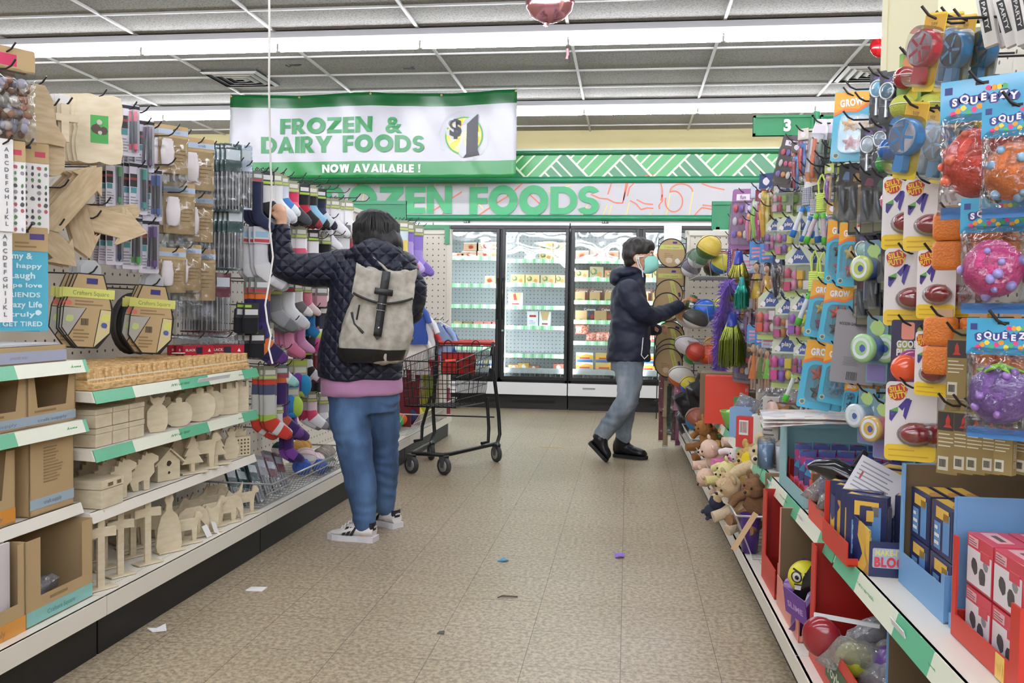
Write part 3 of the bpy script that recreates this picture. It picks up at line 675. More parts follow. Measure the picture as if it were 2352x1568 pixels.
def barcode(m,x0,x1,z0,z1,mw,mk,y):
 lab(m,x0,x1,z0,z1,mw,y);w_=(x1-x0);r=random.Random(5);x=x0+w_*.1
 while x<x1-w_*.1:q=r.choice((.02,.035,.05))*w_;lab(m,x,x+q,z0+(z1-z0)*.15,z1-(z1-z0)*.1,mk,y-.0006);x+=q+w_*.04
def pillow(m,w_,z0,z1,t,mi,nx=10,nz=12,wob=.15,seed=0,top=0.):
 """puffed bag between z0 and z1"""
 vs=[]
 for sgn in(-1,1):
  for j in range(nz+1):
   for i in range(nx+1):
    u_,v_=i/nx*2-1,j/nz*2-1
    e=max(0,(1-u_**4))**.6*max(0,(1-v_**4))**.6
    q=noise.noise(V((u_*2.5+seed,v_*3.2,sgn*4+seed)))
    vs.append((u_*w_/2*(1-.05*(1-abs(v_))+.03*q*(abs(u_)>.9)),sgn*t/2*e*(1+wob*2*q),z0+(z1-z0)*j/nz+.004*q))
 N=(nx+1)*(nz+1);fs=[]
 for s_ in range(2):
  for j in range(nz):
   for i in range(nx):
    a=s_*N+j*(nx+1)+i;f=(a,a+1,a+nx+2,a+nx+1);fs.append(f if s_==0 else f[::-1])
 m.add(vs,fs,mi,True)
def poly_blob(m,cx,cz,r,mi,y,n=9,seed=0,sx=1.):
 q=random.Random(seed);m.add([(cx+sx*r*q.uniform(.7,1)*cos(2*pi*i/n),y,cz+r*q.uniform(.7,1)*sin(2*pi*i/n))for i in range(n)],[tuple(range(n))],mi)
KINDS_={}
def kind(name,cat_,H):
 def deco(f):KINDS_[f.__name__]=(f,name,cat_,H);return f
 return deco
_proto={};_hookp=[];_seen={}
def make(kn,*args):
 f,name,cat_,H=KINDS_[kn];key=(kn,)+args
 if key in _proto:r=dup(_proto[key]);
 else:
  r=thing(name,'x',cat_);f(r,*args);_proto[key]=r
 for k in('label','group'):
  if k in r:del r[k]
 r['category']=cat_;return r,H
def setlabel(o,label,group=None):
 if group:o['group']=group
 elif 'group' in o:del o['group']
 o['label']=label;_seen.setdefault(label,[]).append(group)
def hook(G,s,d1,z,label,d0=-.425,up=.02):
 d1=max(d1,d0+.05);L_=d1-d0;a=MB();t=(.0,.0)
 a.tube([(0,0,0),(0,-L_+.02,-.006),(0,-L_+.004,.002),(0,-L_-.01,up)],.0028,6);a.box(-.018,.018,-.004,.0,-.02,.012)
 o=a.build('peg_hook',hookm);o.location=G.at(s,d0,z);o.rotation_euler=(0,0,G.rz);o['category']='hook';setlabel(o,label);return o
def hang(G,kn,args,px,py,hpx,d,face,label,n=1,gap=.02,roll=0.,short=None,hk=True,ext=.018,jit=.06,extra=0.):
 p=G.pt(px,py,d);s,z=G.sz(px,py,d)
 f,name,cat_,H=KINDS_[kn]
 if kn=='sock_pair' and args[2]>1:H=.19*args[2]
 k=hpx*scale_at(p)/H
 rz=G.rz*(1-face)+extra;r_=random.Random(int(px*7+py))
 short=short or name.replace('_',' ')
 if short.split()[0]in('pair',):short=short[8:]
 for i in range(n):
  o,_=make(kn,*args);o.scale=(k,k,k)
  o.location=p-G.n*gap*i
  o.rotation_euler=(0,roll+(r_.uniform(-jit,jit)if i else 0),rz+(r_.uniform(-jit,jit)*2 if i else 0))
  if i==0:setlabel(o,label)
  else:setlabel(o,'%s behind the %s'%(name.replace('_',' '),short),'packs behind the %s'%short if n>2 else None)
 if hk:hook(G,s,min(d+ext,.0),z+.004*k,'dark wire peg hook carrying the %s'%short)
def stand(G,kn,args,s,d,z,k=1.,face=0.,label='',group=None,extra=0.,roll=0.):
 o,H=make(kn,*args);o.scale=(k,k,k);o.location=G.at(s,d,z);o.rotation_euler=(0,roll,G.rz*(1-face)+extra);setlabel(o,label,group);return o
 # ---- hanging cards and packs
@kind('shell_bag','craft bag',.21)
def shell_bag(t,c):
 a=MB();a.prism(rrect(-.06,.06,-.04,.012,.004),0,.002,0);lab(a,-.05,.02,-.03,-.004,1,0);a.build('header_card',[kraft,mat(c,.5)],t)
 a=MB();r=random.Random(3)
 for i in range(42):a.ball((r.uniform(-.045,.045),r.uniform(-.008,.012),r.uniform(-.185,-.055)),(r.uniform(.008,.014),.008,r.uniform(.007,.012)),8,5,r.randrange(4))
 a.build('shell_pieces',[mat('7a5a4a',.5),mat('d8cfc4',.4),mat('a9795f',.5),mat('b7b3c2',.4)],t)['kind']='stuff'
 a=MB();pillow(a,.125,-.2,-.035,.036,0);a.build('bag',clr,t)
@kind('sticker_sheet','sticker pack',.2)
def sticker_sheet(t,dk):
 a=MB();a.prism(rrect(-.05,.05,-.2,-.03,.002),0,.0015,0);r=random.Random(9)
 for i in range(7):
  for j in range(11):
   if r.random()<.88:poly_blob(a,-.042+i*.0142,-.192+j*.0145,.0058,r.choice((1,1,1,2,3,4)),-.0008,7,i*31+j,r.uniform(.5,1.1))
 if dk:lab(a,-.049,-.01,-.15,-.11,1,-.001);put_text(a,'RELATION',T(-.02,-.0014,-.168),.008,1)
 a.build('sheet',[cardw,mat('4a4a4e',.6),mat('4f7a4c',.6),mat('a9555a',.6),mat('8a8690',.6)],t)
 a=MB();a.prism(rrect(-.05,.05,-.035,.012,.003),-.001,.0025,0);lab(a,.02,.042,-.02,-.008,1,-.001);lab(a,-.045,-.02,-.004,.008,2,-.001);lab(a,-.012,.012,-.003,.003,3,-.001)
 a.build('header_card',[kraft,mat('b2324a',.5),mat('b9b857',.6),blk],t)
@kind('stencil_sheet','stencil',.24)
def stencil_sheet(t):
 a=MB();a.prism(rrect(-.052,.052,-.24,-.04,.002),0,.0015,0)
 for i,(s_,h)in enumerate((('my &',.018),('be happy',.014),('Laugh',.018),('hope love',.013),('FRIENDS',.014),('Crazy Life',.017),('truly',.014),('GET TIRED',.014))):
  put_text(a,s_,T(-.004,-.0012,-.058-i*.0235),h*.8,1,.03,min(.085,.011*len(s_)))
 poly_blob(a,.03,-.195,.008,1,-.0012,8)
 a.build('sheet',[mat('4ba6c0',.45),mat('cfe9ee',.5)],t)
 a=MB();a.prism(rrect(-.052,.052,-.046,.012,.003),-.001,.0025,0);lab(a,.012,.044,-.018,-.004,1,-.001);lab(a,-.047,-.016,-.006,.006,2,-.001);lines(a,-.02,.03,-.04,-.022,2,4,-.001);lab(a,-.01,.01,-.002,.004,3,-.001)
 a.build('header_card',[kraft,mat('4b3c7c',.5),mat('b9b857',.6),blk,kraftd],t)
@kind('letter_strip','sticker pack',.2)
def letter_strip(t):
 a=MB();a.prism(rrect(-.02,.02,-.2,.012,.002),0,.0015,0)
 for i in range(12):put_text(a,'ABCDEFGHIJKL'[i],T(.006,-.001,-.012-i*.0155),.009,1,.03)
 a.build('sheet',[cardw,mat('6a6c70',.6)],t)
def plaque(t,name,poly,th=.006,m=None,extra=None):
 a=MB();a.prism(poly,-th,0,0)
 if extra:extra(a)
 a.build(name,[m or wood]+[mat('fafafa',.5),mat('3d9a45',.5),mat('4d3a33',.6),mat('b8b3a6',.5)],t,.0008)
@kind('wooden_paddle','wooden shape',.2)
def wooden_paddle(t):
 P=[(-.009,0),(.009,0),(.012,-.06),(.03,-.085),(.034,-.16)]+arc(0,-.165,.034,0,-pi,10)[1:]+[(-.034,-.16),(-.03,-.085),(-.012,-.06)]
 plaque(t,'paddle',P,.007,wood2)
@kind('wooden_bell','wooden shape',.16)
def wooden_bell(t):
 P=[(-.012,0),(.012,0),(.03,-.03),(.036,-.08),(.06,-.115),(.055,-.13),(.02,-.128),(-.02,-.132),(-.055,-.13),(-.06,-.115),(-.036,-.08),(-.03,-.03)]
 plaque(t,'bell',P,.007,wood2)
@kind('wooden_cross','wooden shape',.1)
def wooden_cross(t):
 P=[(-.01,.004),(.01,.004),(.01,-.024),(.034,-.024),(.034,-.044),(.01,-.044),(.01,-.1),(-.01,-.1),(-.01,-.044),(-.034,-.044),(-.034,-.024),(-.01,-.024)]
 plaque(t,'cross',P,.008)
 a=MB();a.prism([(-.014,.03),(.014,.03),(.01,-.006),(-.01,-.006)],.001,.002,0);a.build('hang_tab',cardw,t)
@kind('wooden_photo_frame','picture frame',.19)
def wooden_photo_frame(t):
 P=[];w_,h=.058,.19
 for(x0,z0),(x1,z1),nx,nz in(((-w_,0),(w_,0),0,1),((w_,0),(w_,-h),1,0),((w_,-h),(-w_,-h),0,-1),((-w_,-h),(-w_,0),-1,0)):
  for i in range(14):q=i/14;b_=.007*(abs(sin(q*pi*2))-.2)*(1 if .04<q<.96 else .3);P.append((x0+(x1-x0)*q+nx*b_,z0+(z1-z0)*q+nz*b_))
 def ph(a):
  lab(a,-.024,.024,-.135,-.055,2,-.0065)
  poly_blob(a,-.008,-.095,.017,3,-.0075,8,2);poly_blob(a,.01,-.1,.014,3,-.0078,8,5);poly_blob(a,0,-.075,.009,4,-.0082,8,6);poly_blob(a,.002,-.105,.007,4,-.0085,8,8)
 plaque(t,'frame',P,.006,None,ph)
@kind('wooden_arrow','wooden sign',.09)
def wooden_arrow(t):
 P=[(-.11,-.0),(-.095,.03),(.055,.03),(.05,.048),(.115,.0),(.05,-.05),(.055,-.03),(-.095,-.03)]
 plaque(t,'arrow',[(x,z-.04)for x,z in P],.005,wood2)
@kind('marker_pack','marker pack',.13)
def marker_pack(t,c):
 a=MB();a.prism(rrect(-.026,.026,-.13,.012,.004),0,.0015,0);lab(a,-.026,.026,.0,.009,1,-.0005);lab(a,-.024,-.004,-.055,-.02,2,-.0005);lab(a,-.024,-.004,-.037,-.03,3,-.0008);lab(a,-.022,-.006,-.072,-.057,4,-.0005);lines(a,-.023,.0,-.12,-.08,5,5,-.0005,.35)
 a.build('card',[mat('d9d4e2',.4),blk,mat('2f2a2c',.5),mat('8a3a3a',.5),mat('4b8f95',.5),gry],t)
 a=MB();a.tube([(.013,-.008,-.006),(.013,-.008,-.034)],.0062,10,0);a.tube([(.013,-.008,-.034),(.013,-.008,-.096)],.0056,10,1);a.tube([(.013,-.008,-.096),(.013,-.008,-.112)],.0062,10,0);a.tube([(.013,-.008,-.112),(.013,-.008,-.118)],[.004,.002],8,0)
 a.build('marker',[mat(c,.35),mat('3a3a46',.35)],t)
 a=MB();a.prism(rrect(.004,.022,-.12,-.002,.004),-.0155,-.0005,0);a.build('blister',blister,t)
@kind('kraft_craft_pack','craft pack',.17)
def kraft_craft_pack(t):
 a=MB();a.prism(rrect(-.042,.042,-.12,.014,.003),0,.0015,0);lab(a,-.042,.042,-.012,.002,1,-.0005);put_text(a,'craft',T(.01,-.0011,-.005),.008,4);lines(a,.004,.038,-.09,-.04,5,2,-.0005,.2)
 a.build('card',[kraft,mat('a9b8cc',.5),kraftd,cardw,mat('6a7a96',.5)],t)
 a=MB();a.lathe([(.012,-.1),(.018,-.095),(.02,-.06),(.016,-.04),(.017,-.03)],12,0,T(-.018,-.006,0)@Matrix.Diagonal((1,.4,1,1)));a.lathe([(.017,-.05),(.013,-.02)],12,0,T(-.018,-.006,-.005)@Matrix.Diagonal((1,.35,1,1)))
 a.build('jar',mat('d9d2d4',.35),t)
 a=MB();pillow(a,.088,-.17,-.02,.02,0,seed=3);a.build('bag',clr,t)
silv=ramp_mat('brush_handles',['7e7d80','a9a7a6','c9c8c8','8b8988'],'wave',60,.3,vec=(1,0,0),coat=.6)
@kind('brush_sleeve','brush pack',.25)
def brush_sleeve(t,c):
 a=MB();a.box(-.032,.032,-.005,.005,-.095,.01,0);a.box(-.032,.032,-.0055,.0055,-.25,-.243,0);lab(a,-.028,.028,-.05,-.01,1,-.005);a.build('card',[mat(c,.35,coat=.5),mat('d6dde0',.4)],t)
 a=MB();
 for i in range(5):a.tube([(-.024+i*.012,0,-.09),(-.024+i*.012,0,-.17),(-.024+i*.012,0,-.24)],[.0035,.0045,.0025],6,i%2)
 a.build('brushes',[mat('b4b3b4',.35),mat('86868a',.3)],t)
 a=MB();a.box(-.034,.034,-.008,.008,-.252,.012,0);a.build('sleeve',clr,t)
@kind('red_paint_box','boxed pack',.07)
def red_paint_box(t):
 a=MB();a.box(-.05,.05,-.004,.012,-.07,-.02,0);put_text(a,'BLACK',T(-.026,-.005,-.034),.007,1,.02);lab(a,-.008,.012,-.045,-.026,2,-.0045);a.add([(.03,-.0046,-.04),(.04,-.0046,-.04),(.035,-.0046,-.03)],[(0,1,2)],1)
 a.build('box',[mat('a5182c',.35),cardw,mat('1a1f3a',.4)],t);a=MB();pillow(a,.105,-.022,.012,.012,0,8,5);a.build('bag_top',clr,t)
@kind('pennant_pack','pennant pack',.19)
def pennant_pack(t):
 P=[(-.028,0),(.034,0),(.062,-.09),(.058,-.15),(.03,-.19),(-.02,-.19),(-.058,-.14),(-.056,-.085)]
 a=MB();a.prism(P,0,.004,2)
 Q=[(-.027,-.003),(.032,-.003),(.058,-.088),(.03,-.1),(-.002,-.1),(-.03,-.186),(-.018,-.186),(.026,-.186),(.03,-.186)]
 a.add([(x,-.001,z)for x,z in((-.027,-.003),(.032,-.003),(.052,-.07),(.056,-.09),(-.054,-.086))],[(0,4,3,2,1)],0)
 a.add([(x,-.001,z)for x,z in((-.002,-.088),(.03,-.089),(.018,-.186),(-.018,-.186),(-.04,-.16))],[(0,4,3,2,1)],0)
 a.add([(x,-.001,z)for x,z in((-.054,-.088),(-.004,-.088),(-.042,-.158),(-.056,-.138))],[(0,3,2,1)],3)
 a.add([(x,-.001,z)for x,z in((.032,-.09),(.056,-.092),(.055,-.148),(.02,-.186))],[(0,3,2,1)],4)
 a.box(-.06,.062,-.0022,-.0012,-.062,-.038,1);put_text(a,'Crafters Square',T(.006,-.0026,-.05),.011,5,.0,.085)
 lab(a,-.006,.02,-.026,-.012,6,-.0012);poly_blob(a,-.045,-.076,.008,7,-.0016);lines(a,-.03,.04,-.083,-.067,2,8,-.0012)
 barcode(a,-.016,.006,-.135,-.112,0,2,-.0012);lines(a,-.03,.01,-.175,-.14,4,8,-.0012);poly_blob(a,.045,-.11,.014,1,-.0016,8,3);poly_blob(a,.042,-.13,.009,9,-.0018,8,4);poly_blob(a,-.04,-.115,.012,10,-.0016,8,3)
 a.build('card',[kraft,mat('c9c96b',.55),blk,mat('a8a49c',.6),mat('c8b98a',.6),mat('7d8437',.6),mat('33306e',.4),mat('d06a5c',.5),kraftd,mat('46558f',.5),mat('b8c47a',.6)],t)
 a=MB();a.prism([(-.022,-.002),(.028,-.002),(.026,.02),(.012,.034),(-.006,.034),(-.02,.018)],.001,.0016,0);a.build('hang_tab',clear_mat('hang_tab_plastic','eef0f2',.12,.1,0,1,.35),t)
@kind('black_pan_pack','pennant pack',.19)
def black_pan_pack(t):
 a=MB();a.ball((0,0,-.1),(.062,.02,.09),20,12,0);a.tube([(.052*cos(a_),-.012,-.1+.078*sin(a_))for a_ in[i*2*pi/24 for i in range(24)]],.005,6,1,closed=True);a.build('felt_pouch',[mat('262322',.6),mat('3b3735',.5)],t)
 # ---- socks
def sockm(c):return mat(c,.9,sheen=.2)
@kind('sock_pair','socks',.19)
def sock_pair(t,cols,hd,ln=1.):
 cl=[(0,0),(0,-.03),(0,-.06),(0,-.085),(.002,-.105),(.01,-.122),(.026,-.137),(.045,-.15),(.064,-.163),(.078,-.173),(.084,-.178)]
 if ln>1:cl=[(x,z if i<3 else z-(ln-1)*.19)for i,(x,z)in enumerate(cl)];cl=cl[:3]+[(0,cl[2][1]*.66+cl[3][1]*.34),(0,cl[2][1]*.33+cl[3][1]*.67)]+cl[3:]
 wd=[.025,.025,.024,.024,.027,.031,.029,.026,.024,.018,.006]
 if ln>1:wd=wd[:3]+[.024,.023]+wd[3:]
 for k in range(2):
  a=MB();rings=[]
  for i,(x,z)in enumerate(cl):
   p0,p1=cl[max(i-1,0)],cl[min(i+1,len(cl)-1)];d=V((p1[0]-p0[0],p1[1]-p0[1])).normalized();nn=V((-d.y,d.x));ww=wd[i]
   rings.append([(x+nn.x*ww*cos(q),.008*sin(q)*min(1,ww/.02)+k*.018-.006,z+nn.y*ww*cos(q))for q in[2*pi*j/12 for j in range(12)]])
  ns=len(rings)-1
  for i in range(ns):
   a.loft(rings[i:i+2],int(i*len(cols)/ns),False)
  a.add(rings[0],[tuple(range(12))[::-1]],0);a.add(rings[-1],[tuple(range(12))],len(cols)-1)
  o=a.build('sock',[sockm(c)for c in cols],t);o.location=(k*.012,0,-.01-k*.006)
 a=MB();a.box(-.027,.027,-.017,-.016,-.05,.004,0);lab(a,-.02,.02,-.03,-.012,1,-.017);lab(a,-.024,.024,-.046,-.036,2,-.017);a.build('header_card',[mat(hd[0],.5),mat(hd[1],.5),mat(hd[2],.5)],t)
 a=MB();a.tube([(0,-.004,-.002),(0,-.004,.014),(.006,-.004,.02),(.01,-.004,.014)],.0022,6);a.build('hanger_clip',blk,t)
@kind('sock_bag','socks',.17)
def sock_bag(t,c1,c2,hd):
 a=MB();a.ball((-.012,0,-.11),(.034,.02,.055),14,9,0);a.ball((.022,-.006,-.115),(.03,.02,.05),14,9,1);a.ball((.0,.0,-.15),(.04,.018,.02),12,7,2);a.build('rolled_socks',[sockm(c1),sockm(c2),sockm(hd)],t)
 a=MB();a.box(-.032,.032,-.004,.002,-.07,.008,0);lab(a,-.026,.026,-.055,-.03,1,-.004);lab(a,-.03,.03,-.02,.0,2,-.004);a.build('header_card',[mat('a9a98a',.5),mat('d8d7c8',.5),mat(hd,.5)],t)
@kind('folded_sock_pack','socks',.13)
def folded_sock_pack(t,c,hd):
 a=MB()
 for i in range(3):a.prism(rrect(-.034,.034,-.13,-.015,.012),-.012+i*.011,-.003+i*.011,i%2)
 a.build('folded_socks',[sockm(c),sockm(c)],t,.003)
 a=MB();a.box(-.036,.036,-.0145,-.013,-.06,.008,0);lab(a,-.03,.03,-.045,-.02,1,-.0146);lab(a,-.03,.0,-.012,.0,2,-.0146);a.build('header_card',[mat(hd[0],.5),mat(hd[1],.5),mat(hd[2],.5)],t)
 # ================================================================ left run: craft goods on hooks
hang(GL,'shell_bag',('c2305c',),16,118,215,-.12,.35,'clear bag of brown shell pieces with pink header at the top left edge',3,.03,short='shell bag at the left edge')
hang(GL,'letter_strip',(),8,330,200,-.10,.45,'narrow white sticker strip beside the cactus sticker sheet',2,.01,short='narrow white sticker strip')
hang(GL,'sticker_sheet',(False,),58,338,195,-.13,.5,'white sheet of tiny cactus and plant stickers with kraft header',3,.012,short='plant sticker sheet')
hang(GL,'sticker_sheet',(True,),2,332,200,-.11,.5,'white sticker sheet reading RELATION at the left photo edge',1,short='RELATION sticker sheet',hk=False)
hang(GL,'stencil_sheet',(),55,532,228,-.13,.5,'turquoise stencil sheet with white handwritten words and kraft header',3,.012,short='turquoise stencil sheet')
hang(GL,'letter_strip',(),4,530,210,-.11,.5,'narrow white alphabet strip in front of the turquoise stencil sheet',1,short='alphabet strip',hk=False)
hang(GL,'wooden_bell',(),88,195,165,-.14,.3,'tan wooden bell cutout hanging left of the wooden paddle',4,.03,short='wooden bell cutout')
hang(GL,'wooden_paddle',(),118,245,160,-.13,.45,'tan wooden paddle with rounded end hanging below the bell cutout',5,.025,short='wooden paddle')
hang(GL,'wooden_cross',(),148,242,84,-.11,.45,'small pale wooden cross hanging in front of its stack near the scalloped frame',8,.014,short='pale wooden cross',jit=.02)
hang(GL,'wooden_photo_frame',(),228,222,150,-.11,.62,'cream scalloped wooden photo frame with a green cow picture',9,.016,short='scalloped photo frame',jit=.02)
hang(GL,'wooden_arrow',(),237,470,84,-.10,.7,'large tan wooden arrow sign pointing right, front of the arrow cluster',2,.012,short='large wooden arrow',roll=.24)
hang(GL,'wooden_arrow',(),215,500,70,-.12,.62,'tan wooden arrow sign pointing down at the lower edge of the arrow cluster',2,.014,short='downward wooden arrow',roll=1.32)
hang(GL,'wooden_arrow',(),262,512,50,-.115,.6,'smaller tan wooden arrow pointing left under the large arrow',2,.012,short='leftward wooden arrow',roll=2.98,hk=False)
hang(GL,'wooden_arrow',(),140,430,80,-.16,.4,'tan wooden arrow hanging steeply behind the arrow cluster',4,.02,short='steep wooden arrow',roll=-.9)
hang(GL,'wooden_arrow',(),130,520,74,-.17,.4,'tan wooden arrow lowest at the back of the arrow cluster',3,.02,short='back wooden arrow',roll=.8)
for nm,c,x,y,h,f,n in(('pink','d2566c',298,250,108,.5,3),('plum','59355c',332,286,108,.5,4),('green','3f8f5a',262,378,100,.3,3),('teal','3e9a93',318,384,108,.35,3),('blue','3d5a9c',350,398,108,.45,3),('navy','2b2f55',262,512,96,.35,3),('bright green','46a848',304,508,110,.5,3),('purple','6a4a86',342,515,112,.5,3)):
 hang(GL,'marker_pack',(c,),x,y,h,-.12,f,'white card pack holding one %s paint marker beside the wooden shapes'%nm,n,.022,short='%s marker pack'%nm)
for i,(x,y,h,f,n,w_)in enumerate(((398,300,138,.45,3,'top left of its cluster'),(455,330,150,.5,3,'top right beside the dark brush sleeves'),(412,432,148,.45,3,'middle row left'),(455,456,140,.5,3,'middle row beside the brush sleeves'),(396,580,130,.4,2,'lower row left'),(430,572,134,.45,2,'lower row middle'),(458,584,150,.5,3,'lower row right'))):
 hang(GL,'kraft_craft_pack',(),x,y,h,-.12,f,'kraft card craft pack with blue band, %s'%w_,n,.028,short='kraft pack, %s'%w_)
for x,y,h,c,n,w_ in((535,338,148,'25494a',9,'dark teal headed brush sleeve, upper stack beside the kraft packs'),(540,480,140,'2b5152',9,'dark teal headed brush sleeve, second stack beside the kraft packs'),(512,632,132,'6a2b3a',8,'maroon headed brush sleeve in the third stack down'),(560,340,140,'b9c7d6',3,'pale blue printed sleeve next to the navy hanging socks')):
 hang(GL,'brush_sleeve',(c,),x,y,h,-.11,.5,w_,n,.022,short=w_.split(',')[0].split(' in the')[0].split(' next')[0]+(' in the second stack' if 'second' in w_ else ''),jit=.03)
for x in(520,):hang(GL,'red_paint_box',(),x,775,56,-.13,.55,'red box marked BLACK in a clear bag above the wooden blocks',5,.03,short='red BLACK box',jit=.02)
hang(GL,'red_paint_box',(),455,778,52,-.15,.4,'red box in a clear bag left of the one marked BLACK',3,.03,short='second red box',jit=.02)
hang(GL,'pennant_pack',(),206,628,172,-.12,.5,'kraft pennant craft pack with yellow band, left of the pair above the blocks',4,.014,short='left kraft pennant pack',roll=.06)
hang(GL,'pennant_pack',(),352,655,158,-.12,.5,'kraft pennant craft pack with yellow band, right of the pair above the blocks',3,.014,short='right kraft pennant pack',roll=.06)
hang(GL,'black_pan_pack',(),322,664,150,-.24,.3,'black pouch hanging behind the right kraft pennant pack',2,.03,short='black pouch')
for i,(x,y)in enumerate(((40,132),(345,238),(372,275),(405,292),(440,270+24),(498,320),(405,358),(430,432-10),(560,358),(580,365))):
 s,z=GL.sz(x,y,-.08);hook(GL,s-.02,-.08,z-.03,'bare dark peg hook sticking out from the left wall of craft goods')['group']='bare craft wall hooks'
 # ---- goods on the near shelves: kraft display boxes
def tray(t,W_,D_,H_,m,tk=.004,front=None,wall=None):
 a=MB();a.box(-W_/2,W_/2,-D_/2,D_/2,0,tk)
 hb=H_
 a.box(-W_/2,W_/2,D_/2-tk,D_/2,0,hb);a.box(-W_/2,-W_/2+tk,-D_/2,D_/2,0,wall or hb);a.box(W_/2-tk,W_/2,-D_/2,D_/2,0,wall or hb)
 a.box(-W_/2,W_/2,-D_/2,-D_/2+tk,0,front if front is not None else hb);return a
def box_at(name,label,cat_,G,s,d,z,extra=0.):
 return thing(name,label,cat_,G.at(s,d,z),G.rz+extra)
def windowed(a,W_,H_,y,tk,wins,m=0):
 """front panel with trapezoid windows [(x0,x1,z0,z1,flare)]"""
 xs=-W_/2
 for x0,x1,z0,z1,fl in wins:
  a.add([(xs,y,0),(x0+fl,y,0),(x0+fl,y,z0),(x0,y,z1),(x0,y,H_),(xs,y,H_)],[tuple(range(6))],m)
  a.add([(x0+fl,y,0),(x1-fl,y,0),(x1-fl,y,z0),(x0+fl,y,z0)],[(0,1,2,3)],m)
  if z1<H_-.001:a.add([(x0,y,z1),(x1,y,z1),(x1,y,H_),(x0,y,H_)],[(0,1,2,3)],m)
  a.add([(x1-fl,y,0),(x1-.0,y,0),(x1,y,H_),(x1,y,z1),(x1-fl,y,z0)],[tuple(range(5))],m);xs=x1
 a.add([(xs,y,0),(W_/2,y,0),(W_/2,y,H_),(xs,y,H_)],[(0,1,2,3)],m)
 # card tray on the top shelf
W_=.62;t=box_at('card_tray','shallow kraft tray of flat cards with a pale band, on the upper left shelf','box',GL,2.18,-.2,.938)
a=tray(t,W_,.3,.05,kraft);lab(a,-W_/2,W_/2,.004,.036,1,-.1506);put_text(a,'smooth mini',T(.1,-.1516,.02),.01,2);a.build('tray',[kraft,mat('a7adc2',.5),mat('80839a',.5)],t)
o=thing('card_stack','stack of flat pale cards lying in the shallow kraft tray','cards',GL.at(2.18,-.2,.944),GL.rz)
for i in range(6):a=MB();a.box(-.29,.29,-.14,.13,i*.009,i*.009+.006);a.build('card_sheet',mat('c7c5c8',.5),o)
o=thing('card_sign','upright cream card with a small purple drawing behind the card tray','card',GL.at(2.40,-.33,.938),GL.rz*.6)
a=MB();a.prism(rrect(-.045,.045,0,.13,.006),0,.003,0);poly_blob(a,.01,.04,.012,1,-.001);a.build('card',[mat('cfc3ac',.6),mat('9a8fa8',.6)],o)
# windowed boxes, second shelf
def win_box(label,s,z,W_,H_,D_,n,band,bc,fill,back=None,kf=kraft):
 t=box_at('display_box',label,'box',GL,s,-.055-D_/2,z);a=tray(t,W_,D_,H_,kf,.004,.0,H_*.98)
 cw=W_/n;wins=[(-W_/2+cw*i+cw*.14,-W_/2+cw*(i+1)-cw*.14,H_*.36,H_+.0,cw*.07)for i in range(n)]
 windowed(a,W_,H_,-D_/2,.004,wins)
 for i in range(1,n):x=-W_/2+cw*i;a.box(x-.006,x+.006,-D_/2,D_/2,0,H_*.96)
 lab(a,-W_/2,W_/2,.008,H_*.22,1,-D_/2-.0006)
 for i in range(n):put_text(a,'craft supply',T(-W_/2+cw*(i+.5),-D_/2-.002,H_*.12),H_*.06,2,.0,cw*.6);lines(a,-W_/2+cw*(i+.15),-W_/2+cw*(i+.85),H_*.25,H_*.33,1,3,-D_/2-.0006,.5)
 a.build('carton',[kf,mat(bc,.55),mat('6f7c8e',.5),kraftd],t);return t
win_box('kraft display box with three dark windows and a grey blue band',2.21,.751,.66,.155,.3,3,0,'9fb0bd',None)
for i,x in enumerate((-.22,0,.215)):
 c=thing('wrapped_spool','pale blue wrapped spool in the %s window of the three-window box'%('nearest','middle','farthest')[i],'spool',GL.at(2.21+x,-.13,.757),GL.rz)
 a=MB();h=(.10,.05,.03)[i];a.lathe([(.001,0),(.022,0),(.026,h*.3),(.024,h*.6),(.028,h*.62),(.028,h*.9),(.02,h),(.001,h)],14,0);a.build('spool',mat('8c8078',.5),c);a=MB();a.lathe([(.0285,h*.62),(.0285,h*.88)],14,0,caps=False);a.build('paper_band',mat('8fb0bf',.5),c)
 # tall boxes, third shelf
t=win_box('tall kraft box of white foam boards with an orange lower band',2.02,.489,.5,.21,.3,2,0,'d38b32',None)
for i in range(10):
 o=thing('foam_board','x','board',GL.at(2.13-.016*(i%5)-(.25 if i>4 else 0),-.2,.5),GL.rz+.0);a=MB();a.box(-.075,.075,-.1,.1,0,.19-.004*(i%5));a.v=[(x*.04,y,z)for x,y,z in a.v];a.build('board',mat(('d9cfd0','8f8a92')[i%2],.6),o)
 a=MB();a.box(-.0035,.0035,-.101,-.097,.15,.186);a.build('orange_tab',mat('d08a3c',.6),o);setlabel(o,'upright foam board standing in the tall kraft box with orange band','foam boards in the tall kraft box')
t=box_at('display_box','tall plain kraft box with printed side text next to the foam board box','box',GL,2.43,-.2,.489)
a=tray(t,.2,.29,.25,kraft);lines(a,-.04,.05,.09,.2,12,1,-.146,.4,4);lab(a,-.1,.1,.02,.05,2,-.1456);put_text(a,'craft supply',T(0,-.147,.035),.012,3);lab(a,-.03,.02,.215,.235,2,-.1456);a.build('carton',[kraft,kraftd,mat('9fb3c0',.5),mat('66758a',.5)],t)
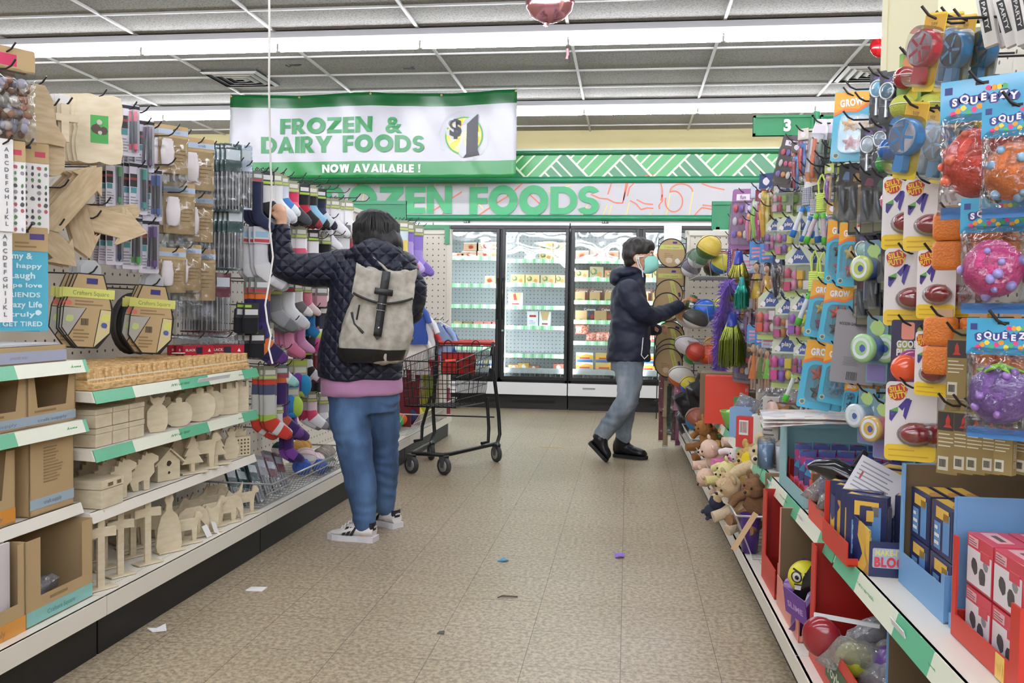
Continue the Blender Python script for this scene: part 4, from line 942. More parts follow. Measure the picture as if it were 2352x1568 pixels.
# base deck boxes
t=box_at('display_box','kraft box of white boards with orange stripe in the lower left corner','box',GL,2.03,-.18,.191)
a=tray(t,.44,.34,.25,kraft,.004,0);windowed(a,.44,.25,-.17,.004,[(-.2,.19,.085,.25,.0)]);lab(a,-.22,.22,.0,.045,1,-.1706);put_text(a,'craft supply',T(.08,-.172,.022),.018,2);lines(a,-.1,.2,.06,.075,1,2,-.1706,.6);a.build('carton',[kraft,mat('d0903f',.6),kraftd],t)
for i in range(8):
 o=thing('white_board','x','board',GL.at(2.0,-.03-i*.018,.197),GL.rz);a=MB();a.box(-.2,.21,-.004,.004,0,.255+.006*(i%4));a.build('board',mat('d3cbce',.6),o);a=MB();a.add([(-.2,-.0045,.2),(-.1,-.0045,.25),(-.2,-.0045,.25)],[(0,1,2)]);a.build('orange_print',mat('c88a58',.6),o);setlabel(o,'white craft board standing in the kraft box at the lower left corner','white boards in the lower left box')
t=box_at('display_box','open kraft box with teal stripe on the lowest left deck','box',GL,2.405,-.18,.191)
a=MB();W_,D_,H_=.3,.34,.25;a.box(-W_/2,W_/2,D_/2-.004,D_/2,0,H_+.05);a.box(-W_/2,W_/2,-D_/2,D_/2,0,.004)
for s_ in(-1,1):a.hexa([(s_*W_/2-.002,-D_/2,0),(s_*W_/2+.002,-D_/2,0),(s_*W_/2+.002,D_/2,0),(s_*W_/2-.002,D_/2,0),(s_*W_/2-.002,-D_/2,H_),(s_*W_/2+.002,-D_/2,H_),(s_*W_/2+.002,D_/2,H_),(s_*W_/2-.002,D_/2,H_)])
windowed(a,W_,H_,-D_/2,.004,[(-.09,.1,.08,.25,.0)]);lab(a,-W_/2,W_/2,.004,.045,1,-.1706);put_text(a,'Crafters Square',T(0,-.172,.024),.014,2);lines(a,-.05,.08,.055,.07,1,3,-.1706,.5);a.build('carton',[kraft,mat('86bcb5',.5),mat('4e8a86',.5),kraftd],t)
crink=clear_mat('crinkled_bag','e6e8ee',.22,.12,1.2,45,.22)
for i in range(9):
 o=thing('plastic_bag_pack','x','bag',GL.at(2.36+.04*(i%3),-.13-.05*(i//3),.2+.03*(i%2)+.02*(i//3)),GL.rz+i);a=MB();pillow(a,.09,0,.1,.05,0,8,8,.35,i*3.3);b_=a.build('bag',crink,o);b_.rotation_euler=(1.2,.3*(i%3),0)
 a=MB();a.ball((0,0,.05),(.03,.012,.035),8,6);c_=a.build('filling',mat(('8f8c96','b5b0b8','5a545c')[i%3],.4),o);c_.rotation_euler=(1.2,.3*(i%3),0);setlabel(o,'crinkled clear plastic bag pack lying in the kraft box with teal stripe','clear bags in the teal-striped box')
 # ---- wooden craft shapes on the second unit
ZS=(.836,.65,.452,.192)
r=random.Random(11)
for row in range(3): # tied rows of little wooden blocks on the top shelf
 for i in range(12):
  s=2.6+i*.096;d=-.1-row*.1
  o=thing('block_pack','x','wood blocks',GL.at(s+.046,d,ZS[0]),GL.rz)
  a=MB()
  for k in range(6):
   for j in range(2):a.box(-.046+k*.0155,-.0315+k*.0155,-.045,.045,j*.034,j*.034+.033+r.uniform(-.003,.003),k%2)
  a.build('blocks',[pine,ramp_mat('pine_dark',['a67c47','c49a63','d4b07a'],'noise',30,.7)if 'pine_dark' not in bpy.data.materials else bpy.data.materials['pine_dark']],o,.0015)
  a=MB();a.box(-.047,.047,-.0462,-.0456,.03,.036);a.build('paper_tie',mat('e0d6bd',.6),o);setlabel(o,'bundle of small square pine blocks standing on the upper craft shelf','pine block bundles')
for i,(s,L_)in enumerate(((2.72,.24),(2.98,.26),(3.25,.25),(3.52,.26),(3.68,.08))):
 o=MB();o.box(-L_/2,L_/2,-.012,.012,0,.022);o=o.build('pine_stick',pine,None,.001);o.location=GL.at(s,-.045,ZS[0]);o.rotation_euler=(0,0,GL.rz);
 o['category']='stick';setlabel(o,'square pine stick along the front of the upper craft shelf','pine sticks in front of the blocks')
o=MB();o.box(-.1,.1,-.02,.02,0,.004);o=o.build('white_strip',cardw);o.location=GL.at(3.5,-.2,.912);o.rotation_euler=(0,0,GL.rz);tag(o,'flat white card strip lying on top of the pine blocks','card')
def outline(base,mirror=True):return base+[(-x,z)for x,z in base[::-1]]if mirror else base
SH={'pumpkin':outline([(.0,.0),(.03,.004),(.05,.02),(.056,.05),(.05,.08),(.03,.098),(.012,.098),(.014,.112),(.006,.118)]),'pineapple':outline([(.0,.0),(.03,.0),(.04,.02),(.042,.06),(.03,.095),(.016,.11),(.03,.14),(.016,.132),(.008,.15)]),'tower':[(-.04,0),(.04,0),(.04,.13),(.028,.13),(.028,.105),(.012,.105),(.012,.13),(-.012,.13),(-.012,.105),(-.028,.105),(-.028,.13),(-.04,.13)],'jug':outline([(.0,.0),(.032,.0),(.045,.03),(.045,.085),(.03,.105),(.018,.112),(.03,.128),(.034,.15),(.016,.138),(.0,.142)]),'tree':outline([(.008,0),(.008,.03),(.045,.03),(.025,.06),(.036,.06),(.018,.09),(.027,.09),(.012,.115),(.004,.14)]),'cross':[(-.014,0),(.014,0),(.014,.19),(.06,.185),(.06,.222),(.014,.225),(.014,.29),(-.014,.292),(-.014,.226),(-.06,.223),(-.06,.187),(-.014,.19)],'bell':outline([(.0,.0),(.05,.0),(.055,.02),(.048,.09),(.035,.135),(.015,.155),(.012,.18),(.02,.2),(.012,.22)]),'dino':[(-.05,0),(-.03,0),(-.03,.03),(-.012,.035),(-.01,0),(.01,0),(.012,.04),(.03,.06),(.028,.09),(.045,.1),(.045,.115),(.02,.13),(.004,.128),(.0,.138),(-.006,.122),(-.016,.128),(-.02,.11),(-.032,.112),(-.032,.095),(-.046,.092),(-.044,.076),(-.056,.068),(-.052,.05),(-.064,.04),(-.058,.02)],'animal':[(-.06,0),(-.042,0),(-.038,.05),(.018,.05),(.022,0),(.04,0),(.042,.06),(.05,.09),(.066,.092),(.07,.106),(.052,.126),(.036,.124),(.03,.1),(-.045,.1),(-.062,.085),(-.068,.05)],'giraffe':[(-.04,0),(-.024,0),(-.02,.06),(.016,.06),(.02,0),(.036,0),(.038,.1),(.05,.19),(.066,.19),(.066,.204),(.044,.222),(.034,.22),(.018,.12),(-.04,.11),(-.046,.06)],'elephant':[(-.06,0),(-.035,0),(-.03,.04),(.01,.04),(.014,0),(.036,0),(.04,.06),(.056,.04),(.066,.0),(.078,.0),(.078,.06),(.066,.1),(.04,.118),(-.03,.118),(-.058,.1),(-.068,.06)],'fox':[(-.05,0),(.03,0),(.045,.03),(.05,.08),(.06,.15),(.035,.11),(.01,.1),(-.015,.12),(-.03,.09),(-.06,.07),(-.066,.03)],}
def cut(t,key,th,base,holes=False):
 a=MB();a.prism(SH[key],-th/2,th/2);o=a.build('cutout',wood,t,.0008)
 if base:a=MB();a.box(-.055,.055,-.03,.03,0,.006);a.build('stand',wood,t,.0008);o.location.z=.005
@kind('wooden_cutout','wooden shape',.15)
def wooden_cutout(t,key,base=False,th=.009):cut(t,key,th,base)
def woods(key,L_,base=False,th=.009):
 for s,d,z,k,f,lb,g in L_:stand(GL,'wooden_cutout',(key,base,th),s,d,z,k,f,lb,g)
for i,(s,d)in enumerate(((3.0,-.05),(3.0,-.11),(3.01,-.17))):woods('jug',[(s,d,ZS[1],.9,.35,'plain wooden pineapple jug cutout beside the pale boxes, %s in its file'%('front','second','third')[i],None)])
nm_=('front','second','third','fourth')
for i in range(3):woods('pumpkin',[(3.15+i*.006,-.05-.05*i,ZS[1],.95,.45,'plain wooden pumpkin cutout right of the pineapple jug, %s in its file'%nm_[i],None)])
for i in range(3):woods('pumpkin',[(3.31+i*.006,-.05-.05*i,ZS[1],1.15,.45,'wide plain wooden pumpkin cutout in the middle of the shelf, %s in its file'%nm_[i],None)])
for i in range(3):woods('pumpkin',[(3.43+i*.006,-.07-.05*i,ZS[1],1.12,.45,'plain wooden pumpkin cutout left of the castle walls, %s in its file'%nm_[i],None)])
for q,s in enumerate((3.56,3.66)):
 for i in range(3):woods('tower',[(s,-.05-.06*i,ZS[1],1.05,.4,'wooden castle wall cutout, %s column, %s in its file'%(('near','far')[q],nm_[i]),None)])
for i in range(3):
 for j in range(2):
  for d in range(2):
   o=thing('wooden_box','x','wooden box',GL.at(2.665+i*.095,-.09-d*.12,ZS[1]+j*.062),GL.rz)
   a=MB();a.box(-.044,.044,-.05,.05,0,.042);a.build('box',wood,o,.001);a=MB();a.box(-.0455,.0455,-.0515,.0515,.043,.06);a.build('lid',wood,o,.001)
   setlabel(o,'small plain lidded wooden box stacked at the near end of the middle craft shelf','lidded wooden boxes')
for i in range(2):
 for j in range(3):woods('dino',[(2.80+i*.14,-.06-.06*j,ZS[2],1.0,.35,'wooden spiny dinosaur cutout, %s of two columns, %s in its file'%(('near','far')[i],nm_[j]),None)],False,.02)
o=thing('wooden_box','plain wooden trinket box with cut openings at the near end of the lower craft shelf','wooden box',GL.at(2.68,-.08,ZS[2]),GL.rz)
a=MB();a.box(-.06,.06,-.06,.06,0,.06);a.build('box',wood,o,.001);a=MB();a.box(-.062,.062,-.062,.062,.062,.09);a.box(-.03,.0,-.0635,-.061,.068,.082,1);a.box(.02,.045,-.0635,-.061,.068,.082,1);a.build('lid',[wood,mat('6d5a40',.8)],o,.001)
o=thing('wooden_birdhouse','little plain wooden house with sloping roof among the dinosaur cutouts','birdhouse',GL.at(3.13,-.12,ZS[2]),GL.rz*.75)
a=MB();a.prism([(-.05,0),(.05,0),(.05,.07),(0,.115),(-.05,.07)],-.06,.06,0);poly_blob(a,0,.065,.012,1,-.0606,14);poly_blob(a,0,.03,.006,1,-.0606,14);a.build('house',[wood,mat('3a2f22',.8)],o,.0008)
for s_ in(-1,1):a=MB();a.hexa([(0,-.07,.118),(s_*.066,-.07,.06),(s_*.066,.07,.06),(0,.07,.118),(0,-.07,.124),(s_*.07,-.07,.064),(s_*.07,.07,.064),(0,.07,.124)]);a.build('roof_board',wood,o)
for q,(key,s,k,nm)in enumerate((('tree',3.27,1.05,'fir tree'),('animal',3.36,1.1,'deer'),('tree',3.46,1.1,'second fir tree'),('pineapple',3.6,.9,'pineapple'))):
 for j in range(3):woods(key,[(s+.01*j,-.06-.07*j,ZS[2],k,.35,'wooden %s cutout on the lower craft shelf, %s in its file'%(nm,nm_[j]),None)],key!='pineapple',.014)
o=thing('wooden_lantern','plain wooden pineapple lantern box with round holes at the far shelf end','wooden box',GL.at(3.70,-.07,ZS[2]),GL.rz*.6)
a=MB();a.box(-.035,.035,-.035,.035,0,.085)
for i in range(4):
 for j in range(5):poly_blob(a,-.024+i*.016,.012+j*.015,.005,1,-.0356,10)
a.build('box',[wood,mat('5a4a36',.8)],o,.001);a=MB();a.prism(outline([(.03,.085),(.034,.115),(.018,.105),(.014,.135),(.006,.115),(0,.14)]),-.005,.005);a.build('leaf_crown',wood,o)
for i,(s,d)in enumerate(((2.63,-.03),(2.77,-.05),(2.92,-.04),(2.66,-.13),(2.83,-.15),(2.99,-.14),(2.72,-.24),(2.9,-.25))):
 stand(GL,'wooden_cutout',('cross',True,.012),s,d,ZS[3],.86-.04*(i%2),.3,'plain wooden cross on a flat stand on the bottom craft deck','standing wooden crosses')
stand(GL,'wooden_cutout',('bell',True,.01),3.08,-.05,ZS[3],.95,.35,'plain wooden bell cutout on a stand next to the crosses')
for i,(s,d)in enumerate(((3.1,-.2),(3.17,-.27))):stand(GL,'wooden_cutout',('giraffe',True,.01),s,d,ZS[3],1.15,.35,'tall wooden giraffe cutout behind the bell, %s one'%('nearer','farther')[i])
for i in range(14):
 key=('animal','elephant','fox')[i%3]
 stand(GL,'wooden_cutout',(key,True,.01),3.2+.085*(i%7),-.04-.12*(i//7)-.03*(i%2),ZS[3],.9+.06*(i%2),.35,'small wooden %s cutout on the far half of the bottom craft deck'%{'animal':'deer','elephant':'elephant','fox':'fox'}[key],'wooden %s cutouts'%key)
for i,(s,nm)in enumerate(((3.3,'leaning'),(3.36,'curled'))):
 o=MB();o.box(-.02,.02,0,.0015,0,.05);o=o.build('price_tag',cardw);o.location=GL.at(s,.0,ZS[3]+.001);o.rotation_euler=(-.5,.3*i,GL.rz);tag(o,'%s white paper tag in front of the small wooden animals'%nm,'tag')
 # ================================================================ socks
HD=(('8f9078','d9d8cc','b8c46a'),('6b6f6a','cfd2d0','b33a44'),('c5c9cf','8fb6cf','b8333c'),('2a2a2c','d6d6d6','9ec43f'))
SOCK=[(590,395,130,('1c2442',),1,3,'long plain navy socks',1.5),(632,398,105,('e8e8ea','e8e8ea','dadbe0'),0,4,'bright white crew socks beside the raised hand',1),(612,396,112,('d6d6d8','26262a','b9babd'),3,4,'white socks with black heels left of the raised hand',1),(650,405,84,('d5dde8','4a7fc4','dfe6ee'),0,3,'white and blue patterned socks',1),(672,418,92,('d8395f','e2718a','45464c','3f4047'),0,3,'pink argyle socks with grey toes',1),(697,425,92,('1d1c20','b3263a','1d1c20','8a2330'),3,3,'black socks with red stripes',1),(716,428,88,('232327','8ec0de','8ec0de','232327'),0,3,'sky blue and black socks',1),(736,436,84,('1b2036','2d3350','c9d2d8','1b2036'),3,3,'dark navy socks with pale band',1),(768,458,80,('eceaee',),0,5,'white ankle socks in the top row',1),(800,462,78,('f0eff2',),0,5,'white ankle socks nearest the dark hair',1),(755,500,70,('e4e4ea',),1,3,'white crew socks under the top row',1),(598,524,135,('cfd0d6','d8d8dc','c5c5cb'),2,4,'large pale grey socks with a red label',1),(690,522,96,('ece6ea','d8607c','e9e2e6','9a9aa0'),0,3,'white socks with pink stripes',1),(718,530,90,('e9e7ea','ece9ec'),3,3,'white socks with a black and white label',1),(748,540,80,('161618',),0,4,'plain black socks',1),(600,640,190,('d9702e','2a2150','3a2a6e','d1702f','2a2150','5a2f72'),1,3,'long purple and orange patterned socks',1.5),(632,648,110,('77787a','8a8b8d','6d6e70'),0,3,'plain grey socks',1),(660,642,108,('e9e9eb','ebebed','d9d9de'),1,3,'white socks with a red headed card',1),(684,650,72,('e9e4e2','6f6a6c','ece8e6'),0,3,'white animal face socks',1),(706,655,66,('d57a8e','ead8d8'),0,3,'pink and cream socks',1),(662,735,84,('d487a4','c9708f'),0,3,'fuzzy pink slipper socks',1),(690,738,70,('d08bb8','d99cc4'),3,3,'ruffled lilac socks',1),(712,705,76,('1d74ad','2480ba','b8d455'),0,3,'blue socks with lime toes',1),(645,800,84,('e6ecec','e2e8e8','9fd4cc'),0,3,'white socks with mint toes',1),(706,795,80,('1a1a1c','d8d4d8','1a1a1c','d8d4d8','6f3550'),3,3,'black and white striped socks',1),(618,842,165,('cf4430','4a4f6a','c8c9c2','a7c24e','c23a2c','d4d2cc','c8382a','b8322a'),0,3,'long red fair isle socks',1.5),(645,838,165,('d06a34','3a2460','4a2f72','b0503a','35215a','6a3a86'),1,3,'long purple leaf pattern socks',1.5),(668,920,90,('6b3f8a','7d4a9c','4f2d70'),3,3,'plain purple socks',1),(715,900,84,('e9d2da','d8486e','ededf0','8d8d94'),0,3,'pink white and grey sport socks',1),(742,905,84,('b9bac0','e6e6ea','77808c','cfe0ea'),0,3,'grey and white sport socks',1),(640,930,70,('eae8ea',),0,2,'short white socks under the leaf pattern pair',1),(662,985,76,('4b2a6e','7a3f9a','31205a'),0,2,'dark purple socks just above the base basket',1),]
for x,y,h,cols,hd,n,words,ln in SOCK:
 hang(GL,'sock_pair',(cols,HD[hd],ln),x,y,h,-.12,.55,'pair of %s on the sock wall'%words,n,.028,short=words if len(words.split())<8 else ' '.join(words.split()[:6]),ext=.05)
for x,y,h,c1,c2,hd,n,words in((690,828,84,'6a2f8a','1f86b8','b4c94a',3,'purple and blue rolled slipper socks'),(672,880,80,'2a76b0','a6c94c','2d7fc0',2,'blue and lime rolled slipper socks'),(722,752,60,'303038','c8508a','d05a90',2,'dark and pink rolled slipper socks')):
 hang(GL,'sock_bag',(c1,c2,hd),x,y,h,-.10,.6,'carded pair of %s low on the sock wall'%words,n,.04,short=words)
for x,y,h,c,hd,n,words in((788,520,58,'e2e2e8',HD[1],4,'white sock bundle under the white ankle socks'),(820,530,56,'c9566f',HD[0],3,'rose sock bundle beside the hair'),(738,655,50,'d9a7b2',HD[1],3,'pale pink sock bundle under the arm'),(745,700,55,'3a3f52',HD[3],3,'slate sock bundle under the arm'),(735,790,56,'8b2f3c',HD[0],3,'dark red sock bundle by the jacket'),(742,850,50,'4a4d55',HD[3],3,'charcoal sock bundle by the pink shirt hem'),(610,745,60,'2b2347',HD[0],3,'dark violet sock bundle low in the first column'),(590,760,62,'17171c',HD[3],3,'black sock bundle low in the first column'),(575,700,66,'15151b',HD[3],2,'black sock bundle beside the maroon sleeves')):
 hang(GL,'folded_sock_pack',(c,hd),x,y,h,-.13,.5,words,n,.036,short=words)
for i in range(3): # behind the person, far end
 x,y,c,w_=((938,512,('8a70c4','b9a4e4','7d62bc','cbb8ee'),'lilac lettered socks right of the dark hair'),(960,520,('8f78c8','a590d8','8068bc'),'violet socks beside the lilac pair'),(925,508,('cfe0e6','e4c86a','e8e4e2','c85a5a'),'pastel striped socks touching the hair'))[i]
 hang(GL,'sock_pair',(c,HD[0],1.3),x,y,108,-.1,.6,'pair of '+w_,3,.03,short=w_,ext=.06)
for i,(x,y)in enumerate(((700,405),(730,412),(752,420),(775,432),(800,440),(825,452),(845,460),(752,545),(790,538),(960,505))):
 s,z=GL.sz(x,y,-.06);hook(GL,s,-.06,z,'bare metal peg hook sticking out from the sock wall')['group']='bare sock wall hooks'
 # wire baskets along the base
def wire_basket(G,s0,s1,d0,d1,z0,h,label,m=wirem,lean=.06,step=.05,sides=True):
 t=thing('wire_basket',label,'basket',G.at((s0+s1)/2,0,z0),G.rz);L_=(s1-s0)/2;y0,y1=-d1,-d0
 def Q(x,v,u_):return V((x*(1+.0*v),y0-lean*v if u_==0 else y1,h*v if u_==0 else h*v*1.0))
 a=MB()
 for v,r_ in((0,.004),(1,.005)):a.tube([Q(-L_,v,1),Q(-L_,v,0),Q(L_,v,0),Q(L_,v,1)],r_,6)
 a.tube([Q(-L_,.55,0),Q(L_,.55,0)],.003,5);a.build('rim',m,t)
 a=MB();k=max(2,int(2*L_/step))
 for i in range(k+1):x=-L_+2*L_*i/k;a.tube([Q(x,0,1),Q(x,0,0),Q(x,1,0)],.0022,5)
 if sides:
  for s_ in(-L_,L_):
   for i in range(1,4):y=y0+(y1-y0)*i/4;a.tube([(s_,y,0),(s_,y-lean*(1-i/4),h)],.0022,5)
 a.build('grid_wires',m,t);return t
wire_basket(GL,3.80,4.95,-.36,-.02,.196,.11,'low wire basket of yarn balls and clear packs on the left base deck')
for i,(s,d,z,r_,c,w_)in enumerate(((4.62,-.13,.29,.06,'d9c3c8','pale pink'),(4.78,-.22,.31,.055,'d7a75c','mustard'),(4.90,-.26,.30,.055,'c99a52','ochre'),(4.7,-.1,.26,.05,'e6d4d6','blush white'),(4.82,-.11,.27,.05,'9a9188','taupe'),(4.92,-.12,.27,.05,'a39a92','greige'),(4.6,-.26,.33,.05,'1f4a4c','dark teal'),(4.55,-.12,.25,.05,'3f62b0','royal blue'),(4.66,-.06,.235,.045,'4a6cb8','bright blue'),(4.78,-.06,.235,.045,'6f7f6a','sage green'))):
 o=thing('yarn_ball','%s ball of yarn in the low wire basket by the blue jeans'%w_,'yarn',GL.at(s,d,z))
 a=MB();a.ball((0,0,0),(r_,r_*.9,r_*.85),16,10,0)
 m_=ramp_mat('yarn_%s'%c,[c,c],'noise',5,.95,bump=0);a.build('yarn',m_,o)
 a=MB();q=random.Random(i)
 for k in range(7):
  u1=V((q.gauss(0,1),q.gauss(0,1),q.gauss(0,1))).normalized();u2=u1.orthogonal().normalized();u3=u1.cross(u2)
  a.tube([(u2*cos(b_*pi/8)+u3*sin(b_*pi/8))*r_*.99 for b_ in range(16)],r_*.07,5,0,closed=True)
 b_=a.build('strands',m_,o);b_.scale=(1,.9,.86)
 if i%3==0:a=MB();a.lathe([(r_*1.01,-.014),(r_*1.02,.014)],16,caps=False);a.build('paper_band',cardw,o)
for i in range(8):
 o,H=make('brush_sleeve',('2b5152' if i<4 else('8f4a5c' if i%2 else 'b9b4bc')));o.scale=(1,1,1);s=3.86+i*.07
 o.location=GL.at(s,-.2+.02*(i%3),.36-.02*(i%2));o.rotation_euler=(-.55,.25,GL.rz-.25);setlabel(o,'%s headed clear pack leaning in the low wire basket, %s along it'%(('dark teal','plum','grey')[0 if i<4 else 1 if i%2 else 2],('first','second','third','fourth','fifth','sixth','seventh','eighth')[i]))
 # ---- garments and bins at the far end of the run, behind the cart
for i,(x,y,c,w_,hpx)in enumerate(((948,690,'2d4a96','blue patterned',100),(962,715,'e6e4e6','white',110),(968,745,'b3202c','bright red',115),(995,738,'ddd6cc','cream',100),(1010,738,'8fa8cc','pale blue',90),(1022,745,'2a4da8','royal blue',70),(950,760,'e9e2da','ivory',100))):
 dd=.04 if x>1005 else-.1;p=GL.pt(x,y,dd);k=scale_at(p);o=thing('hanging_shirt','%s shirt on a white hanger at the far end of the left run'%w_,'shirt',p,-.2+.05*i);s_,z_=GL.sz(x,y,dd);hook(GL,s_,dd+.02,z_+.02,'faceout arm carrying the %s shirt'%w_)
 H=hpx*k;W_=H*.34;a=MB();rings=[]
 for j in range(9):
  v=j/8;ww=W_*(.25+.75*min(1,v*3))*(1+.12*v);rings.append([(ww*cos(q)+.01*sin(v*9+i),.022*sin(q)+.008*sin(q*4+v*4),-H*v+.04*min(1,1-v)*abs(cos(q))*-1)for q in[2*pi*n_/20 for n_ in range(20)]])
 a.loft(rings);a.build('shirt_body',[mat(c,.85,sheen=.2)],o)
 for s_ in(-1,1):a=MB();a.tube([(s_*W_*.6,0,-.05),(s_*W_*1.0,0,-.1),(s_*W_*1.25,0,-.17)],[.035,.035,.032],10,flat=.6);a.build('sleeve',mat(c,.85,sheen=.2),o)
 a=MB();a.tube([(s_*W_*.8,-.0,-.045+.045*(1-abs(s_)))for s_ in(-1,-.5,0,.5,1)],.005,6);a.tube([(0,0,-.0),(0,0,.03),(.015,0,.045),(.03,0,.035)],.003,6);a.build('hanger',mat('eceef0',.35),o)
for i,(x,y,hp,c,w_)in enumerate(((985,830,130,'b8c83a','lime green'),(1000,815,140,'2f4fa0','cobalt blue'),(1012,840,120,'d8d2c4','cream'),(930,850,130,'6a1722','dark red'),(950,860,120,'7a1a24','maroon'),(965,880,90,'c8c43a','yellow'),(1003,880,100,'b9c040','chartreuse'),(1020,890,60,'9a3a4a','rose'))):
 dd=.03 if x>1008 else-.1;p=GL.pt(x,y,dd);k=scale_at(p);H=hp*k;o=thing('hanging_towel','%s towel hanging behind the shopping cart'%w_,'towel',p,.1*(i%3)-.1);s_,z_=GL.sz(x,y,dd);hook(GL,s_,dd+.02,z_+.0,'peg hook carrying the %s towel'%w_);a=MB()
 rings=[[(.05*cos(q)*(1+.1*v),.014*sin(q)+.006*sin(q*3+v*3+i),-H*v)for q in[2*pi*n_/16 for n_ in range(16)]]for v in[j/6 for j in range(7)]]
 a.loft(rings);a.build('towel',mat(c,.9,sheen=.2),o);a=MB();a.box(-.02,.02,-.018,-.016,-.05,.01);a.build('card_tag',cardw,o)
wire_basket(GL,6.2,7.45,-.36,.0,.196,.15,'wire basket with folded goods behind the shopping cart on the left base',mat('d8dadb',.3,.4),.1)
for i in range(6):
 c,w_=(('3f9a52','green'),('e06a2a','orange'),('24345e','navy'),('d8cf3a','yellow'),('2b6a58','pine green'),('4a4c52','grey'))[i]
 o=MB();o.ball((0,0,0),(.09,.08,.06),14,9);o=o.build('folded_cloth',mat(c,.9));o.location=GL.at(6.35+i*.19,-.15,.27);tag(o,'%s rolled cloth in the wire basket behind the shopping cart'%w_,'cloth')
for i,(c,w_)in enumerate((('8f7cc0','lavender'),('e8d84a','yellow'),('4f9a5a','green'),('b23a5a','crimson'),('d88a3a','orange'))):
 p=GL.pt(913,1000+i*12,-.03);o=MB();o.lathe([(.001,0),(.05-.006*i,0),(.06-.006*i,.04),(.056-.006*i,.04),(.045-.006*i,.005),(.001,.005)],18);o=o.build('plastic_cup',mat(c,.4));o.location=GL.at(5.35,-.02,.19+.022*(4-i));tag(o,'%s plastic cup in the little stack right of the jeans'%w_,'cup')
 # ================================================================ toy builders
teal=mat('3f9db0',.4);org=mat('e0812c',.45);yel=mat('e8c93a',.45);whp=mat('e4e2e4',.4)
@kind('party_box','boxed pack',.2)
def party_box(t):
 a=MB();a.box(-.022,.022,-.012,.012,-.2,.01,0);lab(a,-.012,.012,-.15,-.03,1,-.012);
 for s_ in(-1,1):put_text(a,'PARTY',T(s_*.0,-.0132,-.09+.0*s_)@RY(pi/2),.012,0,.02,.1)if s_>0 else None
 a.build('box',[mat('d8d4d0',.45),mat('1c1c20',.4)],t,.0012)
@kind('wheel_toy_card','toy',.2)
def wheel_toy_card(t,c):
 a=MB();a.prism(rrect(-.04,.04,-.2,.014,.008),.0,.0015,0);lab(a,-.038,.038,-.04,.008,1,0);put_text(a,'toy',T(0,-.0012,-.015),.012,2,.02);a.build('card',[yel,mat('c99a2c',.5),mat('8a6a3a',.5)],t)
 a=MB();M_=T(0,-.002,-.085)@RX(pi/2);a.lathe([(.001,0),(.05,0),(.052,.004),(.052,.03),(.047,.036)],28,0,M_);a.lathe([(.047,.036),(.04,.033),(.001,.033)],28,1,M_)
 for i in range(5):q=2*pi*i/5;a.box(.008,.04,-.004,.004,.033,.037,0,M_@RZ(q))
 a.prism([(-.014,-.13),(.014,-.13),(.018,-.175),(.012,-.182),(-.012,-.182),(-.018,-.175)],-.032,-.006,0);a.build('wheel',[mat(c,.25,coat=.4),mat('e6e2ea',.25,coat=.4)],t)
 a=MB();a.prism(rrect(-.05,.05,-.19,-.025,.04,6),-.042,-.001,0);a.build('blister',blister,t)
@kind('ball_card','toy',.17)
def ball_card(t,c,rough):
 a=MB();a.prism(rrect(-.04,.04,-.17,.014,.006),0,.0015,0);poly_blob(a,0,-.02,.03,1,-.0006,10);poly_blob(a,.01,-.14,.025,2,-.0006,10,3);a.build('card',[mat('7fa45a',.5),mat('d98a4a',.5),mat('d9c94a',.5)],t)
 a=MB();a.ball((0,-.04,-.085),.04,22,14);a.build('ball',mat(c,.6 if rough else .18,bump=(220,.6)if rough else None,coat=0 if rough else .5),t)
 a=MB();a.tube([(-.0405*cos(q),-.04-.0405*sin(q)*1,-.08)for q in[i*pi/14 for i in range(29)]],.0018,5);a.build('seam',mat('e8e6da',.4),t)
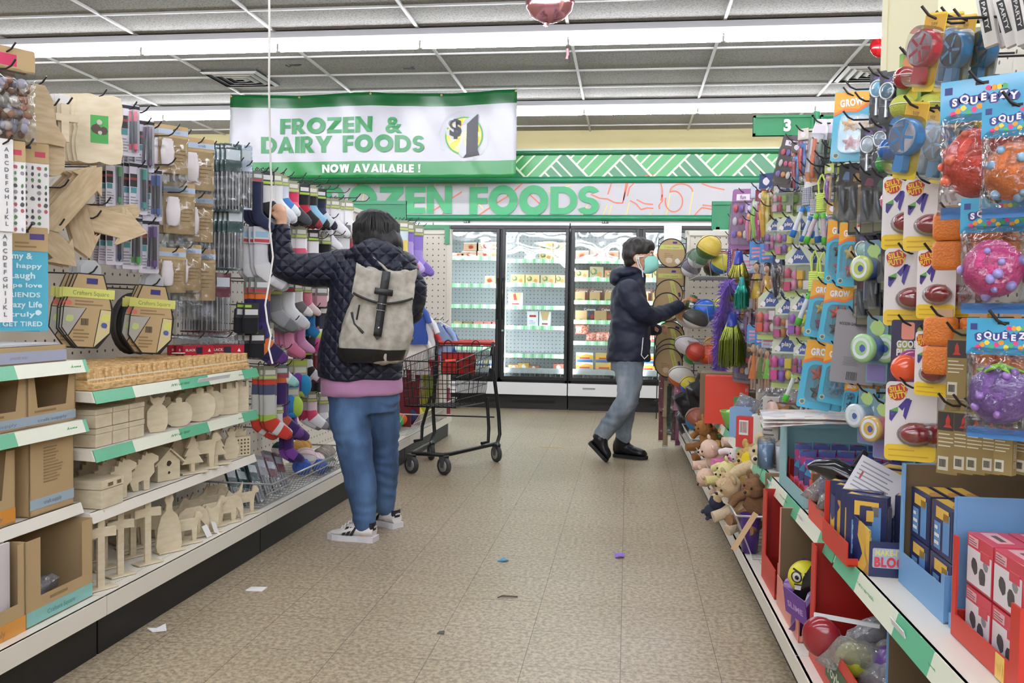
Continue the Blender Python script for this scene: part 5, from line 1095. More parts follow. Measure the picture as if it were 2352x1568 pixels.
@kind('squeeze_toy_bag','toy bag',.32)
def squeeze_toy_bag(t,c,c2,leaf):
 a=MB();a.box(-.1,.1,-.003,.004,-.09,.014,0);r=random.Random(4)
 for i,ch in enumerate('SQUEEZY'):
  x=-.066+i*.022;poly_blob(a,x,-.04+.006*(i%2),.0155,2,-.0036,12,i);put_text(a,ch,T(x,-.0042,-.04+.006*(i%2)),.017,1,.05)
 for i in range(13):poly_blob(a,-.07+i*.0122,-.068+.006*(i%3),.008,3+i%4,-.0036,10,i)
 for i in range(4):poly_blob(a,.01+i*.012,-.014,.008,3+i%4,-.0036,10,i)
 lab(a,-.02,.01,-.004,.004,7,-.003);lab(a,-.09,-.072,-.02,-.002,2,-.003)
 a.build('header_card',[mat('3f9ec6',.35,coat=.4),mat('e9e6f4',.4),mat('35407e',.4),mat('e0457c',.4),mat('e59a2f',.4),mat('e8d04a',.4),mat('4fae6c',.4),blk],t)
 a=MB();a.ball((0,-.03,-.2),(.082,.06,.085),26,16,0)
 vs=[]
 for p in a.v:q=noise.noise(V(p)*22);v=V(p)-V((0,-.03,-.2));vs.append(tuple(V((0,-.03,-.2))+v*(1+.08*q)))
 a.v=vs;a.build('soft_toy',mat(c,.35,bump=(90,.5),coat=.3),t)
 a=MB();r=random.Random(len(c)+int(c[:2],16))
 for i in range(9):q=V((r.gauss(0,1),-abs(r.gauss(0,1)),r.gauss(0,1))).normalized();a.ball((q.x*.082,-.03+q.y*.06,-.2+q.z*.086),.009+.007*r.random(),10,6)
 a.build('inner_beads',mat(c2,.3,coat=.4),t)['kind']='stuff'
 if leaf:
  a=MB()
  for i in range(6):q=2*pi*i/6;a.loft([[(cos(q)*d_+w_*-sin(q),-.045+sin(q)*d_*.7+w_*cos(q),-.115-d_*.35+h_)for w_,h_ in((-.012*s_,0),(0,.006),(.012*s_,0),(0,-.002))]for d_,s_ in((0,.6),(.03,1.2),(.06,.2))],0)
  a.build('leaf',mat('7fb53c',.45),t)
 a=MB();pillow(a,.2,-.32,-.07,.17,0,14,16,.22,7);a.build('bag',clr,t)
 a=MB();a.box(-.09,.09,-.004,.004,-.33,-.3);a.build('bottom_band',mat('3f7fc0',.35,coat=.4),t)
@kind('orange_tub_pair','toy',.14)
def orange_tub_pair(t):
 for i in range(2):
  a=MB();rings=[]
  for z,k in((-.068,.8),(-.062,.96),(-.05,1),(-.015,1),(-.004,.95),(0,.8)):rings.append([(x*k,y*k-.02,z-.07*i)for x,y in rrect(-.036,.036,-.03,.03,.018,4)])
  a.loft(rings);a.build('tub',mat('d9792c',.4,bump=(160,.5)),t)
 a=MB();a.box(-.02,.02,.0,.002,-.06,.02);a.build('card',mat('b9a07c',.6),t)
@kind('putty_card','toy',.19)
def putty_card(t):
 a=MB();P=rrect(-.06,.06,-.19,.012,.012,4);a.prism(P,0,.0015,0);a.prism([p for p in rrect(-.0595,.0595,-.1895,-.148,.012,4)],-.0006,0,1)
 poly_blob(a,-.032,-.015,.026,2,-.0008,14,1,1.1);put_text(a,'SILLY',T(-.032,-.0015,-.006)@RY(-.2),.014,1,.04,.04);put_text(a,'PUTTY',T(-.03,-.0015,-.023)@RY(-.2),.014,1,.04,.042)
 for Q,m_ in(([(-.045,-.075),(-.03,-.065),(-.03,-.052),(-.05,-.062)],4),([(-.03,-.052),(-.012,-.03),(-.003,-.03),(-.02,-.062)],3),([(-.012,-.03),(.002,-.034),(-.012,-.085),(-.018,-.075)],3),([(-.05,-.062),(-.03,-.065),(-.045,-.09),(-.05,-.085)],3)):a.add([(x,-.0012,z)for x,z in Q],[tuple(range(4))],m_)
 poly_blob(a,.012,-.115,.03,5,-.0008,12,2,1.3);lines(a,-.05,.05,-.185,-.155,2,6,-.0014,.2)
 a.build('card',[mat('dfdada',.35,coat=.3),mat('e6c32e',.35,coat=.3),mat('b8322f',.4),mat('45358a',.4),mat('5fa052',.4),mat('d98a5a',.45),mat('c9a02a',.5)],t)
 a=MB();a.ball((.012,-.015,-.118),(.036,.02,.024),22,12);a.build('putty_egg',mat('8f1f2c',.15,coat=.8),t)
 a=MB();a.ball((.012,-.014,-.12),(.044,.025,.031),18,10);a.build('blister',blister,t)
@kind('goofy_putty_card','toy',.19)
def goofy_putty_card(t):
 a=MB();a.prism(rrect(-.045,.045,-.19,.012,.006),0,.0015,0);a.prism(rrect(-.02,.012,-.04,.006,.006),-.0008,0,1);poly_blob(a,.03,-.015,.013,2,-.0008,10);poly_blob(a,-.012,-.06,.022,2,-.0008,12,2)
 put_text(a,'GOOFY',T(0,-.0018,-.052),.017,3,.04,.062);put_text(a,'PUTTY',T(0,-.0018,-.074),.017,3,.04,.062);a.prism(rrect(.022,.04,-.12,-.085,.006),-.0008,0,3);lab(a,-.04,.04,-.188,-.178,4,-.0005)
 a.build('card',[mat('2f2748',.4),mat('d98a78',.4),mat('9aa34a',.5),mat('dcdce4',.4),mat('d99a4a',.5)],t)
 a=MB();a.lathe([(.001,.046),(.022,.044),(.033,.034),(.036,.02),(.036,0)],22,0,T(-.006,0,-.115)@RX(pi/2));a.build('orange_dome',mat('e2572f',.2,coat=.5),t)
 a=MB();a.ball((.008,-.008,-.118),(.046,.022,.052),20,12);a.build('blister',mat('8f2f6c',.25,coat=.6),t)
@kind('putty_jar_card','toy',.17)
def putty_jar_card(t,c,c2):
 a=MB();a.prism(rrect(-.035,.035,-.17,.012,.005),0,.0015,0);poly_blob(a,0,-.02,.026,1,-.0008,10);a.prism(rrect(-.03,.03,-.165,-.12,.004),-.0008,0,2);a.build('card',[mat('6f8f9a',.45),mat('a9c47a',.5),mat('7a6fa0',.5)],t)
 a=MB();M_=T(0,0,-.075)@RX(pi/2);a.lathe([(.001,0),(.034,0),(.036,.046)],22,0,M_);a.build('jar',mat(c,.3,coat=.4),t)
 a=MB();a.lathe([(.0375,.044),(.0385,.047),(.0385,.057),(.03,.06),(.001,.06)],22,0,M_);annul(a,0,-.075,.02,.029,1,-.0606,24);poly_blob(a,.004,-.075,.012,2,-.0606,7,6);a.build('lid',[mat(c2,.25,coat=.4),mat('d3dadc',.4),mat('4a5a9a',.4)],t)
@kind('rocket_box','boxed toy',.2)
def rocket_box(t):
 a=MB();a.box(-.03,.03,-.018,.018,-.2,-.02,0);a.prism([(-.03,-.02),(.03,-.02),(.022,.012),(-.022,.012)],.016,.018,0)
 lab(a,-.029,.029,-.075,-.022,1,-.018);a.prism([(-.006,-.06),(.006,-.06),(.006,-.042),(0,-.028),(-.006,-.042)],-.0192,-.0186,2);a.add([(-.013,-.0192,-.066),(.013,-.0192,-.066),(0,-.0192,-.05)],[(0,1,2)],2)
 lines(a,-.026,.026,-.125,-.08,4,4,-.018,.3);lab(a,-.026,.004,-.19,-.15,5,-.018);barcode(a,-.024,.0,-.185,-.155,5,3,-.0186)
 for s_ in(-1,):
  a.box(-.0308,-.03,-.01,.01,-.075,-.04,2);
  for q in(-.006,.006):put_text(a,'WOODEN TOY',T(-.0312,q,-.135)@RZ(-pi/2)@RY(pi/2),.008,5,.02,.085)
  a.box(.03,.0308,-.01,.01,-.07,-.04,2)
  for q in(-.006,.006):put_text(a,'WOODEN TOY',T(.0312,q,-.135)@RZ(pi/2)@RY(pi/2),.008,5,.02,.085)
 a.build('box',[mat('8a7648',.65),mat('3a3436',.5),mat('b23a2f',.5),blk,mat('cfc9b4',.5),mat('c9c3b2',.5)],t,.0008)
@kind('game_card','game pack',.22)
def game_card(t):
 a=MB();a.prism(rrect(-.065,.065,-.22,.012,.006),0,.003,0);lab(a,-.018,.018,-.004,.002,1,0);put_text(a,'WOODEN GAME / JEU EN BOIS',T(-.004,-.0015,-.032),.009,1,.02,.1);lines(a,-.03,.03,-.165,-.135,6,2,0,.3);barcode(a,-.02,.02,-.215,-.18,0,1,0)
 a.build('card',[mat('8b878b',.5),blk,mat('6a676a',.5)],t)
@kind('grow_card','toy',.2)
def grow_card(t,c1,c2):
 a=MB();a.prism(rrect(-.05,.05,-.2,.012,.008,4),0,.002,0);a.add([(x,-.0008,z)for x,z in((-.049,-.055),(-.02,-.04),(.02,-.042),(.049,-.02),(.049,.01),(-.049,.01))],[(5,4,3,2,1,0)[::-1]],1);a.add([(x,-.0011,z)for x,z in((-.049,-.065),(-.02,-.05),(.02,-.052),(.049,-.032),(.049,-.02),(.02,-.042),(-.02,-.04),(-.049,-.055))],[(0,1,2,5,6,7),(2,3,4,5)],2)
 put_text(a,'GROW',T(.0,-.002,-.022)@RY(-.12),.02,3,.05,.066);poly_blob(a,-.034,-.182,.011,4,-.0008,16,1);poly_blob(a,-.034,-.182,.007,5,-.0012,16,1)
 a.build('card',[mat('43a9c9',.4,coat=.3),mat('e0a02c',.4),mat('d8732c',.4),mat('e6e4ea',.4),mat('c9b98a',.4),mat('3a6a7a',.4)],t)
 for(cx,cz,c,sd_)in((.0,-.09,c1,3),(.006,-.145,c2,8)):
  a=MB();r=random.Random(sd_)
  for i in range(5):q=2*pi*i/5+.3;a.tube([(cx,-.008,cz),(cx+.012*cos(q),-.01,cz+.012*sin(q)),(cx+.023*cos(q),-.007,cz+.023*sin(q))],[.009,.007,.003],8)
  a.ball((cx,-.011,cz),(.011,.009,.011),10,7);a.build('grow_figure',mat(c,.3,coat=.5),t)
 a=MB();a.prism(rrect(-.03,.034,-.175,-.062,.02,5),-.022,-.0015,0);a.build('blister',blister,t)
@kind('magnifier_pack','toy',.2)
def magnifier_pack(t,c):
 a=MB();a.prism(rrect(-.035,.035,-.2,.014,.005),0,.0015,0);poly_blob(a,0,-.012,.02,1,-.0006,10);a.build('card',[mat('4b4d52',.4),mat('6a5a8a',.5)],t)
 a=MB();a.tube([(.028*cos(q),-.012,-.06+.034*sin(q))for q in[2*pi*i/24 for i in range(24)]],.005,8,0,closed=True);a.tube([(0,-.012,-.098),(0,-.012,-.17)],[.006,.008],10,0);a.build('magnifier',mat('c4c9d2',.2,.6),t)
 a=MB();a.lathe([(.001,.004),(.02,.003),(.027,0)],20,0,T(0,-.012,-.06)@RX(pi/2)@Matrix.Diagonal((1,1.2,1,1)));a.build('lens',mat(c,.1,coat=.6),t)
 a=MB();pillow(a,.075,-.2,-.015,.034,0,8,10,.2,2);a.build('blister',clr,t)
@kind('dark_tool_pack','toy',.22)
def dark_tool_pack(t,c):
 a=MB();a.prism(rrect(-.035,.035,-.22,.014,.005),0,.0015,0);poly_blob(a,0,-.03,.022,1,-.0006,9,3);a.prism(rrect(-.03,.03,-.21,-.17,.004),-.0008,0,2);a.build('card',[mat('2a2c33',.4,coat=.4),mat(c,.5),mat('6b6650',.5)],t)
 a=MB();a.tube([(-.012,-.012,-.06),(0,-.018,-.12),(.01,-.012,-.165)],[.012,.015,.008],9);a.tube([(.016,-.01,-.06),(.014,-.012,-.11)],[.006,.009],8);a.build('toy_figure',mat('3c414a',.35,coat=.4),t)
 a=MB();a.prism(rrect(-.032,.032,-.18,-.045,.014,4),-.03,-.0015,0);a.build('blister',blister,t)
@kind('stick_puzzle_box','game pack',.2)
def stick_puzzle_box(t):
 a=MB();a.box(-.014,.014,-.01,.01,-.2,-.01,0);lab(a,-.01,.01,-.19,-.165,1,-.01);barcode(a,-.01,.01,-.16,-.12,1,2,-.01);lab(a,-.01,.01,-.165,-.155,3,-.0106);a.build('box',[mat('bfa684',.6),cardw,blk,mat('b8453c',.5)],t,.001);a=MB();a.box(-.008,.008,0,.001,-.012,.012);a.build('tab',blk,t)
@kind('jump_rope','jump rope',.3)
def jump_rope(t,rc,hc,bc):
 rm=ramp_mat('rope_%s'%rc,[rc,rc if rc=='c4d86a' else 'e6e6ee'],'wave',90,.8,vec=(1,0,1))if 'rope_%s'%rc not in bpy.data.materials else bpy.data.materials['rope_%s'%rc]
 a=MB();a.tube([(.0,0,0),(.014,0,-.03),(.01,-.0,-.08),(-.004,0,-.13)],.004,7);a.tube([(0,0,0),(-.014,0,-.03),(-.01,0,-.08),(.004,0,-.13)],.004,7);a.build('rope_loop',rm,t)
 a=MB()
 for i in range(9):z=-.085-i*.0085;a.tube([(.017*cos(q),.014*sin(q),z)for q in[2*pi*k/14 for k in range(14)]],.0052,7,closed=True)
 a.build('rope_coil',rm,t)
 for s_,an in((-1,.35),(1,-.08)):
  M_=T(s_*.012,-.012,-.165)@RY(an);a=MB();a.lathe([(.001,0),(.012,0),(.012,-.02)],14,0,M_);a.lathe([(.0095,-.02),(.0095,-.105)],14,1,M_);a.lathe([(.013,-.1),(.013,-.13),(.001,-.131)],14,0,M_);a.build('handle',[mat(hc,.35),mat(bc,.3,bump=(300,.4))],t)
@kind('doll_bag','doll',.3)
def doll_bag(t,c,hair,hd):
 a=MB();a.box(-.04,.04,-.002,.002,-.07,.012,0);lines(a,-.03,.03,-.06,-.01,3,1,-.002,.5,8);a.build('header_card',[mat(hd,.45),mat('d98a9a',.5)],t)
 sk=mat('cf9f80',.5);a=MB();a.ball((0,-.01,-.1),(.013,.014,.017),12,8);a.tube([(0,-.006,-.115),(0,-.006,-.13)],.006,8)
 for s_ in(-1,1):a.tube([(s_*.012,-.006,-.13),(s_*.022,-.008,-.165),(s_*.024,-.01,-.2)],[.006,.005,.004],7);a.tube([(s_*.007,-.006,-.2),(s_*.008,-.008,-.245),(s_*.008,-.008,-.285)],[.008,.006,.005],7)
 a.build('doll_body',sk,t)
 a=MB();a.ball((0,-.004,-.095),(.016,.015,.018),12,8);a.tube([(0,.006,-.1),(0,.008,-.14)],[.014,.008],8);a.build('hair',mat(hair,.5),t)
 a=MB();a.lathe([(.008,-.128),(.014,-.14),(.011,-.165),(.02,-.2),(.026,-.235)],12,0,T(0,-.006,0)@Matrix.Diagonal((1,.6,1,1)));a.build('dress',mat(c,.6,sheen=.2),t)
 a=MB();pillow(a,.085,-.3,-.05,.05,0,8,12,.25,3);a.build('bag',clr,t)
@kind('playset_card','toy',.17)
def playset_card(t,c1,c2,c3):
 a=MB();P=[(-.05,-.17),(.05,-.17),(.05,-.02),(.03,.0),(.0,.016),(-.03,.0),(-.05,-.02)];a.prism(P,0,.0015,0);a.add([(-.04,-.0006,-.05),(.04,-.0006,-.05),(0,-.0006,.01)],[(0,1,2)],1);lab(a,-.05,.05,-.168,-.15,2,0);put_text(a,'play',T(0,-.0016,-.025),.014,3,.03)
 poly_blob(a,-.03,-.04,.012,3,-.0008,10,3);a.build('card',[mat('c3cbb4',.45,coat=.3),mat('46598f',.5),mat('b4c47a',.5),mat('e4dcdc',.5)],t)
 r=random.Random(int(c1[:4],16));cs=(c1,c2,c3,'e6dfe2')
 for i in range(7):
  a=MB();x,z=-.034+.023*(i%4),-.13+.042*(i//4)+r.uniform(-.006,.006)
  if i%3==0:a.box(x-.011,x+.011,-.022,-.002,z-.014,z+.018)
  elif i%3==1:a.lathe([(.001,-.014),(.011,-.014),(.009,.0),(.012,.012),(.004,.022),(.001,.022)],12,0,T(x,-.012,z))
  else:a.ball((x,-.012,z),(.011,.01,.016),10,7)
  a.build('toy_piece',mat(cs[i%4],.3,coat=.4),t,.001 if i%3==0 else 0)
 a=MB();a.prism(rrect(-.046,.046,-.152,-.056,.012,4),-.03,-.0015,0);a.build('blister',blister,t)
@kind('long_toy_bag','toy bag',.27)
def long_toy_bag(t,c1,c2,hd):
 a=MB();a.box(-.032,.032,-.001,.002,-.05,.012,0);poly_blob(a,0,-.02,.018,1,-.0016,9,2);a.build('header_card',[mat(hd,.45),mat('e2dce6',.4)],t)
 a=MB();a.tube([(-.008,0,-.06),(-.012,-.004,-.15),(-.006,0,-.25)],[.01,.016,.008],9,0);a.tube([(.012,-.004,-.07),(.014,-.006,-.16),(.008,-.004,-.24)],[.007,.011,.006],9,1);a.ball((0,-.006,-.085),(.018,.01,.018),10,7,1);a.build('toy',[mat(c1,.35,coat=.3),mat(c2,.35,coat=.3)],t)
 a=MB();pillow(a,.07,-.27,-.04,.036,0,8,12,.25,5);a.build('bag',clr,t)
@kind('sticker_card','sticker pack',.22)
def sticker_card(t,c,d):
 a=MB();a.prism(rrect(-.05,.05,-.22,.014,.012,4),0,.002,0);lab(a,-.03,.03,-.03,-.006,1,0);put_text(a,'fun',T(0,-.0016,-.018),.014,0,.03);a.prism(rrect(-.042,.042,-.2,-.04,.01),-.0008,0,2);a.build('card',[mat(c,.4,coat=.3),mat('e6e0ea',.4),mat(d,.4)],t)
 r=random.Random(3)
 for i in range(9):
  a=MB();a.ball((-.026+.026*(i%3),-.006,-.062-.05*(i//3)),(.01+.003*r.random(),.007,.012+.006*r.random()),10,6);a.build('toy_piece',mat(('d9566a','8a6fc4','e8a05a','e6dfe2','d96a9a')[i%5],.3,coat=.4),t)
 a=MB();a.prism(rrect(-.044,.044,-.205,-.036,.012),-.018,-.0015,0);a.build('blister',blister,t)
@kind('sword_card','toy',.24)
def sword_card(t):
 a=MB();a.prism([(-.03,-.24),(.03,-.22),(.03,-.02),(.016,.014),(-.02,.014),(-.03,-.03)],0,.0015,0);lab(a,-.028,.028,-.215,-.18,1,0);lab(a,-.024,.02,-.06,-.01,2,0);a.build('card',[whp,org,mat('d9d4de',.4)],t)
 a=MB();a.tube([(-.01,-.01,-.06),(-.006,-.01,-.14),(0,-.01,-.2)],[.008,.01,.006],8,0);a.tube([(.014,-.008,-.06),(.012,-.01,-.11)],[.006,.008],8,1);a.build('toy',[mat('d9622c',.35),mat('3f6a4a',.35)],t)
 a=MB();a.prism(rrect(-.026,.026,-.21,-.04,.01),-.022,-.0015,0);a.build('blister',blister,t)
@kind('bead_strand','beads',.4)
def bead_strand(t,c):
 a=MB()
 for i in range(34):
  q=i/33;a.ball((.012*sin(pi*q),-.004,-.02-q*.37),.0062,7,5);a.ball((-.012*sin(pi*q),.004,-.02-q*.37),.0062,7,5)
 a.build('beads',mat(c,.15,.4),t);a=MB();a.box(-.014,.014,0,.001,-.05,.014);a.build('card_tag',cardw,t)
@kind('tinsel_pom','pom-pom',.2)
def tinsel_pom(t,c,cap):
 a=MB();r=random.Random(6)
 for i in range(150):
  x,y=r.uniform(-.04,.04),r.uniform(-.025,.025);z=-.19+r.uniform(-.012,.02);w_=.0022;q=r.uniform(0,pi)
  a.add([(x*.4-w_,y*.4,-.03),(x*.4+w_,y*.4+.001,-.03),(x+w_,y,-.1),(x-w_,y+.001,-.1),(x*1.05+w_,y*1.1,z),(x*1.05-w_,y*1.1,z)],[(0,1,2,3),(3,2,4,5)])
 a.build('tinsel',mat(c,.2,.75),t)['kind']='stuff';a=MB();a.lathe([(.001,.012),(.014,.01),(.02,-.03),(.022,-.045)],14);a.build('cap',mat(cap,.3),t)
 # ================================================================ right run: toys on hooks
HR=lambda kn,args,x,y,h,face,label,n=1,gap=.03,short=None,d=-.14,**k:hang(GR,kn,args,x,y,h,d,face,label,n,gap,short=short,**k)
for i,(x,y,tl)in enumerate(((2256,-18,-.2),(2294,-14,-.28),(2330,-22,-.2),(2356,-30,-.18))):
 HR('party_box',(),x,y,130,.55,'%s of the white boxes with black PARTY labels at the top right'%('leftmost','second','third','rightmost')[i],2,.03,short='%s white party box'%('leftmost','second','third','rightmost')[i],roll=tl)
for i,(x,y,h,c,f,n,w_)in enumerate(((2150,40,165,'b02a35',.3,1,'red wheel toy on a yellow card at the top of the wall'),(2192,40,165,'2d7fb5',.2,1,'blue wheel toy card right of the red one'),(2222,45,160,'2a78ad',.2,2,'second blue wheel toy card in the top row'),(2108,245,165,'3f8fd0',.35,1,'blue wheel toy on a yellow card in the second row'),(2146,255,160,'2a78ad',.22,1,'blue wheel toy card second in the second row'),(2180,265,155,'2d7fb5',.2,2,'blue wheel toy card third in the second row'))):
 HR('wheel_toy_card',(c,),x,y,h,f,w_,n,.05,d=-.05 if x in(2150,2108)else-.15,short=w_.replace(' on a yellow card','').replace(' at the top of the wall',' at the top'),roll=.22)
for x,y,h,c,ro,n,w_ in((2092,128,110,'8f1f28',0,2,'red ball on a card near the top of the right wall'),(2088,190,120,'b3b84a',1,3,'yellow-green textured ball on a card below the red ball'),(2056,292,110,'2b5aa0',0,2,'glossy blue ball on a card left of the blue wheels'),(2062,408,110,'d0568a',0,2,'pink ball on a card above the putty cards'),(2046,330,95,'3f9a4a',1,2,'green knobbly ball card under the blue ball'),(2078,215,80,'3fa05a',1,1,'green knobbly ball card behind the yellow-green ball')):
 HR('ball_card',(c,ro),x,y,h,.55,w_,n,.06,short=' '.join(w_.split()[:5]),d=-.17)
for x,y,h,c,c2,lf,w_ in((2262,190,300,'c8402f','e06a4a',0,'big clear bag with a red squeeze ball under a blue lettered header'),(2342,240,250,'c96a2c','8ab0d0',0,'big clear bag with an orange squeeze toy at the right photo edge'),(2292,462,250,'c43a7a','9a8fd0',0,'big clear bag with a pink squeeze ball, second down'),(2310,742,260,'6f4a8f','8f6ab0',1,'big clear bag with a purple grape squeeze toy and green leaf')):
 HR('squeeze_toy_bag',(c,c2,lf),x,y,h,.62,w_,2 if x<2330 else 1,.1,short=w_.split('with ')[1].split(' under')[0].split(',')[0].split(' and')[0].split(' at')[0],d=-.1)
for x,y,w_ in((2190,490,'upper'),(2168,728,'lower')):HR('orange_tub_pair',(),x,y,132,.6,'%s pair of stacked orange tubs beside the blue bags'%w_,3,.07,short='%s orange tubs'%w_)
for x,y,h,f,n,w_ in((2080,412,160,.62,1,'curled yellow and white putty card with red egg, upper left of its row'),(2132,418,158,.7,3,'yellow and white putty card with red egg, right of the curled one'),(2090,580,168,.82,2,'flat facing putty card with red egg in the middle row'),(2152,582,150,.45,3,'edge-on putty card right of the flat facing one'),(2094,888,172,.82,2,'putty card with red egg above the tall brown box back'),(2142,770,140,.4,2,'putty card half hidden behind the goofy putty pack')):
 HR('putty_card',(),x,y,h,f,w_,n,.04,short=w_.split(' with')[0].split(' right')[0].split(' half')[0]+(' low on the wall' if 'brown' in w_ else ''))
HR('goofy_putty_card',(),2090,745,165,.72,'dark GOOFY PUTTY card with a bright orange dome',3,.05,short='goofy putty card')
for x,y,h,c,c2,n,w_ in((2016,735,145,'3a5fb0','9ac48a',3,'blue putty jar card beside the grey game card'),(2030,925,130,'d0568a','c4a05a',3,'pink putty jar card above the white booklet'),(2008,560,130,'4a6ab8','b4c46a',3,'blue and lime putty jar card in the dark section'),(1992,900,120,'8fb4d0','c4d0d8',3,'pale blue putty jar card near the teal display box')):
 HR('putty_jar_card',(c,c2),x,y,h,.38,w_,n,.06,short=' '.join(w_.split()[:5]))
for i,(x,y,h,n)in enumerate(((2206,765,150,1),(2186,928,160,1),(2222,932,155,1),(2250,940,148,1),(2285,948,140,1),(2312,955,135,2))):HR('rocket_box',(),x,y,h,.5,'%s brown wooden toy box with red rocket, counting from the left'%('raised first','front','second','third','fourth','fifth')[i],n,.04,short='%s rocket box'%('raised','front','second','third','fourth','fifth')[i])
HR('game_card',(),1972,722,160,.82,'plain grey card back reading WOODEN GAME / JEU EN BOIS',3,.03,short='grey game card',roll=.08)
for i,(x,y,h,f,c1,c2,n,w_)in enumerate(((1958,218,152,.8,'d9a02c','a83a45',5,'big GROW card with gold and red figures near the top'),(1936,512,140,.6,'2a2c34','a8343c',4,'GROW card with a black ant figure'),(1962,518,140,.55,'c9b060','b0404a',3,'GROW card with tan and red figures'),(1898,652,125,.8,'c9b05a','8a3a6a',2,'tilted GROW card with tan and plum figures'),(1932,660,130,.8,'c0453c','3a3f48',2,'tilted GROW card with red and grey figures'),(1892,792,150,.82,'b8524a','2c3038',3,'GROW card with starfish and dark ray'),(1930,800,130,.7,'b84a44','5a8fb0',2,'GROW card with starfish and blue figure'),(1958,880,70,.5,'3f6a8a','24405a',5,'dark blue GROW card in the low row'))):
 HR('grow_card',(c1,c2),x,y,h,f,w_,n,.02,short=w_.split(' with ')[-1].replace(' near the top','')+' grow card' if i!=7 else 'dark blue grow card',roll=.14 if i not in(0,1,2)else .05)
for x,y,h,c,n,w_ in((2018,172,110,'7fb4d0',4,'silver magnifier with blue lens, top of its column'),(2040,178,108,'5a7a8a',3,'silver magnifier with grey lens right of the blue one'),(1996,300,110,'b9c4cf',4,'silver magnifier pack in the second row'),(2024,290,100,'8f9fae',3,'steel magnifier pack with smoky lens'),(1985,540,115,'9ac0b4',3,'magnifier with pale green lens below the dark tools')):
 HR('magnifier_pack',(c,),x,y,h,.6,w_,n,.035,short=w_.split(' with')[0].split(' pack')[0]+' '+('with '+w_.split('with ')[1].split(',')[0].split(' right')[0].split(' below')[0]if 'with' in w_ else 'in the second row'))
for x,y,h,c,n,w_ in((1948,385,150,'5a6a8a',5,'dark tool toy pack with slate print'),(1972,388,150,'8a6a3a',5,'dark tool toy pack with brown print'),(1998,400,140,'6a3a4a',5,'dark tool toy pack with plum print'),(2026,405,130,'3a5a4a',5,'dark tool toy pack with green print'),(2010,620,110,'2a3a5a',4,'dark tool toy pack with navy print'),(2040,560,110,'3a3a3a',4,'dark tool toy pack with charcoal print'),(1984,640,110,'5a2a2a',3,'dark tool toy pack with maroon print'),(1884,330,110,'4a4a5a',3,'dark tool toy pack with grey violet print')):
 HR('dark_tool_pack',(c,),x,y,h,.45,w_+' in the dark section',n,.03,short=w_)
for x,y,h,n,w_ in((1982,418,125,4,'upper'),(1976,595,130,4,'lower')):HR('stick_puzzle_box',(),x,y,h,.55,'%s tan stick puzzle box with barcode in the dark section'%w_,n,.03,short='%s tan puzzle box'%w_)
for x,y,h,rc,hc,bc,n,w_ in((1856,385,165,'3a3f6a','2a78c4','d8dce6',2,'jump rope with blue handles and braided navy rope'),(1888,400,165,'c4d86a','55b03a','c9b4bc',2,'jump rope with lime coil and green handles'),(1872,420,140,'4a4a5a','2f6ab0','c4ccd8',2,'jump rope with grey braided rope behind the lime one'),(1872,575,180,'c4d86a','4fa83a','c9d0d8',2,'long lime jump rope in the second row'),(1892,578,175,'c4d86a','5ab03a','d4d8d0',2,'lime jump rope right of the long one'),(1838,770,160,'c4d86a','58c43a','d4d8d0',2,'lime jump rope low on the wall above the tubs'),(1850,880,90,'3a3f6a','2a4a8a','c9d0e0',3,'navy braided jump rope bundle above the shelf')):
 HR('jump_rope',(rc,hc,bc),x,y,h,.7,w_,n,.06,short=' '.join(w_.split()[:6]))
for x,y,h,c,hr,hd,n,w_ in((1742,560,160,'d9b43a','2a1f1a','4a86c4',3,'doll in yellow dress with blue header, left of two'),(1766,565,160,'d8ac34','3a2a1f','4a86c4',3,'doll in yellow dress with blue header, right of two'),(1720,590,160,'c9b04a','1f1a1a','b9c4d4',3,'doll in mustard dress left of the yellow dolls'),(1735,752,150,'e0803a','c9a05a','5a8fc0',3,'doll in orange dress in the lower row'),(1766,768,130,'7fc04a','2f2420','b4c4d4',3,'doll in lime dress in the lower row'),(1752,760,140,'6a8a3a','4a3a2a','3f7ac0',2,'doll in olive dress between the orange and lime dolls')):
 HR('doll_bag',(c,hr,hd),x,y,h,.6,w_,n,.05,short=' '.join(w_.split()[:4])+(' on the %s'%('left' if 'left of two' in w_ else 'right')if 'of two' in w_ else ''))
for x,y,h,cs,n,w_ in((1812,500,95,('c46a8f','7a56a8','c8c44a'),3,'pink and purple furniture playset under the lime card'),(1782,505,80,('8a5aa8','c9709a','9ac0d4'),3,'lilac furniture playset beside the dolls'),(1836,572,110,('c43a6a','d88ab0','dfae3a'),3,'deep pink furniture playset in the middle row'),(1772,672,108,('d9604a','d06a9a','e0d0d4'),3,'castle shaped playset card with coral figure'),(1810,690,100,('c44a8a','b06a3a','e6c0d0'),3,'castle shaped playset card with magenta pieces'),(1844,682,100,('a05ac0','d05a8a','e0c44a'),3,'castle shaped playset card with violet pieces'),(1808,772,120,('d8559a','8a5fc4','e2c84a'),3,'big pink castle playset low on the wall'),(1846,790,80,('b04a7a','9a6ac0','d8b04a'),2,'rose playset card beside the big pink castle'),(1800,418,80,('d9b0c0','c44a6a','8ab04a'),3,'lime card playset above the furniture sets')):
 HR('playset_card',cs,x,y,h,.65,w_,n,.045,short=' '.join(w_.split()[:4])+(' with '+w_.split('with ')[1]if 'castle shaped' in w_ else ''))
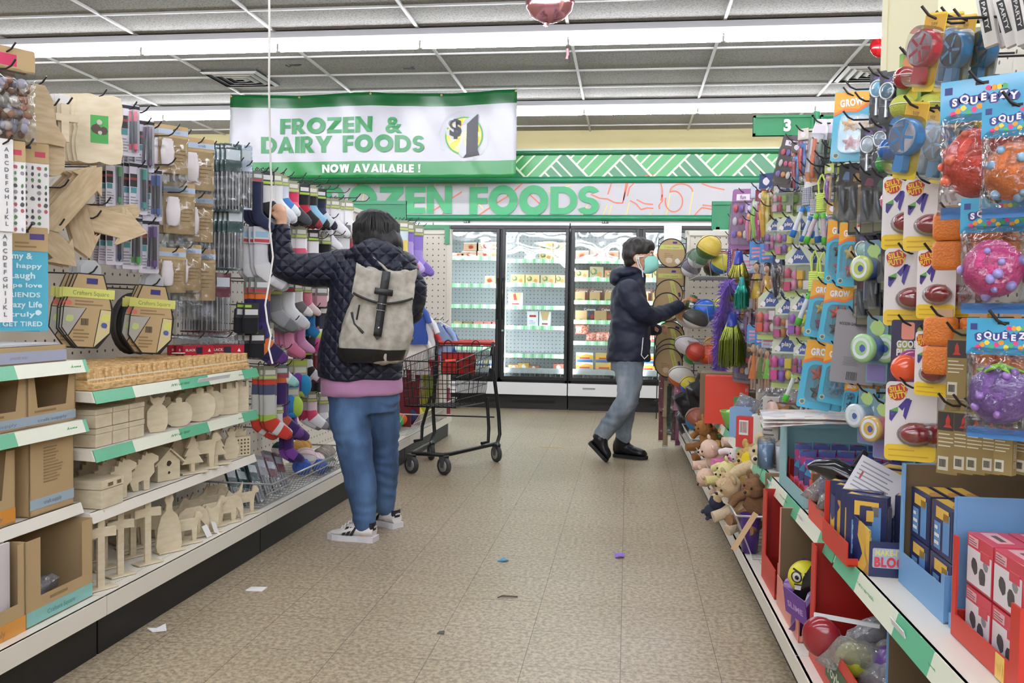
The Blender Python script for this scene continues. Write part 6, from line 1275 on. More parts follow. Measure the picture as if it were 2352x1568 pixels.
for x,y,h,c1,c2,hd,n,w_ in((1738,430,125,'9ad05a','e6e2dc','c9d4e6',3,'long bag with lime toys under a pale header'),(1760,405,150,'d8a83a','c4b04a','3a4a7a',3,'long bag with golden toys under a navy header'),(1748,440,120,'c0347a','d8608a','8a2f4a',2,'long bag with magenta toy between lime and gold bags'),(1722,470,90,'d98ab0','e6a05a','b4a0d0',2,'long bag with pink and apricot toys'),(1845,300,110,'c44a4a','4a6ab0','d9d0c4',3,'long bag with red and blue toys near the top'),(1905,380,95,'8a4aa0','c9a07a','b9c46a',3,'long bag with purple cart toy beside the dark tools'),(1830,330,110,'a84a5a','5a8ac0','6a5a5a',3,'long bag with crimson toy left of the sword card'),(1912,470,120,'7a3a3a','3a3a4a','c9a05a',3,'long bag with brown toys by the jump ropes'),(1918,600,120,'d0603a','b04a3a','c4b48a',3,'long bag with rust toys right of the lime ropes'),(1720,690,100,'8a6a9a','c9a0b0','d9c4d4',3,'long bag with mauve toys beside the feather boa'),(1705,740,90,'7a5a8a','b08aa0','9aa0c4',3,'long bag with dusk purple toys near the tinsel'),(1870,690,110,'4a6a3a','8a8a4a','a0b46a',3,'long bag with moss toys behind the lime rope handles'),(1786,590,100,'2a2a30','4a3a44','3a3f5a',3,'long bag with black toys right of the yellow dolls')):
 HR('long_toy_bag',(c1,c2,hd),x,y,h,.55,w_,n,.04,short=' '.join(w_.split()[:5]))
for x,y,h,c,d_,n,w_ in((1708,442,130,'9a6a9a','b08ab4',4,'purple card of plastic charms high above the beads'),(1700,560,80,'c8607a','d88a9a',3,'rose card of plastic charms under the purple one'),(1820,320,110,'5a5058','4a444c',2,'dark grey card of charms tilted at the top'),(1698,690,120,'8f7a9a','a89ab0',3,'mauve card of plastic charms beside the boa'),(1712,770,110,'7a6a72','9a8a92',3,'brownish card of charms near the lower tinsel')):
 HR('sticker_card',(c,d_),x,y,h,.55,w_,n,.03,short=' '.join(w_.split()[:5])+(' at the top' if 'dark' in w_ else ''),roll=.25 if 'dark' in w_ else .06)
HR('sword_card',(),1886,282,150,.6,'white and orange toy card hanging left of the big GROW card',3,.03,short='white and orange toy card',roll=.12)
for x,y,h,c,n,w_ in((1682,500,170,'7a5fb4',3,'purple'),(1694,490,150,'3f86c8',2,'sky blue'),(1676,540,150,'6a4fa8',3,'violet')):HR('bead_strand',(c,),x,y,h,.5,'%s bead strand hanging near the far end of the right wall'%w_,n,.03,short='%s beads'%w_)
for x,y,h,c,cp,w_ in((1697,582,110,'8f8a3a','2a3a9a','upper gold tinsel pom-pom with blue cap'),(1682,722,122,'7f8a3a','2a3f9f','lower gold tinsel pom-pom with blue cap'),(1704,640,70,'3aa08a','2a8a8a','small green tinsel pom-pom')):HR('tinsel_pom',(c,cp),x,y,h,.6,w_+' beside the feather boa',1,short=w_,d=-.06,ext=.0)
# feather boa
P=[GR.pt(x,y,-.0-.02*i)for i,(x,y)in enumerate(((1676,645),(1668,690),(1656,730),(1655,775),(1650,810),(1656,850)))]
o=thing('feather_boa','fluffy purple feather boa hanging from a hook at the far end','feather boa',P[0]);a=MB();r=random.Random(2)
for i in range(2600):
 q=r.random()*(len(P)-1.001);k=int(q);c=P[k].lerp(P[k+1],q-k)-P[0];u_=V((r.gauss(0,1),r.gauss(0,1),r.gauss(0,1)-.3)).normalized();L_=.075*r.uniform(.4,1);sd_=u_.orthogonal().normalized()*.0022
 a.add([c-sd_,c+sd_,c+u_*L_*.6+sd_*1.3+V((0,0,-.006)),c+u_*L_+V((0,0,-.02))],[(0,1,2,3)],i%2)
a.build('feathers',[mat('7f5fc4',.8,sheen=.5),mat('6a4ab0',.8,sheen=.5)],o)['kind']='stuff'
a=MB();a.tube([p-P[0]for p in P],.012,8);a.build('cord',mat('6a4ab0',.8),o);s,z=GR.sz(1676,645,0);hook(GR,s,.0,z+.01,'dark wire peg hook carrying the purple feather boa')
for i,(x,y)in enumerate(((2072,106),(2130,62),(2152,20),(1940,180),(1962,206),(1885,318),(1868,340),(1850,358),(1832,384),(1815,402),(1780,420),(1765,432),(1742,455),(1725,470),(1712,478),(1700,490),(1935,250))):s,z=GR.sz(x+10,y+5,-.1);hook(GR,s,-.1,z-.02,'bare dark peg hook sticking out high on the right toy wall')['group']='bare toy wall hooks'
# ================================================================ display boxes on the right striped shelf and base deck
redc=mat('c2301f',.45);reds=mat('d8503f',.45);redd=mat('a51e16',.45);lblue=mat('6f9fce',.45);tealc=mat('8fbac0',.5);brown=mat('7d674c',.8);browni=mat('6a573f',.85)
ZR,ZB=SR_Z+.001,.131
def pdq(name,label,s_far,s_near,d0,dep,hf,hw,hn,z,mo,mi,win=None,back=True,text=None,fcol=None):
 """open display carton: far wall hf, front wall hw (window cut), near wall hn high; outside mo, inside mi"""
 t=thing(name,label,'box',GR.at((s_far+s_near)/2,d0,z),GR.rz);W_=s_far-s_near;a=MB();k=.004
 def wall(x0,x1,y0,y1,h): # outside then inside sheet
  a.box(x0,x1,y0,y1,0,h,0)
 L_=-W_/2;a.box(L_,W_/2,0,dep,0,k,1) # local -x is the far end on this side
 a.box(L_,L_+k,0,dep,0,hf,0);a.box(L_+k,L_+k+.0015,k,dep-k,k,hf-.002,1)
 a.box(W_/2-k,W_/2,0,dep,0,hn,0);a.box(W_/2-k-.0015,W_/2-k,k,dep-k,k,hn-.002,1)
 if back:a.box(L_,W_/2,dep-k,dep,0,hf*.96,0);a.box(L_+k,W_/2-k,dep-k-.0015,dep-k,k,hf*.95,1)
 if win:
  x0,x1,z0,hh=win;a.box(L_,L_+x0,-k,0,0,hh,0);a.box(W_/2-x1,W_/2,-k,0,0,hn if hn>z0 else z0,0);a.box(L_+x0,W_/2-x1,-k,0,0,z0,0)
 else:a.box(L_,W_/2,-k,0,0,hw,0)
 a.build('carton',[mo,mi],t)
 if text:
  a=MB();tx,sx,szz,hh,wd,cm,bg=text
  if bg:a.box(sx-wd*.58,sx+wd*.58,-k-.0012,-k,szz-hh*1.1,szz+hh*1.1,1)
  put_text(a,tx,T(sx,-k-.002,szz),hh,0,.02,wd);a.build('front_print',[mat(cm,.5),mat(bg or cm,.5)],t)
 return t
 # --- teal display of doll packs
pdq('display_box','teal cardboard display box holding purple doll packs',3.42,2.98,-.06,.34,.255,.255,.04,ZR,tealc,mat('84b0b8',.55),(.12,.02,.05,.255))
pdq('display_tray','red cardboard tray packed with purple doll packs inside the teal box front',3.34,2.9,-.075,.32,.10,.1,.115,ZR+.006,redc,redd,(.02,.03,.05,.11),text=('Fun Spring',.02,.028,.016,.2,'f0c8b8',None))
dollp=ramp_mat('doll_pack_print',['5a3a9a','b02a7a','3a2a6a','c8508f','2a7fa8'],'voronoi',38,.35,coat=.3)
for row in range(3):
 for i in range(5):
  s,d=3.05+row*.085,-.1-i*.062
  o=thing('doll_pack','x','toy',GR.at(s,d,ZR+.012),-.25);a=MB();h=.17-.012*(2-row);a.box(-.028,.028,-.018,.018,0,h,0);poly_blob(a,0,h*.34,.018,1,-.0186,12,i);poly_blob(a,.0,h*.72,.014,2,-.0186,12,i+3);poly_blob(a,.0,h*.7,.007,3,-.0192,9,i);lab(a,-.026,.026,h*.88,h*.98,4,-.018)
  a.build('pack',[dollp,mat('1c1a24',.4),mat('c9c4d6',.4),mat('6f8f5a',.5),mat('3f4f9a',.4)],o,.001);setlabel(o,'purple and pink doll pack standing in rows in the teal display box','doll packs in the teal display')
for i in range(4):
 o=thing('silver_pack','x','toy',GR.at(3.27-.06*i,-.085,ZR+.055),GR.rz);a=MB();a.box(-.026,.026,.0,.02,0,.075);lab(a,-.02,.02,.01,.06,1,0);a.build('pack',[mat('4a4a6a',.3,coat=.4),mat('b4b0b8',.3)],o);setlabel(o,'small silver pack in the front window of the red doll tray','silver packs in the red tray')
 # --- red tray of toy bags with the black dolphin
pdq('display_box','red open carton of bagged toys with a black dolphin on top',2.86,2.60,-.05,.34,.14,.1,.16,ZR,reds,browni,(.03,.02,.06,.12))
for i,(s,d,z,c,w_,r_)in enumerate(((2.80,-.09,.58,'2f3a8a','navy',.6),(2.75,-.17,.60,'c9a23a','amber',.3),(2.72,-.1,.57,'c4783a','orange',1.),(2.68,-.24,.6,'8a8fa0','silver',.2),(2.82,-.25,.61,'3f5fa8','blue',.9),(2.66,-.12,.55,'6a5a8a','violet',.5))):
 o=thing('toy_bag','%s toy in a clear bag heaped in the red carton under the dolphin'%w_,'toy bag',GR.at(s,d,z),r_);a=MB();a.ball((0,0,0),(.04,.02,.03),12,8);a.build('toy',mat(c,.4,coat=.3),o).rotation_euler=(.4,.5,0)
 a=MB();pillow(a,.13,-.06,.06,.05,0,8,8,.3,i*2.1);a.build('bag',crink,o).rotation_euler=(.7,.4,0)
o=thing('toy_dolphin','glossy black plastic dolphin lying across the red carton','toy animal',GR.at(2.66,-.13,.635),-.3);bm_=mat('121216',.2,coat=.6)
a=MB();P=[(-.13,0,.03),(-.11,0,.035),(-.06,0,.03),(0,0,.0),(.06,0,-.02),(.11,0,-.03),(.135,0,-.03)];R_=[.008,.018,.034,.038,.028,.014,.006];a.tube(P,R_,14);a.build('body',bm_,o)
a=MB();a.prism([(-.02,.03),(.02,.03),(.035,.085),(.02,.095)],-.006,.006);a.build('dorsal_fin',bm_,o,.003)
for s_ in(-1,1):a=MB();a.hexa([(-.05,s_*.02,0),(-.02,s_*.02,0),(-.0,s_*.07,-.02),(-.02,s_*.075,-.02),(-.05,s_*.02,.008),(-.02,s_*.02,.008),(-.0,s_*.07,-.015),(-.02,s_*.075,-.015)]);a.build('flipper',bm_,o)
a=MB();a.prism([(.12,-.0),(.17,.035),(.16,0),(.17,-.035)],-.03,-.024,0,RX(pi/2));a.build('tail_fluke',bm_,o)
o=MB();o.box(-.07,.07,0,.002,0,.11,0);lines(o,-.06,.05,.02,.1,7,1,0,.3,3);poly_blob(o,.02,.04,.012,1,-.0008,9);lab(o,-.05,-.045,.05,.07,2,0)
o=o.build('instruction_sheet',[mat('d4d0d6',.5),gry,mat('b8404a',.5)]);o.location=GR.at(2.42,-.1,.62);o.rotation_euler=(-.35,.45,-.35);tag(o,'tilted white instruction sheet under the putty cards','paper')
# --- red carton of make-it blocks kits
kitp=ramp_mat('kit_print_yellow',['d8a83a','e0b850','b88a4a','2a3568'],'voronoi',16,.4,coat=.2);kitn=mat('232a55',.4,coat=.2);kitb=mat('5f8fc4',.4)
def kit(label,s,d,z,rz,w_,dp,h,group=None,tip=0.,txt=False):
 o=thing('block_kit_box',label,'boxed toy',GR.at(s,d,z),rz);o.rotation_euler=(tip,0,rz);a=MB();a.box(-w_/2,w_/2,0,dp,0,h,0);lab(a,-w_*.46,w_*.46,h*.03,h*.97,1,0);lab(a,-w_*.36,-w_*.05,h*.1,h*.62,2,-.0008);lab(a,.05*w_,w_*.36,h*.1,h*.85,2,-.0008);lines(a,-w_*.33,-w_*.08,h*.14,h*.58,3,3,-.0014,.5)
 a.box(-w_/2+.004,w_/2-.004,.004,dp-.004,h,h+.0008,4);a.box(w_/2,w_/2+.0008,.004,dp-.004,.004,h-.004,4);a.box(-w_/2-.0008,-w_/2,.004,dp-.004,h*.3,h-.004,4);lab(a,-w_*.3,w_*.3,h*.7,h*.92,5,-.0008)
 a.build('box',[kitn,kitn,kitb,cardw,kitp,mat('e0b24a',.4)],o,.001);setlabel(o,label,group);return o
pdq('display_box','bright red carton wall left of the yellow block kits',2.585,2.32,-.03,.36,.17,.06,.02,ZR,redc,mat('c22c1c',.5))
for i in range(8):kit('navy and yellow block kit box packed in the red carton',2.53-.06*(i%4),-.08-.12*(i//4),ZR+.005,-.5,.1,.035,.17,'block kits in the red carton')
kit('yellow topped block kit box lying on top of the kits in the red carton',2.45,-.2,ZR+.178,-.6,.13,.07,.05)
kit('front navy block kit box standing at the corner of the kit tray',2.34,-.1,ZR+.02,-.25,.075,.06,.13)
o=thing('kit_tray','low navy tray printed MAKE-IT BLOCKS with yellow edges','box',GR.at(2.245,-.06,ZR),-.08)
a=MB();a.box(0,.16,0,.004,0,.085,0);a.hexa([(0,0,0),(-.05,.30,0),(-.046,.302,0),(.004,.004,0),(0,0,.11),(-.05,.30,.14),(-.046,.302,.14),(.004,.004,.11)],1);a.box(0,.16,.004,.2,0,.004,0);a.prism(rrect(.008,.118,.022,.07,.004),-.002,0,2);put_text(a,'MAKE-IT',T(.044,-.003,.06),.013,4,.05,.06);put_text(a,'BLOCKS',T(.062,-.003,.037),.022,3,.05,.1)
a.build('tray',[kitn,kitp,mat('b4bcd0',.4),mat('d23f4a',.4),mat('e6e08a',.4)],o)
# --- light blue displays
pdq('display_box','light blue cardboard display box of navy block kits',2.215,1.92,-.125,.28,.285,.2,.1,ZR,lblue,browni,(.02,.02,.075,.285))
for r_ in range(2):
 for c in range(2):
  for q in range(3):kit('navy block kit box stacked face out in the light blue display',2.135-.14*c,-.14-.04*q,ZR+.006+.115*r_,GR.rz,.125,.035,.112,'block kits in the light blue display')
pdq('display_box','blue display box back panel behind the red and white robot boxes',1.905,1.60,-.13,.3,.27,.06,.06,ZR,lblue,mat('6a97c6',.5),(.0,.0,.03,.06))
pdq('display_tray','bright red tray holding the red and white robot boxes',1.86,1.56,-.118,.3,.05,.05,.15,ZR+.002,redc,redd,(.02,.035,.045,.2),text=('50',.08,.022,.02,.03,'e8c060','e8c060'))
for r_ in range(2):
 for c in range(2):
  for q in range(3):
   o=thing('robot_box','x','boxed toy',GR.at(1.785-.125*c,-.135-.075*q,ZR+.008+.105*r_),GR.rz);a=MB();W_,H_,D_=.118,.1,.07;a.box(-W_/2,W_/2,0,D_,0,H_,0);lab(a,-W_*.48,W_*.48,.004,H_*.74,1,0);lab(a,-W_*.44,-W_*.05,H_*.78,H_*.96,3,0);lines(a,-W_*.42,-W_*.08,H_*.8,H_*.94,3,2,-.0008,.4)
   poly_blob(a,-.02,H_*.42,.018,2,-.0009,9,4);poly_blob(a,.015,H_*.3,.02,2,-.0009,9,7);poly_blob(a,.03,H_*.55,.013,4,-.0009,8,2);a.box(W_*.05,W_*.4,-.001,0,H_*.6,H_*.78,0)
   a.box(-W_*.4,W_*.3,D_*.25,D_*.7,H_,H_+.0008,3);a.box(-W_*.2,W_*.2,D_*.4,D_*.55,H_+.0008,H_+.0016,2);a.build('box',[mat('c8384a',.4,coat=.3),mat('ddd4d8',.4),mat('4a4446',.5),mat('d8a8ac',.5),mat('8a868c',.5)],o,.0008);setlabel(o,'red and white robot toy box stacked in the bright red tray','robot boxes in the red tray')
o=thing('squeeze_pack','turquoise header and watermelon toy bag lying behind the blue display','toy bag',GR.at(1.86,-.3,.76),-.3);a=MB();a.hexa([(-.0,0,.0),(.12,0,-.03),(.12,.003,-.03),(0,.003,0),(.0,-.02,.1),(.12,-.02,.07),(.12,-.017,.07),(0,-.017,.1)]);a.build('header_card',mat('3f9fbc',.4,coat=.3),o);a=MB();a.ball((.05,.01,-.04),(.09,.05,.05),14,9,0);a.build('bag',mat('9a5a5a',.3,bump=(60,.5),coat=.5),o)
# --- between teal box and far end
def simple_box(name,label,cat_,s,d,z,w_,dp,h,m,extra=0.,rz=None,fn=None,roll=0.,mats=()):
 o=thing(name,label,cat_,GR.at(s,d,z),GR.rz+extra if rz is None else rz);o.rotation_euler=(0,roll,o.rotation_euler[2]);a=MB();a.box(-w_/2,w_/2,0,dp,0,h,0)
 if fn:fn(a)
 a.build('box',[m]+list(mats),o,.0015);return o
def tub(label,s,d,c,k=1.,lidc='dfe3ea'):
 o=thing('lidded_tub',label,'tub',GR.at(s,d,ZR));a=MB();a.lathe([(.001,0),(.046*k,0),(.052*k,.13*k),(.001,.13*k)],20);a.build('contents',ramp_mat('tub_'+c,[c,'d9d0d4',c,'6a7a5a'],'voronoi',45,.5)if 'tub_'+c not in bpy.data.materials else bpy.data.materials['tub_'+c],o)
 a=MB();a.lathe([(.05*k,0),(.055*k,.135*k)],20,caps=False);a.build('clear_wall',tubc,o);a=MB();a.lathe([(.058*k,.128*k),(.058*k,.142*k),(.052*k,.146*k),(.001,.146*k)],20);a.build('lid',mat(lidc,.3,coat=.4),o)
for s,d,c,k,w_ in((4.33,-.15,'c98a94',1.05,'salmon filled tub with pale lid next to the light blue carton'),(4.12,-.2,'7a9a6a',.95,'green filled tub with pale lid, second in the tub row'),(3.98,-.24,'a08ab4',.95,'lilac filled tub with pale lid, third in the tub row'),(3.84,-.28,'8a6a8a',.95,'plum filled tub with pale lid, fourth in the tub row'),(4.3,-.28,'b4c47a',1.,'lime filled tub with pale lid at the back of the tub row'),(3.7,-.31,'6a8ab0',.95,'blue filled tub with pale lid at the end of the tub row')):tub(w_,s,d,c,k)
o=thing('clear_canister','clear canister of orange and brown toys lying on top of the tubs','tub',GR.at(3.95,-.22,ZR+.2),.2);a=MB();M_=RY(pi/2);a.lathe([(.001,-.1),(.05,-.1),(.05,.1),(.001,.1)],20,0,M_);a.build('contents',ramp_mat('canister_toys',['8a4a2a','d9823a','4a5a3a','c9b08a'],'voronoi',40,.4),o);a=MB();a.lathe([(.054,-.11),(.054,.11)],20,0,M_,caps=False);a.build('clear_wall',tubc,o);a=MB();a.lathe([(.001,-.118),(.056,-.118),(.056,-.1)],20,0,M_);poly_blob(a,0,0,.03,1,0,12);a.build('lid',[mat('c9a89a',.4),cardw],o)
simple_box('barcode_carton','red and white carton with a black barcode on the right shelf','box',4.27,-.07,ZR,.13,.05,.145,mat('c23a34',.45),rz=-.45,fn=lambda a:(barcode(a,-.05,-.005,.06,.13,1,2,-.0006),put_text(a,'toy',T(.04,-.001,.05)@RY(-pi/2),.025,1,.03)),mats=(cardw,blk))
simple_box('white_print_carton','white carton printed with green and brown blobs beside the barcode carton','box',4.20,-.125,ZR,.1,.05,.16,mat('d8d6d0',.45),rz=-.4,fn=lambda a:(poly_blob(a,.01,.12,.03,1,-.0008,9,2),poly_blob(a,-.02,.06,.018,2,-.0008,9,4)),mats=(mat('5a9a4a',.5),mat('8a4a3a',.5)))
simple_box('playing_card_box','tall pale card game box with white label beside the teal display','boxed game',3.98,-.115,ZR,.07,.03,.27,mat('b9b4ae',.45),rz=-.4,fn=lambda a:(poly_blob(a,0,.245,.016,1,-.0008,12,1),lines(a,-.03,.03,.03,.2,8,1,0,.4)),mats=(mat('6a6460',.5),))
for i,(s,d,c,w_)in enumerate(((3.80,-.07,'8a93ac','steel blue'),(3.74,-.06,'6a86a4','slate blue'),(3.69,-.12,'c4c4c8','pale grey'))):
 o=thing('clear_cup_pack','%s stacked cups in clear wrap in front of the teal display'%w_,'cups',GR.at(s,d,ZR),0);a=MB();a.lathe([(.001,0),(.026,0),(.032,.1),(.026,.1),(.02,.01)],18);a.build('cup',mat(c,.25,coat=.5),o);a=MB();a.lathe([(.034,0),(.036,.112),(.03,.118)],18,caps=False);a.build('wrap',clr,o)
simple_box('flap_carton','open brown carton flap standing behind the barcode carton','box',4.22,-.25,ZR,.3,.004,.19,brown,rz=-.1)
simple_box('blue_carton','light blue carton edge standing next to the green bowl','box',4.62,-.08,ZR,.12,.09,.15,mat('7fa4cc',.45),rz=-.35)
o=thing('green_bowl','lime green plastic bowl holding white and yellow bits','bowl',GR.at(4.95,-.09,ZR));a=MB();a.lathe([(.001,0),(.04,0),(.075,.09),(.08,.1),(.072,.1),(.038,.008),(.001,.008)],22);a.build('bowl',mat('7fc45a',.35),o);a=MB();a.ball((0,0,.08),(.055,.055,.03),12,7);a.build('filling',mat('e4e0c0',.5,bump=(60,.8)),o)
simple_box('orange_red_box','large orange-red carton standing upright behind the green bowl','box',5.15,-.07,ZR,.24,.16,.27,mat('d23a22',.45),rz=-.12,fn=lambda a:a.box(.04,.12,-.001,0,.06,.16,1),mats=(mat('3f8f4a',.5),))
simple_box('brown_flap','brown cardboard box edge behind the orange-red carton','box',5.34,-.1,ZR,.32,.2,.275,brown,rz=-.1)
for i,(s,d,z,c,w_)in enumerate(((4.75,-.13,.62,'8a90b4','lavender'),(4.6,-.2,.65,'9a3a44','crimson'),(4.48,-.17,.64,'3a3f4a','charcoal'),(4.68,-.26,.66,'6a7fb0','periwinkle'),(4.5,-.28,.66,'8a2f3a','wine'))):
 o=thing('toy_bag','%s toy in a clear bag heaped between the red carton and the tubs'%w_,'toy bag',GR.at(s,d,z),i*.8);a=MB();a.ball((0,0,0),(.05,.025,.03),12,8);a.build('toy',mat(c,.4,coat=.3),o).rotation_euler=(.3,.5,0);a=MB();pillow(a,.14,-.07,.07,.05,0,8,8,.3,i*2.7);a.build('bag',crink,o).rotation_euler=(.6,.4,0)
 simple_box('toy_support_box','plain box under the %s bagged toy'%w_,'box',s,d-.03,ZR,.1,.08,.12,mat(('9aa0c0','a8b0a0')[i%2],.5),rz=-.3)
for i,(s,d,c,h,w_)in enumerate(((5.75,-.1,'d03a4a',.2,'crimson red'),(5.62,-.09,'e0486a',.16,'hot pink'),(5.85,-.2,'d8b4be',.25,'pale pink lined'),(5.5,-.12,'b8a48a',.2,'narrow tan'),(5.9,-.12,'9a6ac4',.12,'purple fuzzy'))):simple_box('toy_carton','%s carton at the far end of the right shelf'%w_,'box',s,d,ZR,.1 if 'narrow' not in w_ else .03,.1,h,mat(c,.5),rz=-.15)
o=thing('sheet_stack','curled white printed sheets lying on top of the teal display box','paper',GR.at(3.12,-.14,ZR+.262),-.1)
for i in range(3):
 a=MB();a.loft([[(x,y,.012*i+.02*sin((x+.15)*6)*(.4 if i else 1)-.03*max(0,x))for y in(-.12,.16)]+[(x,y,.003+.012*i+.02*sin((x+.15)*6)*(.4 if i else 1)-.03*max(0,x))for y in(.16,-.12)]for x in[-.2+.05*k for k in range(11)]],0);a.build('sheet',ramp_mat('flyer_%d'%i,['e6e2de','e6e2de','d9c4c0','b9c4d4'],'noise',14,.5),o)
 # ---- base deck, near half: red cartons and a yellow face ball
pdq('display_box','red carton standing on the right base deck with a brown flap',3.4,3.12,-.0,.36,.33,.3,.02,ZB,redc,redd,(.07,.0,.1,.33))
simple_box('cardboard_flap','tall brown cardboard divider standing beside the red base carton','box',3.56,-.03,ZB,.02,.3,.36,brown)
o=MB();o.box(0,.02,0,.006,-.17,0);o=o.build('torn_strip',mat('c9ac84',.7));o.location=GR.at(3.42,.035,ZB+.235);o.rotation_euler=(0,.5,-.3);tag(o,'torn tan cardboard strip hanging off the red base carton','cardboard')
simple_box('white_carton','pale grey printed carton inside the red base carton','box',3.2,-.09,ZB,.14,.03,.26,mat('b9b4b8',.5),rz=-.3,fn=lambda a:(lines(a,-.05,.05,.04,.18,5,1,0,.3),barcode(a,.0,.06,.02,.06,0,2,-.0006)),mats=(mat('c9a0a4',.5),blk),roll=.12)
pdq('display_box','open brown carton of loose toys behind the yellow face ball',3.08,2.72,-.0,.36,.33,.14,.02,ZB,mat('d88a7a',.5),browni,(.0,.0,.1,.14))
o=thing('face_ball','yellow rubber ball with an angry cartoon face and glasses','ball',GR.pt(1850,1326,-.06),-.35);a=MB();a.ball((0,0,0),.055,26,18);a.build('ball',mat('d8cf2a',.35),o);a=MB()
for s_ in(-1,1):
 M_=RZ(s_*.36);a.lathe([(.001,.002),(.014,.001),(.015,-.001)],16,0,M_@T(0,-.0545,.012)@RX(pi/2));a.lathe([(.001,.003),(.007,.002),(.0075,0)],12,1,M_@T(.002,-.0552,.011)@RX(pi/2));a.tube([M_@V((.017*cos(q),-.0555,.012+.017*sin(q)))for q in[2*pi*i/20 for i in range(20)]],.0018,6,1,closed=True);a.tube([M_@V((-s_*.014,-.055,.026)),M_@V((s_*.014,-.051,.036))],.003,6,1)
a.loft([[(x,-.0535+.4*x*x*8,-.02+z)for z in(-.008,.008)]+[(x,-.05+.4*x*x*8,-.02+z)for z in(.008,-.008)]for x in[-.024+.006*k for k in range(9)]],0,True,False);a.tube([(x,-.0545+3.2*x*x,-.011)for x in[-.026+.0065*k for k in range(9)]],.0022,6,1);a.build('printed_face',[cardw,blk],o)
for i,(s,d,z,c,w_)in enumerate(((2.9,-.1,ZB+.1,'17161a','black'),(2.82,-.06,ZB+.06,'5a2f7a','purple'),(2.95,-.2,ZB+.12,'201f24','jet black'),(2.78,-.14,ZB+.1,'3a3440','smoke grey'),(2.98,-.08,ZB+.08,'7a4a9a','violet'))):
 o=thing('toy_bag','%s toy bag heaped in the brown carton under the yellow face ball'%w_,'toy bag',GR.at(s,d,z),i);a=MB();pillow(a,.15,-.08,.08,.07,0,8,8,.3,i*1.9);a.build('bag',mat(c,.3,coat=.5),o).rotation_euler=(.5,.4,0)
o=MB();o.box(-.05,.05,0,.002,-.09,0);put_text(o,'SLIME',T(0,-.001,-.05),.02,1,.03,.07);o=o.build('purple_card',[mat('6a3f94',.4),mat('c9a8dc',.5)]);o.location=GR.at(2.68,.028,ZB+.16);o.rotation_euler=(.3,.2,GR.rz+.5);tag(o,'purple card hanging out of the brown base carton','card')
pdq('display_box','big red carton in the lower right with a printed Toyland band',2.62,2.1,-.01,.36,.33,.14,.02,ZB,redc,redd,(.05,.0,.13,.33),text=('Toyland',.06,.065,.03,.2,'dfe6d0','3f5a3a'))
o=thing('bagged_ball','dark red ball in a clear bag at the front of the Toyland carton','ball',GR.at(2.36,.02,ZB+.15),-.4);a=MB();a.ball((0,0,0),(.05,.03,.055),18,12);a.build('ball',mat('8f1c28',.2,coat=.6),o);a=MB();a.box(-.02,.14,-.004,.004,.05,.06);a.build('bag_rim',mat('d8dbe0',.3),o)
for i,(s,d,z,c,w_)in enumerate(((2.3,-.05,ZB+.12,'b8bc3a','yellow-green'),(2.42,-.12,ZB+.14,'b9bcc2','silver'),(2.25,-.12,ZB+.13,'5f3f86','purple'),(2.45,-.22,ZB+.13,'1a1a1e','black'),(2.2,-.2,ZB+.16,'8a2430','dark red'))):
 o=thing('toy_bag','%s bagged toy inside the Toyland carton'%w_,'toy bag',GR.at(s,d,z),i);a=MB();a.ball((0,0,0),(.05,.04,.045),14,9);a.build('toy',mat(c,.35,coat=.3),o);a=MB();pillow(a,.15,-.075,.075,.06,0,8,8,.3,i*1.3);a.build('bag',crink,o).rotation_euler=(.8,.3,0)
pdq('display_box','brown inside carton with a light blue edge at the bottom right',2.12,1.72,-.07,.32,.27,.1,.02,ZB,lblue,browni,(.0,.0,.06,.1))
for i in range(5):kit('navy block kit box standing in the lowest right brown carton',2.02-.05*i,-.1,ZB+.005,-.5,.1,.032,.13,'block kits in the lowest carton')
pdq('display_box','second brown inside carton at the very bottom right edge',1.70,1.36,-.08,.3,.27,.1,.02,ZB,redc,browni,(.0,.0,.06,.1))
# ---- base deck, far half: wire baskets of plush
bw_=mat('c9cacb',.3,.6)
for i,(s0,s1,w_)in enumerate(((3.62,4.2,'nearest'),(4.24,4.95,'second'),(5.0,5.7,'third'),(5.75,6.5,'farthest'))):
 wire_basket(GR,s0,s1,-.36,-.0,ZB+.002,.17,'%s low wire basket of plush toys on the right base deck'%w_,bw_,.07,.06)
def fur(c):
 return bpy.data.materials.get('fur_'+c)or ramp_mat('fur_'+c,[c,c],'noise',90,.95,4,bump=1.0)
def plush(label,s,d,z,c,c2,k=1.,rz=0.,tip=(0,0),fluffy=False,ears=1):
 o=thing('plush_toy',label,'plush toy',GR.at(s,d,z),rz);o.rotation_euler=(tip[0],tip[1],rz);o.scale=(k,k,k)
 def fz(a,amt):
  if fluffy:a.v=[tuple(V(p)*(1+amt*noise.noise(V(p)*70)))for p in a.v]
  return a
 a=MB();a.ball((0,0,0),(.06,.05,.065),20,14);fz(a,.25).build('body',fur(c),o)
 a=MB();a.ball((0,-.03,.085),(.048,.045,.043),20,14);fz(a,.18).build('head',fur(c),o)
 a=MB();a.ball((0,-.068,.075),(.02,.016,.016),12,8);a.build('muzzle',fur(c2),o);a=MB();a.ball((0,-.084,.08),.006,8,6)
 for s_ in(-1,1):a.ball((s_*.018,-.07,.098),.005,8,6)
 a.build('eyes_and_nose',mat('17130f',.2),o)
 for s_ in(-1,1):
  a=MB();a.ball((s_*.036,-.02,.125),(.016,.008,.02*ears),10,7);a.build('ear',fur(c),o)
  a=MB();a.tube([(s_*.045,-.01,.035),(s_*.075,-.04,.01),(s_*.085,-.06,-.02)],[.02,.018,.017],10);a.build('arm',fur(c),o)
  a=MB();a.tube([(s_*.03,-.02,-.045),(s_*.045,-.07,-.06),(s_*.05,-.11,-.055)],[.025,.022,.022],10);a.build('leg',fur(c2),o)
